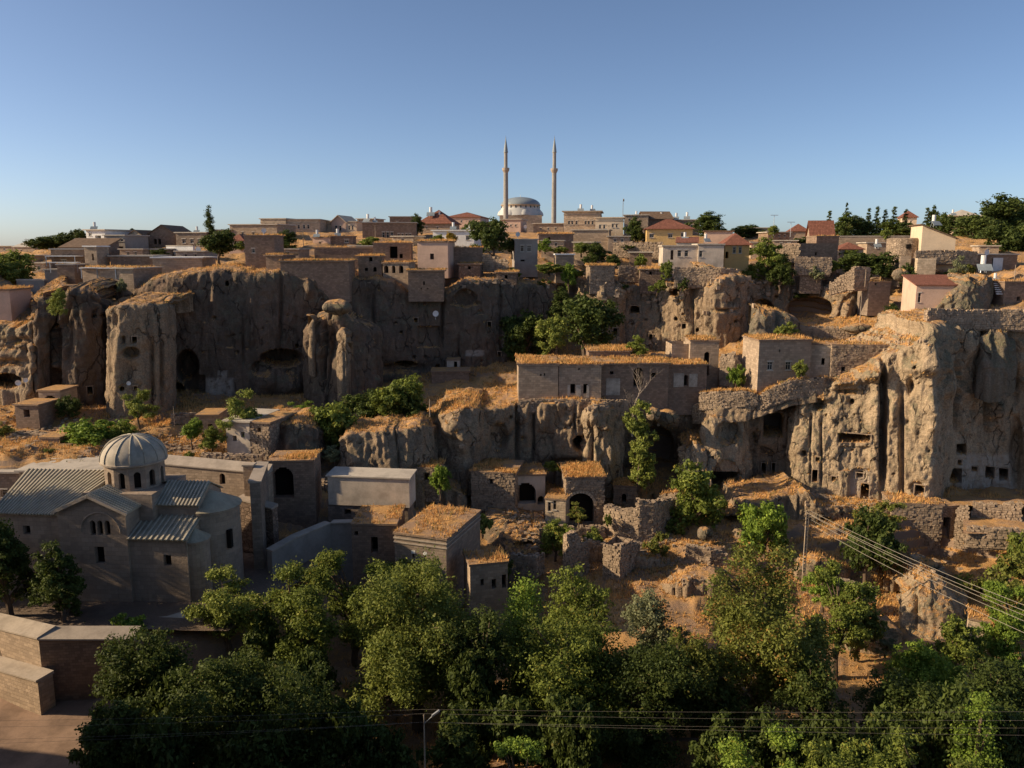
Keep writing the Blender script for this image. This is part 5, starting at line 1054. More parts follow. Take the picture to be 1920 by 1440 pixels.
# lower right house
o, W, H = house('stone_house', 'rubble stone house with two small square windows on the terrace below the right cliff', 'house', 1664, 1042, 99.2, 1760, 944, -10, 4.5, 'rubble', [(1691, 1001, 12, 17), (1712, 1004, 12, 17)], roof=('flat', .12), grass=5, found=3, rubble=.42)
rubble_wall('narrow stone pier right of the dark passage', [(1786, 1043, 956, 97.4), (1806, 1043, 950, 96.8)], 1.6, .4)
house('dark_passage', 'tall dark passage between the rubble house and the stone pier', 'passage', 1760, 1042, 98.3, 1786, 952, 0, 5, 'rubble_brown', [(1773, 1005, 20, 70)], roof=('flat', .05), found=2)
rubble_wall('rubble parapet along the upper right terrace edge', [(1822, 968, 946, 98), (1870, 972, 948, 97), (1912, 970, 944, 96)], .9, .42)
rubble_wall('lower rubble terrace wall at the right edge', [(1812, 1014, 990, 92.5), (1860, 1016, 994, 91.5), (1990, 1024, 1000, 90)], .8, .42)
house('stone_hut', 'small pale stone hut with one dark square opening among the lower right trees', 'hut', 1812, 1215, 74, 1850, 1162, -28, 3, 'stone_pale', [(1829, 1187, 7, 10)], roof=('flat', .1), grass=8)
rubble_wall('low terrace wall along the path in front of the cave dwellings', [(1440, 932, 921, 103.5), (1500, 934, 924, 102.8), (1560, 944, 934, 102)], .6, .38)
# ------------------------------------------------------------------ upper left houses on the cliff top
WIN_DEF = 'w'
def H_(name, label, cat, *a, **k): return house(name, label, cat, *a, **k)
H_('stone_house', 'low pinkish stone house on the cliff rim with a sunlit end of narrow openings', 'house', 157, 541, 128, 252, 504, -8, 8, 'stone', [(171, 532, 6, 8)], [(150, 532, 5, 14, 'o')], roof=('flat', .3, 0, 'concrete'), grass=3)
H_('garden_wall', 'low grey stone wall beside the green bush at the left cliff rim', 'wall', 118, 549, 126, 143, 536, -6, 1, 'stone', roof=('flat', .05))
H_('concrete_shed', 'grey concrete shed with one dark window on the left rim', 'shed', 86, 536, 135, 138, 507, 3, 6, 'plaster_grey', [(75, 522, 9, 15)], [(78, 521, 6, 14)], roof=('flat', .2, 0, 'concrete'))
H_('garden_wall', 'pale concrete garden wall left of the grey shed', 'wall', 32, 540, 131, 84, 526, -3, .8, 'plaster_grey', roof=('flat', .05, 0, 'concrete'))
H_('terrace_house', 'brown stone house with two tall slits in its sunlit left block', 'house', 98, 504, 140, 160, 468, 8, 7, 'stone_brown', [(120, 492, 8, 10)], [(84, 487, 4, 20, 'o'), (92, 488, 4, 20, 'o')], roof=('flat', .25, 0, 'concrete'))
H_('stair_tower', 'small square stair block with a pale roof edge and dark slit', 'tower', 160, 495, 137, 183, 463, -6, 3.5, 'stone', [(174, 482, 3, 12, 'o')], roof=('flat', .2, 0, 'white'))
H_('storage_block', 'shaded stone block with a wide dark mouth below the slit-windowed house', 'shed', 108, 512, 133, 140, 497, 2, 5, 'stone_brown', roof=('flat', .2, 0, 'concrete'), grass=4)
H_('long_shed', 'long brown lean-to roof sloping below the two-storey white house', 'shed', 115, 470, 158, 196, 464, 0, 6, 'stone_brown', [(188, 466, 4, 4)], roof=('shed', .4, 1.6, 'wood'))
H_('white_villa', 'two-storey white house with a dark balcony and antenna on the left skyline', 'house', 163, 456, 172, 198, 432, -4, 8, 'white', [(184, 446, 10, 9, 'o'), (169, 440, 5, 5)], roof=('flat', .5, 0, 'concrete'))
H_('grey_house', 'grey two-storey house stepping down right of the white villa', 'house', 198, 478, 166, 236, 442, 4, 8, 'plaster_grey', [(222, 450, 5, 5), (228, 450, 5, 5), (224, 468, 14, 12, 'd')], roof=('flat', .3, 0, 'concrete'))
H_('stone_house', 'small sunlit arched stone front between the grey house and the brown gable', 'house', 243, 458, 176, 266, 440, -8, 8, 'stone_pale', [(250, 453, 5, 5), (258, 453, 5, 5)], roof=('gable_y', .2, .9, 'wood'))
H_('gable_barn', 'big brown gable-fronted barn on the left skyline', 'barn', 281, 464, 178, 330, 438, 3, 13, 'stone_brown', [(291, 453, 5, 10, 'o'), (299, 453, 5, 10, 'o')], roof=('gable_y', .3, 1.8, 'wood'))
H_('annex', 'low brown annex with a pale wall joined to the left of the barn', 'annex', 264, 463, 178, 281, 441, 3, 8, 'stone_brown', roof=('flat', .2, 0, 'wood'))
H_('grey_house', 'long flat grey house with two chimneys right of the barn', 'house', 331, 462, 176, 388, 437, 2, 8, 'stone_grey', [(345, 452, 6, 8), (360, 452, 6, 8), (374, 452, 6, 8)], roof=('flat', .3, 0, 'concrete'))
H_('garden_wall', 'bright white garden wall panels under the long grey house', 'wall', 312, 470, 165, 362, 462, -4, .6, 'white', roof=('flat', .05, 0, 'concrete'))
H_('low_house', 'low brown flat-roofed house behind the cliff rim, left of the pale yard wall', 'house', 208, 503, 139, 286, 481, 2, 8, 'stone_brown', [], roof=('flat', .3, 0, 'concrete'))
H_('low_house', 'low flat house with a pale roof edge above the great cliff', 'house', 287, 507, 138, 380, 484, 2, 7, 'stone', [], roof=('flat', .3, 0, 'white'))
H_('block_house', 'plain brown block house beside the round tree with one small window', 'house', 461, 503, 135, 516, 443, 3, 7, 'stone_brown', [(475, 470, 6, 8)], [(459, 462, 3, 10)], roof=('flat', .15), grass=6)
H_('cliff_house', 'small pink house at the far left edge of the cliffs', 'house', -20, 592, 117.5, 22, 545, 4, 6, 'pink', [(-8, 570, 8, 10)], roof=('flat', .3), grass=9)
H_('skyline_house', 'distant low brown building on the far left skyline', 'house', 26, 478, 230, 66, 463, 0, 10, 'stone', [(40, 470, 3, 4)], roof=('gable_x', .3, 1.4, 'concrete'))
# ------------------------------------------------------------------ upper centre-left
H_('long_building', 'long brown building low on the skyline left of the beige hotel', 'building', 432, 448, 190, 520, 422, 3, 10, 'stone', [(455, 438, 4, 6), (475, 438, 4, 6), (495, 438, 4, 6)], roof=('flat', .3, 0, 'concrete'))
H_('hotel_building', 'beige flat-roofed hotel block with a row of tall windows', 'building', 537, 447, 205, 600, 412, 14, 16, 'stone_pale', [(546, 425, 4, 8), (552, 425, 4, 8), (560, 425, 4, 8), (570, 425, 4, 8), (578, 425, 4, 8)], roof=('flat', .3, 0, 'concrete'), cornice=(.9,))
H_('hotel_wing', 'pale hotel wing with a sunlit blank front on the left skyline', 'building', 490, 446, 206, 537, 411, -12, 12, 'stone_pale', [], roof=('flat', .3, 0, 'concrete'), cornice=(.9,))
H_('apartment_house', 'cream apartment house with three window pairs and a low centre gable', 'house', 601, 444, 214, 622, 415, -8, 10, 'cream', [(606, 426, 3, 8), (612, 426, 3, 8)], roof=('flat', .3, 0, 'concrete'), cornice=(.9,))
H_('apartment_house', 'brown-pink centre bay of the cream apartment house under its shallow gable', 'house', 622, 444, 213, 649, 416, -8, 10, 'pink', [(630, 428, 4, 10), (638, 428, 4, 10)], roof=('gable_y', .5, 1.6, 'cream'))
H_('apartment_house', 'right wing of the cream apartment house with one window pair', 'house', 649, 444, 212.6, 669, 416, -8, 10, 'cream', [(655, 427, 3, 8), (661, 427, 3, 8)], roof=('flat', .3, 0, 'concrete'))
H_('stone_terrace', 'wide brown stone house with a window row and a bright left end', 'house', 680, 452, 192, 780, 418, 4, 10, 'stone_brown', [(719, 441, 5, 12), (727, 441, 5, 12), (735, 441, 5, 12), (748, 443, 4, 10), (755, 443, 4, 10), (762, 443, 4, 10), (769, 443, 4, 10)], roof=('flat', .3, 0, 'concrete'))
H_('brown_house', 'tall brown flat-roofed house behind the window-row house', 'house', 731, 430, 212, 786, 407, 3, 10, 'stone_brown', [(745, 418, 3, 5)], roof=('flat', .3, 0, 'concrete'))
H_('red_roof_house', 'low house with a faded red hipped roof and chimney left of the mosque', 'house', 784, 432, 210, 846, 420, 3, 9, 'stone', [(800, 427, 3, 4), (820, 427, 3, 4)], roof=('hip', .5, 3.6, 'tile'))
H_('pink_building', 'pinkish low building just left of the mosque', 'building', 836, 422, 240, 900, 408, 2, 12, 'pink', [(850, 415, 3, 4), (865, 415, 3, 4), (880, 415, 3, 4)], roof=('hip', .4, 1.6, 'tile'))
H_('low_house', 'low brown box house with a sunlit left end among the garden trees', 'house', 618, 465, 178, 662, 444, 4, 6, 'stone_brown', [(650, 452, 8, 6)], roof=('flat', .2), grass=4)
H_('low_house', 'small plain pink shed in the hedges below the hotel', 'shed', 587, 466, 178, 619, 446, -10, 6, 'pink', [(600, 456, 5, 6)], roof=('flat', .2), grass=4)
H_('white_bungalow', 'white bungalow with a shaded right window behind the yellow tree', 'house', 812, 462, 176, 889, 433, 4, 8, 'white', [(877, 446, 7, 8), (840, 446, 6, 7)], roof=('flat', .4, 0, 'white'))
H_('stone_box', 'square pinkish stone house with a dark door on the cliff top', 'house', 783, 490, 146, 840, 454, -8, 6, 'pink', [(810, 481, 7, 11, 'd')], roof=('flat', .25), grass=12)
WIN_DEF = 'o'
house('ruined_wall', 'dark ruined house walls with gaps left of the square pink house', 'ruin', 700, 488, 150, 770, 457, 2, 5, 'stone_brown', [(738, 473, 14, 22), (752, 480, 6, 8)], roof=('flat', .1), grass=8)
house('ruined_wall', 'long dark broken wall across the cliff-top gardens', 'ruin', 590, 486, 152, 702, 466, 1, 1.2, 'stone_brown', roof=('flat', .1), grass=6)
house('grassy_block', 'flat-topped masonry block with a thick straw-coloured top on the great cliff', 'ruin', 527, 532, 130, 655, 491, 3, 7, 'stone_brown', roof=('flat', .3), grass=18, found=3)
house('grassy_block', 'small grass-topped masonry corner at the left of the larger block', 'ruin', 500, 515, 131, 530, 480, -6, 6, 'stone_brown', roof=('flat', .3), grass=18, found=3)
house('cave_front', 'rock-cut house front with a white-framed door and small black window', 'house', 672, 512, 138, 716, 482, 3, 5, 'stone_brown', [(703, 505, 6, 9, 'a'), (687, 505, 6, 6), (695, 486, 6, 8)], roof=('flat', .2), grass=12)
house('ruined_vault', 'sunlit broken vault with two arches beside the rock-cut front', 'ruin', 718, 514, 138, 766, 494, -10, 4, 'stone', [(724, 505, 8, 14, 'a'), (738, 505, 6, 14, 'a'), (752, 505, 8, 14, 'a')], roof=('flat', .2), grass=14)
house('cliff_tower_house', 'plain plastered block with a slit window hanging on the great cliff edge', 'house', 766, 560, 134.2, 832, 509, 3, 7, 'stone_brown', [(795, 531, 3, 7), (790, 541, 2, 3), (802, 541, 2, 3)], roof=('flat', .3), grass=16, found=.5)
house('ruined_wall', 'tumbled stone wall right of the square pink house', 'ruin', 842, 490, 150, 905, 466, 3, 1.5, 'stone_brown', roof=('flat', .1), grass=6)
rubble_wall('broken light rubble wall below the dark trees left of the grey cube house', [(905, 500, 478, 150), (925, 500, 482, 150), (950, 502, 488, 149)], .6, .5)
# ------------------------------------------------------------------ upper centre-right
WIN_DEF = 'w'
H_('cube_house', 'grey cube house with two windows above the vine terrace', 'house', 965, 490, 155, 1008, 450, 4, 7, 'plaster_grey', [(979, 466, 7, 12), (992, 466, 8, 12), (980, 490, 8, 6, 'o')], roof=('flat', .15, 0, 'concrete'))
H_('beige_house', 'two-storey pinkish stone house with solar heaters right of the minarets', 'house', 1057, 432, 205, 1125, 397, -8, 12, 'stone_pale', [(1067, 418, 4, 8), (1073, 418, 4, 8), (1081, 418, 4, 8), (1098, 418, 4, 8), (1104, 418, 4, 8), (1111, 418, 4, 8)], roof=('flat', .5, 0, 'concrete'), cornice=(.8, 3.2))
H_('cream_house', 'pale cream flat-roofed house with a shaded right side below the solar heaters', 'house', 1116, 447, 192, 1168, 409, -8, 9, 'cream', [(1125, 425, 4, 7), (1133, 425, 4, 7), (1149, 423, 4, 7), (1156, 423, 4, 7)], rwins=[(1174, 420, 4, 8)], roof=('flat', .3, 0, 'cream'), cornice=(.7,))
H_('low_wall_house', 'low grey flat building in front of the beige two-storey house', 'building', 1072, 448, 186, 1142, 432, 2, 6, 'stone', [], roof=('flat', .3, 0, 'concrete'))
H_('brown_house', 'brown skyline house behind the cream house', 'house', 1170, 425, 215, 1215, 404, 3, 10, 'stone', [(1180, 412, 3, 5)], roof=('flat', .3, 0, 'concrete'))
H_('brown_roof_house', 'wide low house with a dark sloping roof on the skyline above the yellow house', 'house', 1210, 418, 222, 1260, 410, 3, 10, 'stone_brown', [], roof=('gable_x', .5, 2.0, 'wood'))
H_('yellow_house', 'bright yellow house with a red hipped roof and three blue-framed windows', 'house', 1212, 453, 184, 1298, 430, -6, 9, 'yellow', [(1222, 442, 9, 7), (1257, 442, 9, 7), (1281, 440, 9, 7)], rwins=[(1305, 442, 5, 6)], roof=('hip', .5, 2.3, 'tile'))
H_('flat_beige_house', 'low beige flat-roofed house with a brown roof edge right of the yellow house', 'house', 1321, 456, 182, 1373, 434, 1, 7, 'pink', [], roof=('flat', .35, 0, 'wood'))
H_('white_house', 'pinkish white house with paired brown windows above the rubble wall', 'house', 1242, 500, 152, 1308, 462, -5, 8, 'plaster', [(1274, 475, 8, 12), (1287, 475, 8, 12), (1260, 478, 6, 18, 'd')], roof=('flat', .2, 0, 'concrete'), cornice=(.15,))
H_('white_house', 'whiter right wing of the house above the rubble wall, with one window', 'house', 1308, 502, 151.0, 1356, 459, -5, 8, 'plaster', [(1314, 476, 7, 12)], rwins=[(1345, 478, 6, 10)], roof=('flat', .2, 0, 'concrete'), cornice=(.15,))
H_('red_roof_shed', 'small red tiled roof piece between the white house and the yellow house', 'shed', 1268, 464, 161, 1308, 455, 0, 5, 'plaster', [], roof=('shed', .2, 1.0, 'tile'))
H_('hip_house', 'small ochre house with a red hipped roof and two tall windows', 'house', 1358, 490, 156, 1404, 460, -5, 7, 'yellow', [(1377, 469, 7, 12), (1388, 469, 7, 12), (1362, 478, 8, 12, 'o')], roof=('hip', .6, 2.2, 'tile'))
WIN_DEF = 'o'
house('bastion', 'small stone bastion with a dry-grass crown in the gully', 'ruin', 1106, 520, 145, 1152, 500, 3, 5, 'rubble', roof=('flat', .2), grass=20, rubble=.4)
rubble_wall('tall light rubble retaining wall below the white house', [(1264, 530, 503, 142), (1310, 530, 503, 141.5), (1350, 535, 503, 140.5), (1384, 540, 506, 141)], .9, .42)
rubble_wall('rubble terrace wall behind the bastion', [(1160, 520, 500, 152), (1208, 522, 500, 152)], .6, .45, mat='rubble_brown')
rubble_wall('garden terrace wall under the yellow house', [(1150, 475, 456, 176), (1240, 478, 455, 172)], .6, .5, mat='rubble_brown')
house('garden_store', 'low dark garden store among vines below the grey cube house', 'shed', 1042, 500, 150, 1076, 478, 2, 4, 'stone_grey', [], roof=('flat', .2, 0, 'white'))
house('ruined_terrace', 'long low ruined terrace with grassy steps below the skyline', 'ruin', 1010, 452, 180, 1075, 440, 2, 4, 'stone_brown', [(1030, 447, 4, 5)], roof=('flat', .2), grass=10)
# ------------------------------------------------------------------ upper right
house('red_roof_barn', 'stone barn with a steep bright red roof on the right skyline', 'barn', 1520, 452, 185, 1562, 441, 3, 5, 'stone', [], roof=('gable_x', .4, 3.2, 'tile'))
house('stone_annex', 'low stone annex below the steep red roof', 'annex', 1530, 466, 170, 1572, 444, 4, 5, 'stone_brown', [], roof=('flat', .1), grass=5)
house('low_house', 'low house with a pale red roof at the right skyline street', 'house', 1480, 440, 200, 1516, 434, 0, 6, 'stone', [], roof=('hip', .3, 1.8, 'tile'))
house('long_wall', 'long pale garden wall beneath the conifers', 'wall', 1572, 460, 178, 1724, 444, 1, 1, 'stone', roof=('flat', .1, 0, 'cap'))
house('stone_block', 'dark square stone block with a lighter left corner below the red-roofed barn', 'ruin', 1497, 484, 155, 1570, 456, 5, 6, 'stone_brown', [(1530, 476, 4, 6)], roof=('none',))
rubble_wall('crumbling wall left of the dark stone block', [(1455, 482, 462, 157), (1497, 484, 459, 155)], .7, .5)
rubble_wall('lower reddish rubble wall under the dark stone block', [(1490, 508, 482, 150), (1557, 508, 485, 149)], .7, .5, mat='rubble_brown')
bp = P(1665, 478, 152); bo = thing('round_bastion', 'rounded rubble bastion with one square window beside the cream house', 'tower', P(1694, 478, 154)); bm = MB(); bm.lathe([(3.2, -2), (3.1, 2.9), (2.6, 3.15), (.01, 3.2)], 0, 0, 20); bm.build('wall', [M['rubble']], bo, smooth=False)
bw = MB(); bw.box(-1.1, -3.3, 1.2, -.3, -2.6, 2.0); bw.build('window', [M['unlit_room']], bo)
WIN_DEF = 'w'
H_('cream_house', 'large cream house with a long slanting brown roof and a bright gable end', 'house', 1726, 474, 149, 1790, 447, -14, 9, 'cream', [], rwins=[(1808, 460, 7, 12), (1818, 462, 7, 12), (1806, 480, 6, 8)], roof=('shed_x', .4, 2.3, 'wood'))
WIN_DEF = 'o'
H_('stone_ruin', 'low roofless stone box below the round bastion', 'ruin', 1686, 507, 147, 1706, 480, -14, 4, 'stone', [], roof=('none',))
H_('stone_ruin', 'sunlit roofless stone box right of its smaller neighbour', 'ruin', 1719, 507, 145, 1754, 484, -12, 4, 'stone_pale', [], roof=('none',))
rubble_wall('brown terrace wall in front of the cream house', [(1716, 488, 472, 147), (1790, 486, 470, 146.5), (1830, 488, 474, 147)], .8, .5, mat='rubble_brown')
rubble_wall('stepped ruin wall with a pole left of the pink house', [(1555, 545, 530, 143), (1590, 535, 510, 141.5), (1600, 535, 500, 141), (1628, 535, 503, 141.5)], .9, .42)
house('stone_ruin', 'grey square ruin with a small window left of the pink house', 'ruin', 1628, 560, 141, 1668, 530, 3, 4, 'stone_grey', [(1642, 533, 4, 4)], roof=('flat', .1), grass=6)
WIN_DEF = 'w'
o, W, H = H_('pink_house', 'pink-walled house with a flat red tiled roof and one white window', 'house', 1713, 606, 128.5, 1798, 535, -9, 7, 'pink', [(1724, 558, 7, 18)], roof=('shed', .25, 1.3, 'tile'))
house('stone_ruin', 'low stone wall and step at the foot of the pink house', 'ruin', 1697, 606, 130, 1714, 590, -5, 4, 'stone', [], roof=('none',))
WIN_DEF = 'o'
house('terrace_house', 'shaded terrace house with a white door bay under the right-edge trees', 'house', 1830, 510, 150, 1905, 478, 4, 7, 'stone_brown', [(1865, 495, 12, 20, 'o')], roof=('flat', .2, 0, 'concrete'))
o = [ob for ob in COL.objects if ob.get('label', '').startswith('shaded terrace house with a white door')][0]; w = MB(); w.box(3.1, -.04, 0, 5.0, -.01, 2.6); w.build('white_panel', [M['white']], o)
house('stone_ruin', 'dark low ruin at the right edge above the great cliff', 'ruin', 1880, 575, 128, 1990, 530, 3, 6, 'stone_brown', [(1910, 560, 8, 8)], roof=('flat', .2), grass=8)
WIN_DEF = 'w'
for (u, vb, y, u1, vt, mt, lab) in ((1780, 425, 260, 1832, 405, 'cream', 'pale hillside villa half hidden by the right-hand conifers'), (1840, 430, 250, 1872, 408, 'stone_pale', 'beige villa glimpsed between the right-edge trees'), (1900, 418, 240, 1940, 400, 'white', 'white villa with a red roof at the right edge'), (1690, 425, 250, 1718, 408, 'cream', 'small villa with a red roof behind the row of conifers')):
    H_('villa', lab, 'house', u, vb, y, u1, vt, -4, 8, mt, [(u + (u1 - u) * .3, (vb + vt) / 2, 4, 6), (u + (u1 - u) * .65, (vb + vt) / 2, 4, 6)], roof=('hip', .5, 2.0, 'tile' if 'red' in lab else 'concrete'))
# far skyline fillers seen between things
for i, (u, vb, y, u1, vt, yaw, mt, rf, lab) in enumerate((
 (1252, 432, 226, 1312, 413, 2, 'stone', 'concrete', 'flat-roofed stone house carrying white tanks behind the yellow house'), (905, 436, 240, 940, 421, 2, 'pink', 'tile', 'red-roofed low building at the foot of the left minaret'), (940, 432, 225, 976, 412, 0, 'pink', 'concrete', 'pink flat building under the mosque dome'), (1000, 436, 225, 1056, 420, 2, 'stone', 'concrete', 'brown low building between the right minaret and the beige house'),
 (670, 424, 230, 700, 411, 0, 'stone', 'concrete', 'beige house behind the bright-ended stone terrace'), (1400, 440, 215, 1450, 428, 2, 'stone', 'concrete', 'low stone house right of the red hipped roof'), (1440, 446, 200, 1482, 436, 0, 'stone_brown', 'concrete', 'low brown wall house by the street lamps'), (392, 446, 190, 434, 432, 0, 'stone_brown', 'concrete', 'brown house hidden behind the round tree'), (-40, 470, 260, 24, 462, 0, 'stone', 'concrete', 'low pale building at the far left edge of the skyline'))):
    H_('skyline_house', lab, 'house', u, vb, y, u1, vt, yaw, 8, mt, [(u + (u1 - u) * t, (vb + vt) / 2 + 1, 3, 4) for t in (.25, .5, .75)], roof=('flat' if rf == 'concrete' else 'hip', .4, 1.3, rf))
WIN_DEF = 'w'
for u, vb, y, u1, vt, yaw, mt, rf, w_, lab in (
 (20, 498, 165, 62, 480, -6, 'stone', 'concrete', 2, 'low stone house above the large green tree at the left edge'), (60, 512, 150, 86, 494, -6, 'stone_pale', 'concrete', 1, 'small pale house left of the slit-windowed house'), (226, 486, 158, 268, 468, -5, 'stone', 'concrete', 2, 'stone house under the arched stone front'),
 (272, 482, 160, 312, 468, 3, 'stone_brown', 'concrete', 2, 'brown house below the barn'), (330, 486, 155, 384, 472, -4, 'plaster_grey', 'concrete', 2, 'grey low house behind the pale-edged roof'), (430, 470, 165, 458, 452, -6, 'pink', 'tile', 1, 'pink hut with red tiles left of the plain brown block'),
 (520, 484, 150, 560, 468, -5, 'stone', 'concrete', 1, 'small stone house right of the plain brown block'), (600, 482, 160, 640, 468, 2, 'stone_pale', 'concrete', 2, 'pale house behind the long broken wall'), (655, 478, 164, 700, 462, -6, 'pink', 'concrete', 2, 'pink flat house below the brown box house'),
 (735, 456, 178, 775, 444, -4, 'stone', 'concrete', 1, 'low stone shed under the window-row house'), (905, 452, 190, 945, 438, -6, 'cream', 'tile', 2, 'cream cottage with red tiles left below the mosque'), (1015, 466, 172, 1056, 452, -6, 'stone_pale', 'concrete', 2, 'pale stone house right of the grey cube house'),
 (1075, 470, 168, 1112, 455, -5, 'stone', 'concrete', 1, 'stone hut on the dry bank below the beige house'), (1140, 458, 182, 1180, 444, -6, 'stone', 'concrete', 2, 'low stone house at the foot of the cream flat-roofed house'), (1180, 488, 162, 1222, 474, -8, 'stone_brown', 'concrete', 1, 'brown shed on the bank left of the white house'),
 (1408, 470, 178, 1450, 455, -6, 'stone_pale', 'concrete', 2, 'pale stone house right of the ochre house'), (1450, 468, 174, 1494, 452, -4, 'stone', 'concrete', 2, 'stone house above the crumbling wall'), (1575, 484, 160, 1618, 468, -6, 'stone_pale', 'tile', 2, 'small house with faded red tiles right of the dark stone block'),
 (1625, 470, 168, 1664, 456, -6, 'stone', 'concrete', 1, 'stone shed beside the round bastion'), (1835, 478, 165, 1872, 462, -4, 'stone', 'concrete', 1, 'stone house under the dark trees right of the cream house'), (1500, 520, 150, 1540, 506, -8, 'rubble', 'ground', 0, 'tumbled rubble hut on the bank over the cave recess'),
 (1200, 520, 148, 1240, 506, -6, 'rubble_brown', 'ground', 1, 'rubble hut left of the narrow green tree'), (860, 510, 146, 900, 496, -4, 'rubble_brown', 'ground', 1, 'rubble hut on the great cliff right of the pink square house'), (930, 528, 143, 968, 512, -4, 'rubble_brown', 'ground', 1, 'ruined hut above the arched hollow of the great cliff')):
    house('village_house', lab, 'house', u, vb, y, u1, vt, yaw, 6, mt, [(u + (u1 - u) * (k + 1) / (w_ + 1), vb - (vb - vt) * .55, 5, (vb - vt) * .42, 'w' if mt[:6] != 'rubble' else 'o') for k in range(w_)], roof=('hip' if rf == 'tile' else 'flat', .3, 1.3, rf), grass=8 if rf == 'ground' else 0)
# ------------------------------------------------------------------ the mosque
my = 300.0; mo = thing('mosque', 'mosque with a grey-blue dome on a ring of windows, white lower roofs and stone body', 'mosque', P(976, 430, my)); m_ = mpp(976, 400, my)
def mz(v): return my * ray(976, v)[2] - mo.location[2]
b = MB(); b.box(-7.6, -7.6, -6, 7.6, 7.6, mz(405)); b.build('wall', [M['stone_pale']], mo)
b = MB(); b.lathe([(8.3, mz(405)), (8.0, mz(398)), (7.2, mz(393)), (7.05, mz(389))], 0, 0, 24); b.build('lower_dome_roof', [M['dome_skirt']], mo, smooth=True)
for i in range(8):
    a_ = pi / 4 * i + .2; h = MB(); h.lathe([(2.3 * cos(t), mz(404) + 2.2 * sin(t)) for t in np.linspace(0, pi / 2 - .03, 6)], 6.3 * cos(a_), 6.3 * sin(a_), 12); h.build('half_dome', [M['dome_skirt']], mo, smooth=True)
b = MB(); b.lathe([(7.0, mz(392)), (7.0, mz(386)), (7.35, mz(385.5)), (7.35, mz(384.5))], 0, 0, 32); b.build('drum', [M['stone_pale']], mo)
for i in range(24):
    a_ = 2 * pi * i / 24; w = MB(); w.bar((6.95 * cos(a_), 6.95 * sin(a_), mz(391)), (6.95 * cos(a_), 6.95 * sin(a_), mz(387)), .45, .4, up=(cos(a_), sin(a_), 0)); w.build('drum_window', [M['glass']], mo)
b = MB(); R_ = 7.2; b.lathe([(R_ * cos(t), mz(384.5) + (mz(369.5) - mz(384.5)) * sin(t)) for t in np.linspace(0, pi / 2 - .02, 12)], 0, 0, 32); b.build('dome', [M['blue_lead']], mo, smooth=True)
b = MB(); b.tube([(0, 0, mz(370)), (0, 0, mz(365))], [.15, .04], 5); b.build('finial', [M['metal']], mo)
for lab, u, vtop, vbal, vbase in (('left slender stone minaret with one balcony and a pointed cap', 948.5, 254, 318, 392), ('right slender stone minaret with one balcony and a pointed cap', 1038.5, 254, 319, 408)):
    y_ = 285.0; p = P(u, vbase, y_); t = thing('minaret', lab, 'minaret', p, group='pair of minarets'); z_ = lambda v: y_ * ray(u, v)[2] - p[2]
    k = mpp(u, 330, y_); r0 = 4.6 * k; r1 = 3.4 * k
    b = MB(); b.lathe([(r0, -8), (r0, 0), (r0 * .9, z_(vbal + 3)), (r1 * 1.05, z_(vbal))], 0, 0, 12); b.build('shaft', [M['minaret']], t)
    b = MB(); b.lathe([(r0 * .9, z_(vbal + 6)), (6.6 * k, z_(vbal + 1)), (6.8 * k, z_(vbal - 3)), (6.5 * k, z_(vbal - 3)), (r1, z_(vbal - 1))], 0, 0, 14); b.build('balcony', [M['cap']], t)
    b = MB(); b.lathe([(r1, z_(vbal)), (r1 * .95, z_(vtop + 33)), (r1 * 1.25, z_(vtop + 32))], 0, 0, 12); b.build('upper_shaft', [M['minaret']], t)
    b = MB(); b.lathe([(r1 * 1.25, z_(vtop + 32)), (r1 * .8, z_(vtop + 20)), (.12, z_(vtop + 6)), (.02, z_(vtop))], 0, 0, 12); b.build('cap', [M['blue_lead']], t)
# ------------------------------------------------------------------ trees, bushes, dry grass
def leaf_cloud(clumps, per, leaf, r, up=0.35, squash=0.8):
    """clumps: (n,5) x,y,z,radius,tone; leaves scattered through each, facing outwards"""
    n = len(clumps); c = np.repeat(clumps, per, 0); N = len(c)
    dirs = r.normal(size=(N, 3)); dirs /= np.linalg.norm(dirs, axis=1)[:, None]
    rad = c[:, 3:4] * (0.35 + 0.65 * r.random((N, 1)) ** 0.6) * (1 + .25 * r.normal(size=(N, 1)))
    pos = c[:, :3] + dirs * rad * np.array((1, 1, squash))
    nrm = dirs * 0.7 + r.normal(size=(N, 3)) * 0.55 + np.array((0, 0, up)); nrm /= np.linalg.norm(nrm, axis=1)[:, None]
    a = np.cross(nrm, r.normal(size=(N, 3))); a /= np.maximum(np.linalg.norm(a, axis=1), 1e-6)[:, None]; b = np.cross(nrm, a)
    sz = leaf * (0.6 + 0.8 * r.random((N, 1)))
    v = np.stack([pos - a * sz, pos - b * sz * .55, pos + a * sz, pos + b * sz * .55], 1).reshape(-1, 3)
    f = np.arange(N * 4).reshape(N, 4)
    tone = np.clip(c[:, 4] + .18 * r.normal(size=N), 0, 1); hue = np.clip(np.repeat(r.random(n), per) * .55 + r.random(N) * .45, 0, 1)
    return v, f, np.repeat(tone, 4), np.repeat(hue, 4)
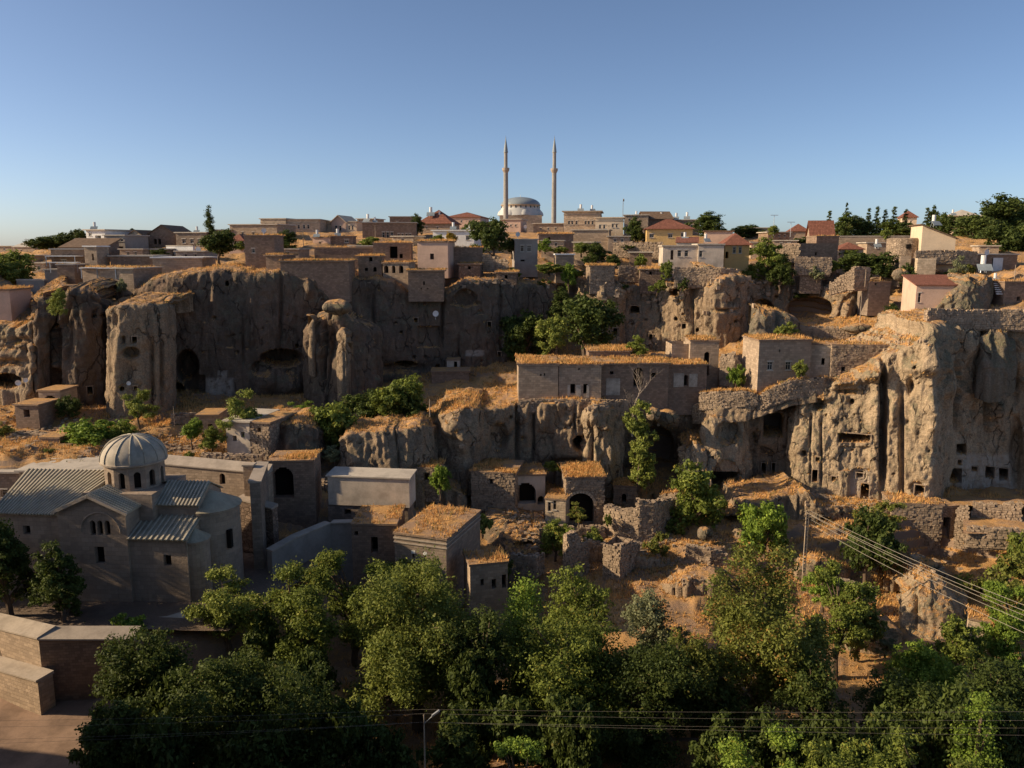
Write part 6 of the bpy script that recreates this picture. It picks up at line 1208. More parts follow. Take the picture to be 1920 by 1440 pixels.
def crown_shape(kind, w, h, r):
    """lobes of the crown: centre and half sizes"""
    L = []
    if kind == 'round':
        for k in range(int(r.integers(9, 13))):
            a = r.random() * 2 * pi; q = r.random() ** .6 * .30; z = .22 + .62 * r.random(); s = .17 + .11 * r.random()
            q *= 1.0 if z < .7 else .6; L.append((w * q * cos(a), w * q * sin(a), h * z, w * s, w * s, min(h * .17, w * s * 1.1)))
        L.append((0, 0, h * .58, w * .30, w * .30, h * .28))
    elif kind == 'broad':
        for k in range(12):
            a = 2 * pi * k / 12 * 2.6; q = .12 + .24 * r.random(); z = .20 + .56 * r.random(); s = .15 + .08 * r.random()
            L.append((w * q * cos(a), w * q * sin(a), h * z, w * s, w * s, h * .2))
        L.append((0, 0, h * .62, w * .26, w * .26, h * .3))
    elif kind == 'plume':        # tall crown of many upright plumes
        for k in range(22):
            a = 2 * pi * k * .381 + r.random() * .5; q = .05 + .34 * sqrt((k + .5) / 22); top = 1.0 - 1.05 * (q / .4) ** 2 * .42 + .07 * r.normal(); zc = top - .17
            if k % 3 == 2: zc -= .25 + .15 * r.random()
            L.append((w * q * cos(a), w * q * sin(a), h * max(.2, zc), w * .10, w * .10, h * .15))
        L.append((0, 0, h * .5, w * .28, w * .28, h * .34))
    elif kind == 'poplar':
        for k in range(9):
            z = .12 + .8 * k / 8; s = .5 * sin(pi * min(1, .18 + .82 * z)) ** .6 * .85; L.append((r.normal() * w * .06, r.normal() * w * .06, h * z, w * s, w * s, h * .09))
    elif kind == 'conifer':
        for k in range(11):
            z = .10 + .87 * k / 10; s = .46 * (1 - z) ** .9 + .03; n_ = 5 if z < .7 else 2
            for j in range(n_):
                a = 2 * pi * (j / n_ + k * .37); L.append((w * s * .55 * cos(a) * (n_ > 1), w * s * .55 * sin(a) * (n_ > 1), h * z, w * s * .55 + .05, w * s * .55 + .05, h * .035))
    elif kind == 'bush':
        for k in range(8):
            a = r.random() * 2 * pi; q = .28 * r.random() ** .5; L.append((w * q * cos(a), w * q * sin(a), h * (.3 + .4 * r.random()), w * .2, w * .2, h * .26))
        L.append((0, 0, h * .35, w * .38, w * .38, h * .35))
    elif kind == 'airy':         # open feathery layers
        for k in range(14):
            a = r.random() * 2 * pi; q = .40 * r.random() ** .5; z = .28 + .66 * r.random(); L.append((w * q * cos(a), w * q * sin(a), h * z, w * .15, w * .15, h * .045))
        L.append((0, 0, h * .5, w * .2, w * .2, h * .25))
    elif kind == 'ivy':
        for k in range(9):
            z = .05 + .9 * k / 8; L.append((r.normal() * w * .1, r.normal() * w * .1, h * z, w * (.42 - .12 * z), w * (.3 - .1 * z), h * .1))
    return L
def crown_mesh(name, kind, w, h, nleaf, leaf, seed):
    r = np.random.default_rng(seed); L = crown_shape(kind, w, h, r)
    vol = np.array([l[3] * l[4] + l[3] * l[5] for l in L]); cl = []; ncl = max(40, nleaf // 55); tot = vol.sum()
    cr0 = {'conifer': .06, 'poplar': .16}.get(kind, .055) * min(w, h) + .12
    for l, v_ in zip(L, vol):
        k = max(2, int(ncl * v_ / tot)); d = r.normal(size=(k, 3)); d /= np.linalg.norm(d, axis=1)[:, None]; rr = r.random((k, 1)) ** .33 * .95 + .05
        p = np.array(l[:3]) + d * rr * np.array(l[3:6])
        base = r.random() * .25
        for q, rad in zip(p, rr[:, 0]): cl.append((q[0], q[1], max(.1, q[2]), cr0 * (.65 + .7 * r.random()), .22 + base + .38 * r.random()))
    cl = np.array(cl); per = max(8, nleaf // len(cl))
    v, f, tone, hue = leaf_cloud(cl, per, leaf, r)
    me = np_mesh(name, v, f, [M['leaf_green']], attrs={'tone': tone, 'hue': hue}); return me, cl
def trunk_mesh(w, h, cl, seed, kind, mat='bark', nb=14):
    r = np.random.default_rng(seed); b = MB(); R = max(.07, .022 * h + .01 * w)
    hp = .8 if kind in ('poplar', 'conifer', 'plume') else .5
    tp = [(r.normal() * .03 * w * t, r.normal() * .03 * w * t, -.6 + (h * hp + .6) * t) for t in np.linspace(0, 1, 6)]
    b.tube(tp, [R * (1.25 - .95 * t) for t in np.linspace(0, 1, 6)], 7)
    for k in r.choice(len(cl), min(nb, len(cl)), replace=False):
        e = cl[k, :3]; t = np.clip(e[2] / (h * hp) * .65, .2, .95); i = int(t * 5); s = np.array(tp[i]) * (1 - (t * 5 - i)) + np.array(tp[min(5, i + 1)]) * (t * 5 - i)
        m_ = s * .5 + e * .5 + np.array((0, 0, .06 * h)); b.tube([s, m_, e], [R * .42, R * .26, R * .08], 5)
    return b.mesh('trunk', [M[mat]])
_protos = {}
def proto(kind, var):
    key = (kind, var)
    if key not in _protos:
        w, h, n, lf = {'round': (6, 6, 8500, .15), 'broad': (8, 6, 9000, .16), 'bush': (3, 2.2, 3500, .11), 'conifer': (4, 9, 7000, .13), 'poplar': (2.4, 9, 6000, .13), 'airy': (6, 6, 6500, .14), 'ivy': (5, 9, 9000, .16), 'plume': (8, 11, 12000, .16)}[kind]
        cm, cl = crown_mesh('crown', kind, w, h, n, lf, 100 + var * 7 + len(kind)); _protos[key] = (w, h, cm, trunk_mesh(w, h, cl, 5 + var, kind))
    return _protos[key]
TREES_LAND = None
def tree(u, vb, vt, wpx, y, kind, leaf, label, name='tree', own=0, zb=None, lf=.15, cat='tree', rz=None, depthk=1.0, group=None):
    p = P(u, vb, y)
    if zb is not None: p[0] = p[0] * (y * CP - zb * SP) / (y * CP - p[2] * SP); p[2] = zb
    zt = y * ray(u, vt)[2]; H = zt - p[2]; W = wpx * mpp(u, (vb + vt) / 2, y)
    root = thing(name, label, cat, p, 0.0 if own else (random.random() * 6.28 if rz is None else rz), group)
    if own:
        cm, cl = crown_mesh('crown', kind, W, H, own, lf, abs(int(u * 7 + vt)) + 11); tm = trunk_mesh(W, H, cl, abs(int(u)), kind, nb=22)
        c = link('crown', cm, root); t = link('trunk', tm, root)
    else:
        w, h, cm, tm = proto(kind, int(u) % 3); c = link('crown', cm, root); t = link('trunk', tm, root)
        k = (W / w, W / w * depthk, H / h); c.scale = k; t.scale = k
    c.material_slots[0].link = 'OBJECT'; c.material_slots[0].material = M[leaf]
    return root
V = -41.0
FG = [ # u, vt, w, y, kind, leaf, leaves, label
 (292, 1150, 230, 58, 'round', 'leaf_dark', 26000, 'large dark tree right of the lane wall, its crown overlapping the churchyard corner'),
 (432, 1072, 165, 66, 'airy', 'leaf_olive', 15000, 'pale yellow-green tree catching the sun at the church apse'),
 (562, 1036, 180, 64, 'airy', 'leaf_green', 24000, 'feathery green tree below the grey ramp wall'),
 (415, 1190, 260, 54, 'round', 'leaf_dark', 26000, 'dark shaded tree in the lower left thicket, in front of the pale yellow-green one'),
 (560, 1215, 250, 53, 'round', 'leaf_dark', 24000, 'dark shaded tree under the feathery green tree'),
 (235, 1300, 170, 51, 'round', 'leaf_dark', 16000, 'dark bushy tree at the foot of the lane beside the retaining wall'),
 (785, 1048, 300, 63, 'plume', 'leaf_olive', 62000, 'tallest full olive-green tree standing in the middle foreground'),
 (668, 1024, 160, 71, 'airy', 'leaf_green', 17000, 'yellowish feathery tree behind the left shoulder of the tallest olive-green tree'),
 (905, 1140, 170, 60, 'round', 'leaf_dark', 18000, 'dark tree tucked against the right side of the tallest olive-green tree'),
 (985, 1080, 110, 66, 'poplar', 'leaf_fresh', 15000, 'slim fresh-green pointed tree right of the small stone house'),
 (1085, 1052, 140, 71, 'round', 'leaf_green', 17000, 'green tree hiding the foot of the broken stone hut'),
 (1060, 1145, 270, 60, 'broad', 'leaf_green', 36000, 'broad green tree with scattered yellow leaves in the centre foreground'),
 (1222, 1108, 150, 67, 'round', 'leaf_silver', 16000, 'soft silvery willow-like tree below the dry grass slope'),
 (1215, 1215, 220, 58, 'round', 'leaf_dark', 20000, 'dark shaded tree under the silvery willow-like tree'),
 (1420, 1046, 295, 63, 'plume', 'leaf_rust', 56000, 'largest rust-tinged tree standing in the right foreground'),
 (1300, 1185, 180, 60, 'round', 'leaf_rust', 20000, 'smaller rust-tinged tree leaning on the left of the largest rust-tinged one'),
 (1565, 1062, 120, 71, 'airy', 'leaf_green', 15000, 'thin light-green tree between the rusty tree and the path'),
 (1520, 1230, 170, 57, 'round', 'leaf_dark', 16000, 'dark tree in the shade right of the largest rust-tinged tree'),
 (1725, 1192, 170, 66, 'broad', 'leaf_fresh', 17000, 'fresh-green spreading tree below the pale split boulder'),
 (1700, 1262, 230, 57, 'round', 'leaf_dark', 18000, 'dark tree in front of the fresh-green spreading tree'),
 (1850, 1215, 230, 60, 'round', 'leaf_dark', 20000, 'dark leafy tree in the lower right corner thicket below the small pale hut'),
 (1885, 1090, 120, 73, 'airy', 'leaf_fresh', 15000, 'bright green tree at the right edge crossing the wires'),
 (972, 1368, 140, 45, 'airy', 'leaf_fresh', 13000, 'lit green treetop rising from the bottom edge in the centre'),
 (1435, 1378, 190, 45, 'airy', 'leaf_fresh', 15000, 'lit green treetop at the bottom edge, leftmost of the right-hand row'),
 (1580, 1352, 190, 46, 'round', 'leaf_green', 18000, 'lit rounded treetop in the middle of the bottom right row'),
 (1720, 1372, 170, 45, 'airy', 'leaf_green', 14000, 'feathery treetop at the bottom edge right of the rounded one'),
 (1812, 1285, 90, 50, 'poplar', 'leaf_fresh', 10000, 'slender bright leafy tree climbing above the bottom right row'),
 (1185, 1320, 110, 56, 'airy', 'leaf_dark', 8000, 'small dark feathery tree in the shaded valley bottom'),
 (20, 958, 130, 67, 'round', 'leaf_dark', 18000, 'dark tree at the far left edge hiding the corner of the church'),
 (120, 1012, 100, 66, 'round', 'leaf_dark', 13000, 'dark round tree on the church pavement in front of the nave')]
FG += [(740, 1040, 150, 75, 'airy', 'leaf_green', 11000, 'feathery tree pressed against the front of the arcaded house'), (-75, 780, 90, 71.5, 'poplar', 'leaf_dark', 14000, 'tall unseen tree added outside the left edge to shade the church'), (-195, 735, 120, 70, 'poplar', 'leaf_dark', 14000, 'second unseen tree added outside the left edge to shade the church'), (-125, 745, 110, 71, 'poplar', 'leaf_dark', 14000, 'third unseen tree added behind the pair outside the left edge for shade')]  # the three poplars past the left edge are added to shade the church
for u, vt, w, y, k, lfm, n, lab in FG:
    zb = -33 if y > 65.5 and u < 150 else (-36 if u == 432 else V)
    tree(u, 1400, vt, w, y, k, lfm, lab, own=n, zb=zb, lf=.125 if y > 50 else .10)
MT = [ # u, vb, vt, w, y, kind, leaf, name, label
 (240, 1192, 1146, 76, 65, 'bush', 'leaf_fresh', 'bush', 'bright green bush at the churchyard edge above the lane wall'),
 (160, 1180, 1164, 22, 66, 'bush', 'leaf_dark', 'bush', 'tiny dark bush in the middle of the churchyard'),
 (1620, 1112, 938, 132, 88, 'round', 'leaf_dark', 'tree', 'dark green tree with visible trunk on the slope left of the two-window rubble house'),
 (1640, 1010, 935, 90, 95, 'airy', 'leaf_rust', 'bush', 'reddish dry bush under the arched cave doorway'),
 (1432, 1068, 928, 112, 92, 'round', 'leaf_fresh', 'tree', 'vivid green tree on the slope left of the leaning power pole'),
 (1298, 1012, 868, 140, 97, 'round', 'leaf_green', 'tree', 'bushy green tree below the black cave mouth'),
 (1042, 1050, 968, 76, 91, 'round', 'leaf_green', 'tree', 'round green tree below the little gable front'),
 (1085, 985, 945, 40, 94, 'airy', 'leaf_rust', 'bush', 'small yellowish bush in front of the great arch'),
 (1110, 1030, 985, 56, 92, 'bush', 'leaf_green', 'bush', 'green bush on top of the low tumbled wall'),
 (1140, 985, 960, 22, 94, 'bush', 'leaf_green', 'bush', 'small bush at the right foot of the great arch'),
 (1226, 1062, 995, 52, 90, 'airy', 'leaf_rust', 'tree', 'slim reddish-green tree beside the rough rubble wall'),
 (1862, 1190, 1030, 150, 84, 'airy', 'leaf_rust', 'tree', 'russet feathery tree below the lower rubble terrace wall'),
 (1915, 1120, 985, 90, 88, 'round', 'leaf_green', 'tree', 'green tree cut by the right edge below the terrace walls'),
 (1606, 1225, 1098, 110, 74, 'round', 'leaf_rust', 'tree', 'low rusty-green tree between the thin light-green tree and the path'),
 (1542, 1140, 1058, 84, 79, 'airy', 'leaf_fresh', 'tree', 'bright small tree at the foot of the leaning power pole'),
 (1790, 1262, 1160, 110, 69, 'round', 'leaf_green', 'tree', 'green tree in front of the pale split boulder'),
 (1880, 1250, 1150, 110, 70, 'round', 'leaf_fresh', 'tree', 'bright green tree right of the small pale hut'),
 (1700, 1085, 1050, 50, 87, 'bush', 'leaf_olive', 'bush', 'olive bush at the foot of the two-window rubble house'),
 (940, 1090, 1040, 60, 84, 'bush', 'leaf_dark', 'bush', 'dark bush on the shaded bank behind the small stone house'),
 (905, 1000, 965, 44, 91, 'bush', 'leaf_olive', 'bush', 'olive bush at the top of the shaded bank'),
 (690, 1010, 985, 34, 84, 'bush', 'leaf_olive', 'bush', 'dry bush on the roof edge of the brown stone house'),
 (1595, 1215, 1165, 60, 74, 'bush', 'leaf_silver', 'bush', 'grey-green bush beside the shaded path'),
 (1660, 1230, 1195, 60, 72, 'airy', 'leaf_silver', 'bush', 'thin pale thorny bush on the lower path'),
 (172, 868, 780, 150, 100, 'round', 'leaf_fresh', 'tree', 'wide bright green tree on the garden terrace left of the dome'),
 (232, 850, 786, 60, 101, 'round', 'leaf_green', 'tree', 'green tree touching the right side of the wide bright one behind the dome'),
 (130, 790, 737, 52, 107, 'round', 'leaf_dark', 'tree', 'small dark round tree right of the arched cave doorway'),
 (262, 806, 724, 72, 105, 'airy', 'leaf_olive', 'tree', 'airy yellow-green tree at the foot of the square rock tower'),
 (20, 850, 790, 70, 101, 'airy', 'leaf_rust', 'bush', 'brownish bush on the garden terrace at the left edge'),
 (88, 872, 838, 56, 95, 'airy', 'leaf_rust', 'bush', 'dry straw-coloured bush behind the roof chimneys'),
 (360, 838, 778, 54, 98, 'round', 'leaf_fresh', 'tree', 'small bright green tree right of the dome'),
 (398, 842, 800, 52, 97, 'round', 'leaf_green', 'tree', 'low green tree between the small bright tree and the white-walled house'),
 (446, 850, 736, 92, 98, 'airy', 'leaf_olive', 'tree', 'open pale-leaved tree before the white-walled garden house'),
 (355, 862, 845, 24, 94, 'bush', 'leaf_green', 'bush', 'small bush behind the court wall'),
 (570, 792, 748, 60, 110, 'airy', 'leaf_fresh', 'bush', 'fresh green sapling at the foot of the hollowed cliff'),
 (528, 780, 765, 24, 112, 'bush', 'leaf_silver', 'bush', 'tiny silvery bush on the flat earth roof'),
 (636, 872, 732, 136, 104, 'round', 'leaf_green', 'tree', 'large green tree left of the fluted rock'),
 (700, 815, 722, 110, 111, 'round', 'leaf_dark', 'tree', 'dark green tree between its taller neighbours below the rock pinnacle'),
 (750, 816, 688, 118, 109, 'round', 'leaf_green', 'tree', 'tallest green tree of the grove in front of the great cliff'),
 (770, 810, 740, 70, 107, 'round', 'leaf_dark', 'tree', 'low dark tree under the tallest tree of the grove'),
 (628, 878, 832, 50, 98, 'airy', 'leaf_silver', 'bush', 'silvery fig bush at the left foot of the fluted rock'),
 (826, 932, 866, 46, 96, 'round', 'leaf_fresh', 'tree', 'small round tree with a thin trunk on the orange grass patch'),
 (1197, 912, 762, 76, 103.5, 'ivy', 'leaf_olive', 'tree', 'ivy-wrapped tree hanging in front of the shaded hollow'),
 (1040, 884, 862, 44, 105, 'bush', 'leaf_green', 'bush', 'low dark-green bush on the grass terrace above the vaulted ruins'),
 (1042, 672, 582, 76, 126, 'round', 'leaf_olive', 'tree', 'yellow-green tree lit at the mouth of the gully'),
 (1096, 672, 540, 140, 133, 'round', 'leaf_dark', 'tree', 'dark spreading tree filling the gully behind the yellow-green one'),
 (988, 694, 572, 110, 137, 'round', 'leaf_dark', 'tree', 'dark tree in the deep shade at the end of the great cliff'),
 (1052, 600, 540, 60, 142, 'round', 'leaf_dark', 'tree', 'dark tree higher up the gully under the vine terrace'),
 (1196, 676, 628, 50, 120, 'airy', 'leaf_green', 'tree', 'young green tree behind the long house'),
 (1380, 722, 676, 42, 113.5, 'bush', 'leaf_fresh', 'bush', 'green bush against the sunlit side of the tall stone house'),
 (1498, 706, 672, 36, 109.5, 'bush', 'leaf_olive', 'bush', 'yellowish bush growing at the base of the tall stone house'),
 (1472, 634, 602, 50, 117.0, 'bush', 'leaf_olive', 'bush', 'yellow-green bush beside the lichen-covered boulder'),
 (1030, 512, 490, 80, 148, 'bush', 'leaf_green', 'vine', 'hanging vine hedge in front of the grey cube house'),
 (1066, 545, 488, 34, 146, 'round', 'leaf_fresh', 'tree', 'bright narrow tree right of the vine hedge'),
 (113, 594, 542, 44, 111.5, 'round', 'leaf_olive', 'bush', 'pale olive bush perched on the rock column at the left'),
 (228, 548, 518, 26, 124, 'bush', 'leaf_silver', 'bush', 'pale bush at the right end of the low pinkish house'),
 (411, 496, 420, 80, 140, 'round', 'leaf_dark', 'tree', 'round dark tree on the great cliff rim'),
 (395, 455, 386, 19, 176, 'poplar', 'leaf_dark', 'poplar_tree', 'lone slim poplar rising above the round dark tree'),
 (925, 488, 402, 92, 154, 'round', 'leaf_dark', 'tree', 'large dark tree on the skyline left of the mosque dome'),
 (960, 482, 440, 44, 157, 'round', 'leaf_dark', 'tree', 'dark tree between the large skyline tree and the grey cube house'),
 (882, 458, 406, 60, 184, 'round', 'leaf_dark', 'tree', 'round tree behind the white bungalow'),
 (846, 466, 430, 26, 171, 'round', 'leaf_yellow', 'tree', 'small golden-yellow tree in front of the white bungalow'),
 (822, 464, 436, 30, 172, 'round', 'leaf_green', 'tree', 'small green tree left of the golden-yellow one'),
 (536, 470, 432, 70, 172, 'round', 'leaf_dark', 'tree', 'dark garden tree below the hotel'),
 (690, 470, 440, 56, 172, 'round', 'leaf_green', 'tree', 'green garden tree below the bright-ended stone terrace'),
 (735, 466, 448, 30, 170, 'bush', 'leaf_green', 'bush', 'green bush under the window-row house'),
 (782, 445, 402, 34, 200, 'round', 'leaf_dark', 'tree', 'dark tree beside the red hipped roof on the skyline'),
 (28, 556, 462, 130, 138, 'round', 'leaf_green', 'tree', 'large green tree at the left edge above the pink cliff house'),
 (-8, 552, 472, 110, 132, 'round', 'leaf_green', 'tree', 'green tree cut by the left edge of the photo'),
 (84, 480, 436, 70, 205, 'round', 'leaf_dark', 'tree', 'dark rounded tree on the left skyline, left of the pair'),
 (114, 478, 430, 66, 206, 'round', 'leaf_dark', 'tree', 'dark rounded tree on the left skyline, right of the pair'),
 (148, 462, 426, 40, 206, 'round', 'leaf_dark', 'tree', 'dark tree leaning on the white villa'),
 (250, 448, 427, 40, 215, 'bush', 'leaf_dark', 'tree', 'low dark tree behind the grey house left of the barn'),
 (208, 440, 430, 18, 190, 'bush', 'leaf_dark', 'bush', 'small dark shrub on the white villa terrace'),
 (1328, 450, 398, 92, 212, 'round', 'leaf_dark', 'tree', 'wide dark tree right of the yellow house on the skyline'),
 (1402, 452, 418, 76, 216, 'round', 'leaf_dark', 'tree', 'low wide dark tree behind the ochre hip-roofed house'),
 (1436, 532, 448, 92, 153, 'round', 'leaf_green', 'tree', 'large olive-green tree right of the ochre hip-roofed house'),
 (1462, 545, 490, 60, 150, 'round', 'leaf_dark', 'tree', 'dark tree below the large olive-green tree'),
 (1252, 532, 484, 30, 142.5, 'round', 'leaf_green', 'tree', 'narrow green tree at the left corner of the white house'),
 (1190, 458, 408, 50, 190, 'round', 'leaf_dark', 'tree', 'dark tree at the right side of the cream flat-roofed house'),
 (1118, 498, 456, 60, 160, 'round', 'leaf_dark', 'tree', 'dark tree on the slope right of the vine terrace'),
 (1090, 480, 452, 50, 164, 'round', 'leaf_green', 'tree', 'green tree among the terraces below the beige house'),
 (1152, 510, 472, 44, 158, 'round', 'leaf_dark', 'tree', 'dark tree left of the terrace wall behind the bastion'),
 (1200, 500, 472, 34, 158, 'bush', 'leaf_green', 'bush', 'green bush on the dry bank below the yellow house'),
 (1022, 474, 448, 40, 166, 'round', 'leaf_fresh', 'tree', 'fresh green tree behind the grey cube house'),
 (1280, 545, 520, 24, 141, 'bush', 'leaf_dark', 'bush', 'dark bush above the oval cave opening'),
 (1232, 548, 525, 40, 143, 'bush', 'leaf_green', 'bush', 'green shrub on the ledge left of the oval cave opening'),
 (1606, 520, 468, 100, 150, 'round', 'leaf_dark', 'tree', 'spreading dark tree left of the round bastion'),
 (1655, 526, 474, 86, 149, 'round', 'leaf_dark', 'tree', 'spreading dark tree just below the round bastion'),
 (1700, 545, 494, 46, 141, 'round', 'leaf_dark', 'tree', 'dark tree above the pink house'),
 (1670, 610, 570, 52, 129, 'round', 'leaf_dark', 'tree', 'dark bush-like tree at the left foot of the pink house'),
 (1532, 525, 498, 34, 149, 'bush', 'leaf_silver', 'bush', 'silvery bush on the rubble slope'),
 (1560, 518, 482, 40, 150, 'round', 'leaf_green', 'tree', 'green tree at the right of the dark stone block'),
 (1450, 445, 420, 26, 190, 'round', 'leaf_olive', 'tree', 'pale small tree by the street lamps'),
 (1500, 458, 442, 40, 178, 'bush', 'leaf_dark', 'bush', 'dark shrubs under the low pale-roofed house'),
 (1790, 540, 480, 40, 143, 'airy', 'leaf_silver', 'bush', 'bare greyish shrub above the rock outcrop'),
 (1818, 515, 492, 30, 145, 'bush', 'leaf_rust', 'bush', 'brown shrub beside the cream house'),
 (1660, 448, 425, 26, 172, 'bush', 'leaf_green', 'bush', 'green shrub left of the round bastion top'),
 (1583, 458, 400, 66, 214, 'round', 'leaf_dark', 'tree', 'round dark tree behind the steep red roof'),
 (1614, 458, 398, 70, 216, 'round', 'leaf_dark', 'tree', 'second round dark tree right of the steep red roof'),
 (1768, 455, 394, 66, 215, 'round', 'leaf_dark', 'tree', 'dark round tree left of the right-hand villas'),
 (1722, 458, 418, 90, 206, 'round', 'leaf_green', 'tree', 'low green tree left of the big cream house'),
 (1676, 458, 412, 100, 205, 'round', 'leaf_dark', 'tree', 'low dark broad tree beneath the tall conifers'),
 (1822, 475, 394, 110, 200, 'round', 'leaf_dark', 'tree', 'green tree behind the big cream house roof'),
 (1865, 470, 368, 130, 205, 'round', 'leaf_dark', 'tree', 'great dark tree on the right skyline'),
 (1893, 460, 356, 110, 212, 'round', 'leaf_dark', 'tree', 'tallest dark tree on the right skyline'),
 (1868, 505, 416, 110, 172, 'round', 'leaf_dark', 'tree', 'dark tree right of the big cream house'),
 (1918, 510, 408, 120, 170, 'round', 'leaf_dark', 'tree', 'dark tree at the right edge behind the terrace house'),
 (1750, 415, 392, 24, 225, 'round', 'leaf_dark', 'tree', 'small skyline tree next to the tall conifer pair')]
for u, vb, vt, w, y, k, lfm, nm, lab in MT: tree(u, vb, vt, w, y, k, lfm, lab, name=nm, cat={'poplar_tree': 'tree'}.get(nm, nm))
for u, vt, lab in ((1552, 394, 'small conifer left of the row beside the steep red roof'), (1583, 382, 'thin tall conifer spike above the round dark trees'), (1625, 392, 'first tall conifer of the skyline row'), (1641, 388, 'second tall conifer of the skyline row'), (1656, 394, 'third tall conifer of the skyline row'), (1672, 386, 'tallest conifer at the right of the skyline row'), (1694, 394, 'last conifer of the skyline row, beside the red-roofed villa'), (1735, 388, 'left conifer of the pair behind the solar heater'), (1746, 386, 'right conifer of the pair behind the solar heater')):
    tree(u, 458, vt, 30 if vt > 383 else 20, 222, 'conifer', 'leaf_dark', lab, name='conifer_tree', group='conifers on the right skyline')
TL = ('lowest dark tree beside the lane at the bottom left', 'dark tree under the large dark one right of the lane wall', 'dark tree low in the left thicket, right of the lane', 'dark tree under the pale yellow-green tree at the apse', 'dark tree at the bottom left of the tallest olive-green tree', 'small dark tree at the foot of the tallest olive-green tree', 'dark tree behind the lamp pole, under the tallest olive-green tree', 'dark tree low between the centre treetop and the broad green tree', 'dark tree under the broad centre tree with yellow leaves', 'small dark tree by the lit gap with the timber table', 'dark tree low at the left foot of the largest rust-tinged tree', 'dark tree above the leftmost lit treetop of the right-hand row', 'dark tree under the thin light-green tree by the path', 'dark tree at the right foot of the shaded path', 'dark tree behind the slender bright climbing tree', 'dark tree in the lower right corner below the wires', 'dark tree between the feathery tree and the tallest olive-green one', 'dark tree at the right shoulder of the tallest olive-green tree', 'dark tree between the broad centre tree and the silvery one', 'dark tree between the silvery tree and the smaller rust-tinged one', 'dark tree at the right of the pale yellow-green tree by the apse', 'dark tree on the slope below the churchyard pavement')
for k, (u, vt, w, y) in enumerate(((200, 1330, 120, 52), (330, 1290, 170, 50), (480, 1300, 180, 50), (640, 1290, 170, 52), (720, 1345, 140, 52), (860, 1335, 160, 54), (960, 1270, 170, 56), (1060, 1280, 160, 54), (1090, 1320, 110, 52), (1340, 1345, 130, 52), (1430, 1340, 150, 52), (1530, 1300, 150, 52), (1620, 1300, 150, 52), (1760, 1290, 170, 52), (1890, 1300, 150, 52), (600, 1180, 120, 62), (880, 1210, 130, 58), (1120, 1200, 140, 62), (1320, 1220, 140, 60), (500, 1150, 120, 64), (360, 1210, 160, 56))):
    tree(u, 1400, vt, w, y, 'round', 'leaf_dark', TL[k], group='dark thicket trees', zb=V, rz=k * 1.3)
BL = ('bush left of the round dark tree on the cliff rim', 'bush at the left foot of the plain brown block house', 'bush below the hotel, beside its dark garden tree', 'bush at the right end of the long broken wall', 'bush under the fresh green tree behind the grey cube house', 'bush at the left end of the terrace wall under the yellow house', 'bush on the bank right of the cream flat-roofed house', 'bush right of the terrace wall behind the bastion', 'bush by the crumbling wall left of the dark stone block', 'bush at the right corner of the dark stone block', 'bush below the brown terrace wall of the cream house', 'bush above the rock outcrop by the cream house', 'bush on the bank over the shaded cave recess', 'bush left of the large olive-green tree', 'bush in front of the slit-windowed house', 'bush below the arched stone front left of the barn', 'bush on the yard above the great cliff', 'bush in front of the dark ruined house walls', 'bush under the large skyline tree left of the mosque', 'wide bush below the grey cube house', 'wide bush below the hanging vine hedge', 'bush right of the bright narrow tree', 'bush on the ledge right of the grassy bastion', 'bush between the white house and the ochre house')
for k, (u, v, y, w, h) in enumerate(((300, 480, 150, 40, 16), (455, 470, 165, 36, 18), (560, 478, 160, 40, 14), (640, 480, 158, 36, 14), (1000, 470, 170, 34, 14), (1050, 475, 165, 40, 16), (1180, 470, 175, 36, 14), (1210, 520, 152, 34, 18), (1480, 490, 158, 40, 16), (1590, 480, 160, 40, 16), (1740, 500, 150, 36, 16), (1780, 520, 146, 30, 14), (1500, 560, 152, 40, 18), (1400, 480, 170, 40, 16), (120, 500, 150, 36, 16), (240, 470, 170, 36, 12), (345, 500, 145, 36, 12), (720, 480, 156, 36, 14), (880, 500, 152, 36, 16), (960, 520, 150, 50, 22), (1010, 545, 148, 50, 22), (1080, 520, 152, 40, 18), (1160, 545, 147, 40, 16), (1345, 480, 165, 36, 14))):
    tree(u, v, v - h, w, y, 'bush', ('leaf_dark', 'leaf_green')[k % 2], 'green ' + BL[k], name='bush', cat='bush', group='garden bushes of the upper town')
# bare tree
dp = P(1186, 792, 107); dt = thing('dead_tree', 'bare pale dead tree reaching above the ledge before the long house', 'tree', dp); db = MB(); rr = random.Random(4)
def _br(p, d, L, r_, n):
    q = p + d * L; db.tube([p, (p + q) / 2 + np.array((rr.uniform(-.1, .1), 0, rr.uniform(0, .15))) * L, q], [r_, r_ * .8, r_ * .5], 5)
    if n == 0: return
    for k in range(3 if n > 1 else 4):
        nd = d + np.array((rr.uniform(-.75, .75), rr.uniform(-.5, .5), rr.uniform(-.1, .5))); nd /= np.linalg.norm(nd); _br(q if k else (p + q) / 2, nd, L * rr.uniform(.55, .8), r_ * .5, n - 1)
_br(np.array((0, 0, -2.0)), np.array((.02, 0, 1.0)), 3.8, .13, 4)
db.build('branches', [M['bark_pale']], dt)

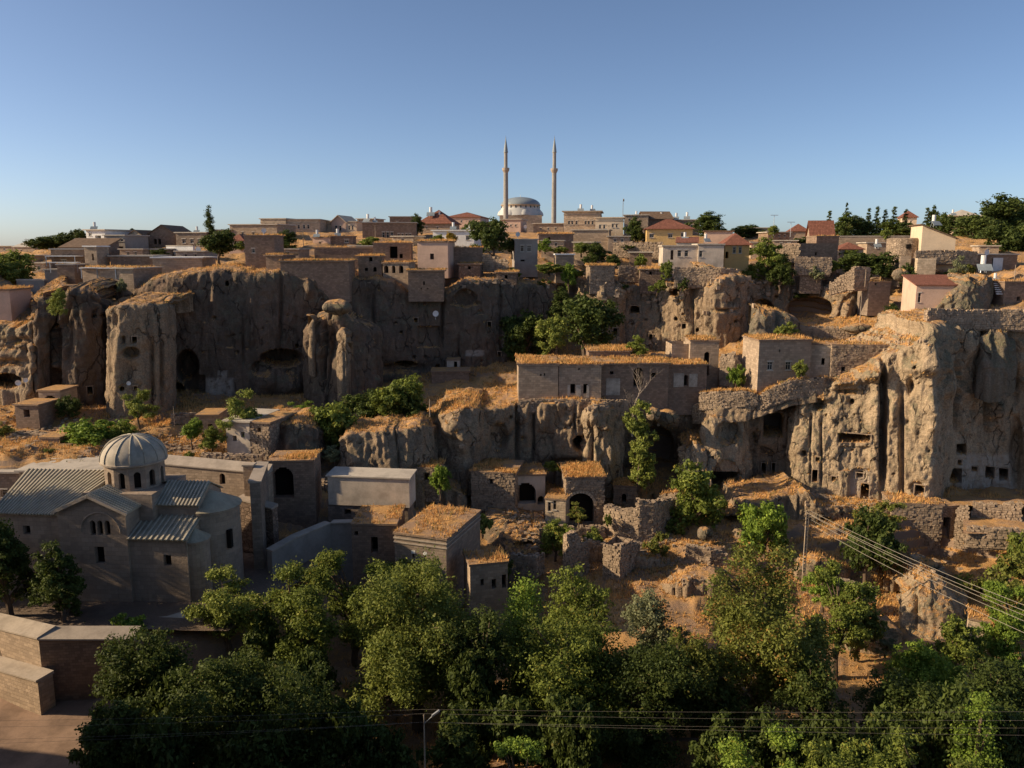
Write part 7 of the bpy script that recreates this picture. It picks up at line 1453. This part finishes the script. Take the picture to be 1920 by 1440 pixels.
# low scrub over the slopes
def scrub():
    r = np.random.default_rng(12); C_ = []
    for ce, n, ar, e1, e2, dens in GRASSY:
        if not len(ce): continue
        k = .35 if dens == 1.0 else .12
        m = fbm(ce[:, 0] / 5, ce[:, 1] / 5, 0 * ce[:, 0], 3, 77); uu, vv = proj(ce)
        cnt = r.poisson(np.clip(ar * k * np.clip(m + .05, 0, 1) * np.where((uu < 640) & (vv > 880), 0, 1), 0, 5)); idx = np.repeat(np.arange(len(ce)), cnt)
        if not len(idx): continue
        p = ce[idx] + e1[idx] * (r.random((len(idx), 1)) - .5) + e2[idx] * (r.random((len(idx), 1)) - .5)
        C_.append(np.concatenate([p + (0, 0, .1), (.18 + .3 * r.random((len(idx), 1)) ** 2), .2 + .6 * r.random((len(idx), 1))], 1))
    C_ = np.concatenate(C_); C_ = C_[r.permutation(len(C_))[:5200]]; v, f, tone, hue = leaf_cloud(C_, 26, .075, r)
    o = link('low_scrub', np_mesh('low_scrub', v, f, [M['leaf_scrub']], attrs={'tone': tone, 'hue': hue}), kind='stuff'); o['label'] = 'low grey-green scrub dotted over the slopes and ledges'; print('SCRUB', len(C_))
scrub()
# dry grass on everything that carries it
def grass_tufts():
    V_, F_, T_, Hh = [], [], [], []; r = np.random.default_rng(3); base = 0; tot = 0
    for ce, n, ar, e1, e2, dens in GRASSY:
        if not len(ce): continue
        patch = fbm(ce[:, 0] / 3.0, ce[:, 1] / 3.0, ce[:, 2] / 3, 3, 31)
        dist = ce[:, 1]; k = np.clip(0.9 + 3.0 * patch, 0, 2.2) * dens
        uu, vv = proj(ce)
        if dens == 1.0: k *= 7.0 * np.where((vv < 1180) & (vv > 590), 1, .35) * np.where(ce[:, 1] > 150, .35, 1) * np.where((uu < 640) & (vv > 860), .08, 1)
        else: k *= np.where(dens < 1.5, 7.0, 1.3)
        cnt = r.poisson(np.clip(ar * k * np.clip(110 / dist, .3, 1.3), 0, 60)); idx = np.repeat(np.arange(len(ce)), cnt); N = len(idx)
        if not N: continue
        tot += N; a, b = r.random((N, 1)) - .5, r.random((N, 1)) - .5; p = ce[idx] + e1[idx] * a + e2[idx] * b
        hgt = (.16 + .30 * r.random(N) ** 1.5) * (1 + .5 * np.clip(patch[idx], 0, 1))
        tone = np.clip(.45 + .8 * patch[idx] + .2 * r.normal(size=N), 0, 1); hue = r.random(N)
        for j in range(3):
            az = r.random(N) * 2 * pi; w = (.03 + .05 * r.random(N)); d = np.stack([np.cos(az), np.sin(az), 0 * az], 1); l = np.stack([np.cos(az + 1.5), np.sin(az + 1.5), 0 * az], 1) * (.15 + .5 * r.random((N, 1))) * hgt[:, None]
            off = np.stack([r.normal(size=N) * .12, r.normal(size=N) * .12, 0 * az - .04], 1)
            q = p + off; tip = q + l + np.array((0, 0, 1)) * (hgt * (.7 + .5 * r.random(N)))[:, None]
            V_.append(np.stack([q - d * w[:, None], q + d * w[:, None], tip], 1).reshape(-1, 3)); F_.append(np.arange(N * 3).reshape(N, 3) + base); base += N * 3
            T_.append(np.repeat(tone, 3)); Hh.append(np.repeat(hue, 3))
    me = np_mesh('dry_grass', np.concatenate(V_), np.concatenate(F_), [M['straw']], attrs={'tone': np.concatenate(T_), 'hue': np.concatenate(Hh)})
    o = link('dry_grass', me, kind='stuff'); o['label'] = 'dry straw-coloured grass tufts on ledges, roofs and slopes'; print('TUFTS', tot)
grass_tufts()
# ------------------------------------------------------------------ poles, wires, tanks, rubble
def wire(name, label, pts, sag, rad=.02, group=None):
    b = MB(); pts = [np.array(p, float) for p in pts]; L = []
    for a, c in zip(pts[:-1], pts[1:]):
        for t in np.linspace(0, 1, 13)[:-1]: L.append(a * (1 - t) + c * t - np.array((0, 0, 4 * sag * t * (1 - t))))
    L.append(pts[-1]); o = pts[0].copy(); b.tube([p - o for p in L], rad, 4)
    r = b.build(name, [M['wire']], None, loc=o); return tag(r, label, 'wire', group)
pb = P(1507, 1076, 80.5); pt_ = 80.5 * ray(1514, 957)[2] - pb[2]
pole = thing('power_pole', 'tall lattice-like concrete power pole carrying five wires on the right slope', 'utility pole', pb)
b = MB()
for dx in (-.16, .10): b.box(dx, -.08, -1, dx + .06, .08, pt_)
b.build('post', [M['pole']], pole, kind='stuff')
for i in range(18):
    z = .2 + i * (pt_ - .4) / 18; r = MB(); r.box(-.10, -.05, z, .10, .05, z + .12); r.build('rung', [M['pole']], pole)
for dz in (.12, .55, 1.0, 1.5): r = MB(); r.box(-.42, -.05, pt_ - dz - .06, .42, .05, pt_ - dz); r.build('cross_arm', [M['wood']], pole)
ends = [(1950, 1152, 1.0), (1950, 1163, 1.0), (1950, 1172, 1.0), (1950, 1183, 1.0), (1950, 1206, 1.0)]
for k, ((u, v, _), (dx, dz)) in enumerate(zip(ends, ((.35, .1), (-.35, .1), (.35, .55), (.35, 1.0), (.35, 1.5)))):
    a = pb + np.array((dx, 0, pt_ - dz)); e = P(u, v - 6, 58.0)
    wire('power_wire', ('top outer', 'top inner', 'second', 'fourth', 'lowest')[k] + ' wire running from the concrete power pole down to the right edge', [a, e], .35, .022, 'wires from the concrete power pole')
for k, (v0, v1, v2) in enumerate(((1346, 1332, 1337), (1358, 1340, 1350), (1382, 1356, 1362), (1390, 1356, 1374))):
    y = 45.0; mid = P(795, v1 - 2, y)
    wire('power_wire', ('highest', 'second highest', 'third', 'lowest')[k] + ' of the four thin wires crossing the valley at the bottom of the photo', [P(-60, v0 + 6, y), mid, P(1960, v2 + (0, 4, 6, 8)[k] - 3, y)], .12, .0055, 'thin wires across the valley bottom')
lp = P(795, 1440, 45.0); lp[2] = -41.2; lp[0] = mid[0]; lz = mid[2] - lp[2]
lamp = thing('street_lamp', 'thin lamp pole with a grey angled lantern in front of the tallest tree', 'street lamp', lp)
b = MB(); b.tube([(0, 0, 0), (0, 0, lz + .5)], [.06, .04], 6); b.build('pole', [M['pole']], lamp)
b = MB(); b.tube([(0, 0, lz - .1), (.35, 0, lz + .25), (.62, 0, lz + .5)], .03, 5); b.build('arm', [M['metal']], lamp)
b = MB(); b.bar((.5, 0, lz + .42), (.95, 0, lz + .78), .16, .10); b.build('lantern', [M['metal']], lamp)
def pole_(u, vb, vt, y, label, rad=.07, arm=0, name='utility_pole', cat='utility pole', mat='pole', dish=0):
    p = P(u, vb, y); h = y * ray(u, vt)[2] - p[2]; t = thing(name, label, cat, p); b = MB(); b.tube([(0, 0, -.5), (0, 0, h)], [rad, rad * .75], 6); b.build('post', [M[mat]], t)
    for k in range(arm): r = MB(); r.box(-.55, -.04, h - .35 - .5 * k, .55, .04, h - .27 - .5 * k); r.build('cross_arm', [M['wood']], t)
    return t
pole_(1612, 606, 551, 128, 'bare timber pole standing on the dry terrace')
pole_(1622, 532, 505, 140.5, 'short timber pole against the stepped ruin wall')
pole_(704, 453, 422, 186, 'timber pole in front of the window-row house', arm=1)
pole_(569, 462, 432, 172, 'timber pole with a cross arm below the hotel', arm=2)
pole_(494, 872, 798, 92, 'thin dark pole right of the white-walled garden house', .05)
pole_(1141, 450, 421, 184, 'thin pole left of the cream flat-roofed house', arm=1)
pole_(1154, 450, 418, 183, 'thin pole with an arm in front of the cream flat-roofed house', arm=1)
pole_(51, 470, 447, 225, 'distant pole on the far left skyline', arm=1)
pole_(1902, 522, 497, 135, 'short pole on the terrace at the right edge')
pole_(806, 775, 748, 103, 'thin lamp post beside the orange grass nose')
pole_(282, 838, 800, 97, 'thin pole right behind the dome', .04)
pole_(327, 792, 762, 103, 'leaning thin rail post on the garden terrace', .04)
for u, lab in ((1450, 'twin-armed street lamp on the right skyline'), (1482, 'small street lamp right of the twin-armed one')):
    t = pole_(u, 440, 404 if u == 1450 else 417, 195, lab, name='street_lamp', cat='street lamp', mat='metal'); h = 195 * (ray(u, 404 if u == 1450 else 417)[2] - ray(u, 440)[2])
    for sx in (-1, 1): b = MB(); b.box(min(0, sx * .9), -.12, h, max(0, sx * .9), .12, h + .12); b.build('lantern', [M['metal']], t)
def heater(u, v, y, label, s=1.0):
    s *= .78
    t = thing('solar_heater', label, 'water heater', P(u, v, y), random.uniform(-.3, .3)); b = MB()
    b.tube([(0, 0, .9 * s), (0, 0, 2.5 * s)], .38 * s, 10); b.build('tank', [M['white']], t)
    b = MB()
    for x in (-.4, .4):
        for y_ in (-.4, .4): b.tube([(x * s, y_ * s, -.1), (x * .6 * s, y_ * .6 * s, .95 * s)], .04 * s, 4)
    b.build('stand', [M['metal']], t, kind='stuff')
    b = MB(); b.hexa([(-1 * s, -1.5 * s, .2 * s), (1 * s, -1.5 * s, .2 * s), (1 * s, -.4 * s, 1.1 * s), (-1 * s, -.4 * s, 1.1 * s), (-1 * s, -1.5 * s, .3 * s), (1 * s, -1.5 * s, .3 * s), (1 * s, -.4 * s, 1.2 * s), (-1 * s, -.4 * s, 1.2 * s)]); b.build('panel', [M['blue_lead']], t)
    return t
for u, v, y, s, lab in ((1842, 510, 142, 1.5, 'big white solar tank above the rock outcrop at the right'), (1750, 425, 152, 1.1, 'solar heater frame on the cream house roof'), (1323, 455, 180, 1.0, 'white tank on the flat beige house'), (1643, 465, 160, .9, 'small white tank left of the round bastion'),
    (1240, 412, 226, 1.0, 'white tank on the roof left above the yellow house'), (1268, 412.5, 230, 1.0, 'white tank on the roof behind the yellow house'), (1288, 412.5, 230, 1.1, 'tallest white tank behind the yellow house'), (1284, 452, 165, .9, 'white tank on the yellow house forecourt'), (1089, 398, 206, 1.0, 'solar heater with mast on the beige two-storey house'), (1110, 398, 207, .9, 'second solar heater on the beige two-storey house'),
    (1193, 407, 216, .8, 'small tank right of the cream house roof'), (690, 418, 200, 1.1, 'white tank above the bright-ended stone terrace'), (703, 419, 200, .8, 'smaller tank right of the white tank on the stone terrace'), (808, 407, 212, 1.3, 'tall white tank on the red hipped roof'), (824, 408, 212, .8, 'short tank right of the tall one on the red hipped roof'), (850, 432, 180, .9, 'white tank on the white bungalow roof'), (881, 434, 180, .8, 'small tank at the right end of the white bungalow roof'),
    (595, 446, 178, .9, 'white tank in the garden below the hotel'), (633, 444, 180, .9, 'white tank in front of the cream apartment house'), (178, 432, 174, .9, 'solar heater and mast on the white villa'), (370, 438, 178, .8, 'white tank on the long grey house'), (1786, 405, 258, 1.0, 'small white tank on the pale hillside villa'), (1865, 530, 133, .8, 'white pipe tank beside the right-edge stairs')):
    heater(u, v, y, lab, s)
def dish(u, v, y, label, r=.5):
    t = thing('satellite_dish', label, 'satellite dish', P(u, v, y), .3); b = MB(); pr = [(r * sin(a), -r * .35 * (1 - cos(a) * 1)) for a in np.linspace(0, 1.4, 5)]
    n = 12; cen = [(0, 0, .5)]
    for j in range(n):
        a0, a1 = 2 * pi * j / n, 2 * pi * (j + 1) / n
        b.poly([(0, .12, .7), (r * cos(a0), 0, .7 + r * sin(a0)), (r * cos(a1), 0, .7 + r * sin(a1))]); b.poly([(0, .15, .7), (r * cos(a1), .03, .7 + r * sin(a1)), (r * cos(a0), .03, .7 + r * sin(a0))])
    b.build('bowl', [M['white']], t); b = MB(); b.tube([(0, .2, -.3), (0, .15, .7)], .04, 5); b.build('mast', [M['metal']], t)
for u, v, y, r_, lab in ((971, 446, 156, .45, 'white satellite dish on the grey cube house roof'), (1850, 480, 149, .55, 'white satellite dish on the shaded terrace house'), (372, 474, 160, .5, 'white satellite dish left of the round dark tree'), (495, 440, 136, .4, 'satellite dish on the plain brown block house'), (35, 727, 112, .4, 'grey satellite dish at the foot of the left cliffs'), (49, 722, 112, .32, 'second pale dish at the foot of the left cliffs'), (817, 596, 132.5, .5, 'pale round dish hanging on the great cliff face'), (985, 430, 222, .5, 'tiny dish below the mosque dome'), (242, 728, 110, .3, 'tiny dish on the rock tower base')):
    dish(u, v, y, lab, r_)
# white terrace awnings
for u, v, y, w, d, lab in ((112, 481, 138, 2.6, 3.0, 'white awning on the terrace of the slit-windowed house'), (118, 493, 134, 2.4, 1.0, 'white bench-like parapet under the awning'), (198, 504, 127, 1.6, 2, 'white roof panel on the low pinkish house, right one'), (166, 503, 127, 1.4, 2, 'white roof panel on the low pinkish house, left one')):
    t = thing('roof_panel', lab, 'awning', P(u, v, y)); b = MB(); b.box(-w, 0, 0, w, d, .14); b.build('sheet', [M['white']], t); b = MB()
    for x in (-w + .1, w - .2): b.box(x, .1, -1.6, x + .1, .2, -.002)
    b.build('posts', [M['metal']], t, kind='stuff')
# white-walled garden house left of centre and earth-roofed house beside it
WIN_DEF = 'o'
house('garden_house', 'white-walled garden house behind the open pale-leaved tree', 'house', 426, 842, 97, 470, 790, -12, 7, 'plaster', [(440, 822, 7, 10), (455, 815, 6, 10)], roof=('flat', .3, 0, 'concrete'), found=2)
house('garden_house', 'sunlit rubble side house right of the white-walled garden house', 'house', 470, 852, 96.5, 508, 792, -14, 6, 'rubble', [(486, 806, 6, 8)], roof=('flat', .3), grass=4, found=2, rubble=.4)
rubble_wall('low rubble garden wall below the white-walled house', [(380, 866, 852, 92.5), (430, 868, 854, 92), (490, 866, 856, 91.5)], .6, .4)
rubble_wall('crumbling terrace wall across the garden left of the dome', [(-10, 830, 812, 102), (60, 832, 812, 101), (118, 836, 818, 100)], .7, .4, mat='rubble_brown')
rubble_wall('terrace wall under the flat yard by the hollowed cliff', [(322, 792, 778, 106), (380, 790, 776, 107), (430, 788, 775, 108)], .6, .4, mat='rubble_brown')
house('stone_house', 'earth-covered small front with a dark door between the garden trees', 'house', 372, 815, 103, 410, 780, 3, 4, 'stone_grey', [(394, 802, 8, 14)], roof=('flat', .2), grass=3, found=2)
house('arched_store', 'orange-lit arched cave store left of the small dark round tree', 'store', 76, 778, 108, 116, 734, -3, 4, 'stone', [(95, 760, 24, 36, 'a')], roof=('flat', .2), grass=8, found=2)
house('stone_store', 'tiny flat-roofed stone store beneath the left cliff ruins', 'store', 30, 790, 104, 74, 760, -6, 4, 'stone_brown', [(50, 775, 10, 14)], roof=('flat', .2), grass=8, found=2)
house('stone_store', 'low ruined stone pen on the terrace left of the wide bright tree', 'store', 76, 852, 98, 114, 822, -5, 3, 'stone_brown', [], roof=('flat', .1), grass=6, found=2)
house('cave_room', 'white-walled cave room front with one black doorway at the cliff foot', 'house', 838, 692, 133, 862, 676, 0, 3, 'plaster', [(854, 685, 6, 14)], roof=('flat', .1), found=.5)
house('stone_store', 'low dark store with one window slit under the great cliff', 'store', 810, 726, 128, 880, 698, 3, 4, 'stone_brown', [(851, 714, 4, 6)], roof=('flat', .2), grass=3, found=2)
for nm, lab, u, v, y, r_, sc in (('boulder', 'grey boulder under the overhang at the great cliff foot', 692, 712, 124, 2.0, (1, .8, .7)), ('boulder', 'small lichen boulder beside the round bastion trees', 1690, 515, 141, 1.4, (1, .8, .8)), ('boulder', 'flat cap rock balanced on the rock pinnacle', 632, 576, 120.5, 2.1, (1.1, .9, .55)), ('boulder', 'pale boulder on the terrace lip right of the dead tree', 1250, 782, 110, 1.5, (1.2, .9, .7)), ('boulder', 'long pale slab lying on the dry terrace', 1608, 616, 121.5, 1.7, (1.3, .8, .45)), ('boulder', 'sunlit knob of rock left of the dead tree', 1225, 776, 108.6, 1.0, (1, .9, .9)), ('boulder', 'low rounded rock on the slope right of the grassy hut', 1322, 1000, 93, 1.0, (1, .8, .8)), ('boulder', 'small dark stone by the path under the rubble house', 1712, 1068, 88, .9, (1.2, .9, .6)), ('boulder', 'small pale stone right of the dark path stone', 1748, 1062, 89, .8, (1.2, .9, .6))):
    th_, ph = np.meshgrid(np.linspace(0, 2 * pi, 33)[:-1], np.linspace(.02, pi - .02, 20)); X = np.stack([np.sin(ph) * np.cos(th_), np.sin(ph) * np.sin(th_), np.cos(ph)], -1) * np.array(sc) * r_
    p = P(u, v, y); dd = 1 + .28 * fbm(X[..., 0] / r_ * 1.3 + u, X[..., 1] / r_ * 1.3, X[..., 2] / r_ * 1.3, 4, 7); X = X * dd[..., None]
    nr_, nc_ = X.shape[:2]; ii = np.arange(nr_ - 1)[:, None] * nc_; jj = np.arange(nc_)[None]; f = np.stack([ii + jj, ii + (jj + 1) % nc_, ii + nc_ + (jj + 1) % nc_, ii + nc_ + jj], -1).reshape(-1, 4)
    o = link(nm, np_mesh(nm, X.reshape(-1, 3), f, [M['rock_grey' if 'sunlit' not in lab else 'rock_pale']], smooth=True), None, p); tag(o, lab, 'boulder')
# stairs at the right edge
t = thing('stairs', 'white outdoor stairs beside the rock outcrop at the right edge', 'stairs', P(1868, 552, 128.5), -.2)
for i in range(6): b = MB(); b.box(0, i * .3, i * .32, 1.1, i * .3 + .34, i * .32 + .16); b.build('step', [M['white']], t)
# gate post house by the lamp, seat-like garden table in the valley
t = thing('picnic_table', 'small timber table with a bench in the lit gap at the valley bottom', 'table', P(1240, 1402, 57.5)); b = MB(); b.box(-.9, -.4, .72, .9, .4, .8); b.build('tabletop', [M['wood']], t)
for x in (-.7, .6): b = MB(); b.box(x, -.35, 0, x + .1, .35, .718); b.build('leg', [M['wood']], t)
t = thing('bench', 'long low bench right of the small timber table', 'bench', P(1285, 1396, 58)); b = MB(); b.box(-1, -.2, .4, 1, .2, .48); b.build('seat', [M['wood']], t)
for x in (-.8, .7): b = MB(); b.box(x, -.15, 0, x + .1, .15, .398); b.build('leg', [M['wood']], t)
# loose rubble
from mathutils.bvhtree import BVHTree
_bv, _bf, _n = [], [], 0
for _o in COL.objects:
    if _o.type == 'MESH' and _o.get('kind') == 'structure' and len(_o.data.polygons) > 500:
        _k = len(_o.data.vertices); _c = np.empty(_k * 3, dtype=np.float32); _o.data.vertices.foreach_get('co', _c); _l = np.empty(len(_o.data.loops), dtype=np.int32); _o.data.loops.foreach_get('vertex_index', _l)
        _bv.append(_c.reshape(-1, 3)); _bf.append(_l.reshape(-1, 4) + _n); _n += _k
BVH = BVHTree.FromPolygons(np.concatenate(_bv).tolist(), np.concatenate(_bf).tolist())
def hit(u, v):
    d = Vector(ray(u, v)).normalized(); q = BVH.ray_cast(Vector((0, 0, 0)) + d * 30, d)
    return None if q[0] is None or q[1][2] < .45 and q[1][2] > -.45 else np.array(q[0])
def rubble(name, label, spots, mat='boulder'):
    b = MB(); r = random.Random(9)
    for u, v, y, su, sv, n, s in spots:
        for k in range(n):
            uu, vv = u + r.gauss(0, su), v + r.gauss(0, sv); p = hit(uu, vv);
            if p is None: continue
            c = stone_unit(r, s * r.uniform(.3, 1), s * r.uniform(.3, 1), s * r.uniform(.3, .8)); b.hexa([tuple(p + np.array(q)) for q in c])
    b.build(name, [M[mat]], None, kind='stuff', label=label)
for k, (u, v, y, su, sv, n, s_) in enumerate(((1180, 1020, 93, 30, 10, 120, .35), (1500, 515, 147, 60, 14, 260, .6), (1560, 530, 143, 40, 10, 200, .6), (900, 830, 103.5, 20, 8, 60, .3), (1075, 1010, 92, 40, 10, 140, .35), (600, 905, 88, 20, 14, 120, .35), (60, 800, 101, 60, 20, 140, .35), (330, 835, 97, 60, 14, 160, .3), (1620, 640, 116, 90, 10, 160, .3), (1250, 775, 110, 40, 8, 90, .35), (1120, 765, 109, 40, 6, 90, .35), (1480, 725, 109, 50, 8, 80, .3), (1600, 950, 101, 90, 8, 160, .3), (1700, 1060, 90, 60, 14, 140, .3), (1300, 1040, 88, 60, 24, 120, .25), (1350, 545, 142, 60, 16, 160, .5), (1200, 545, 146, 60, 14, 160, .5), (700, 500, 140, 80, 10, 160, .4), (900, 520, 142, 60, 12, 140, .4), (1000, 970, 96, 40, 14, 120, .3))):
    rubble('rubble', 'loose stones scattered on the ground', [(u, v, y, su, sv, n, s_)])
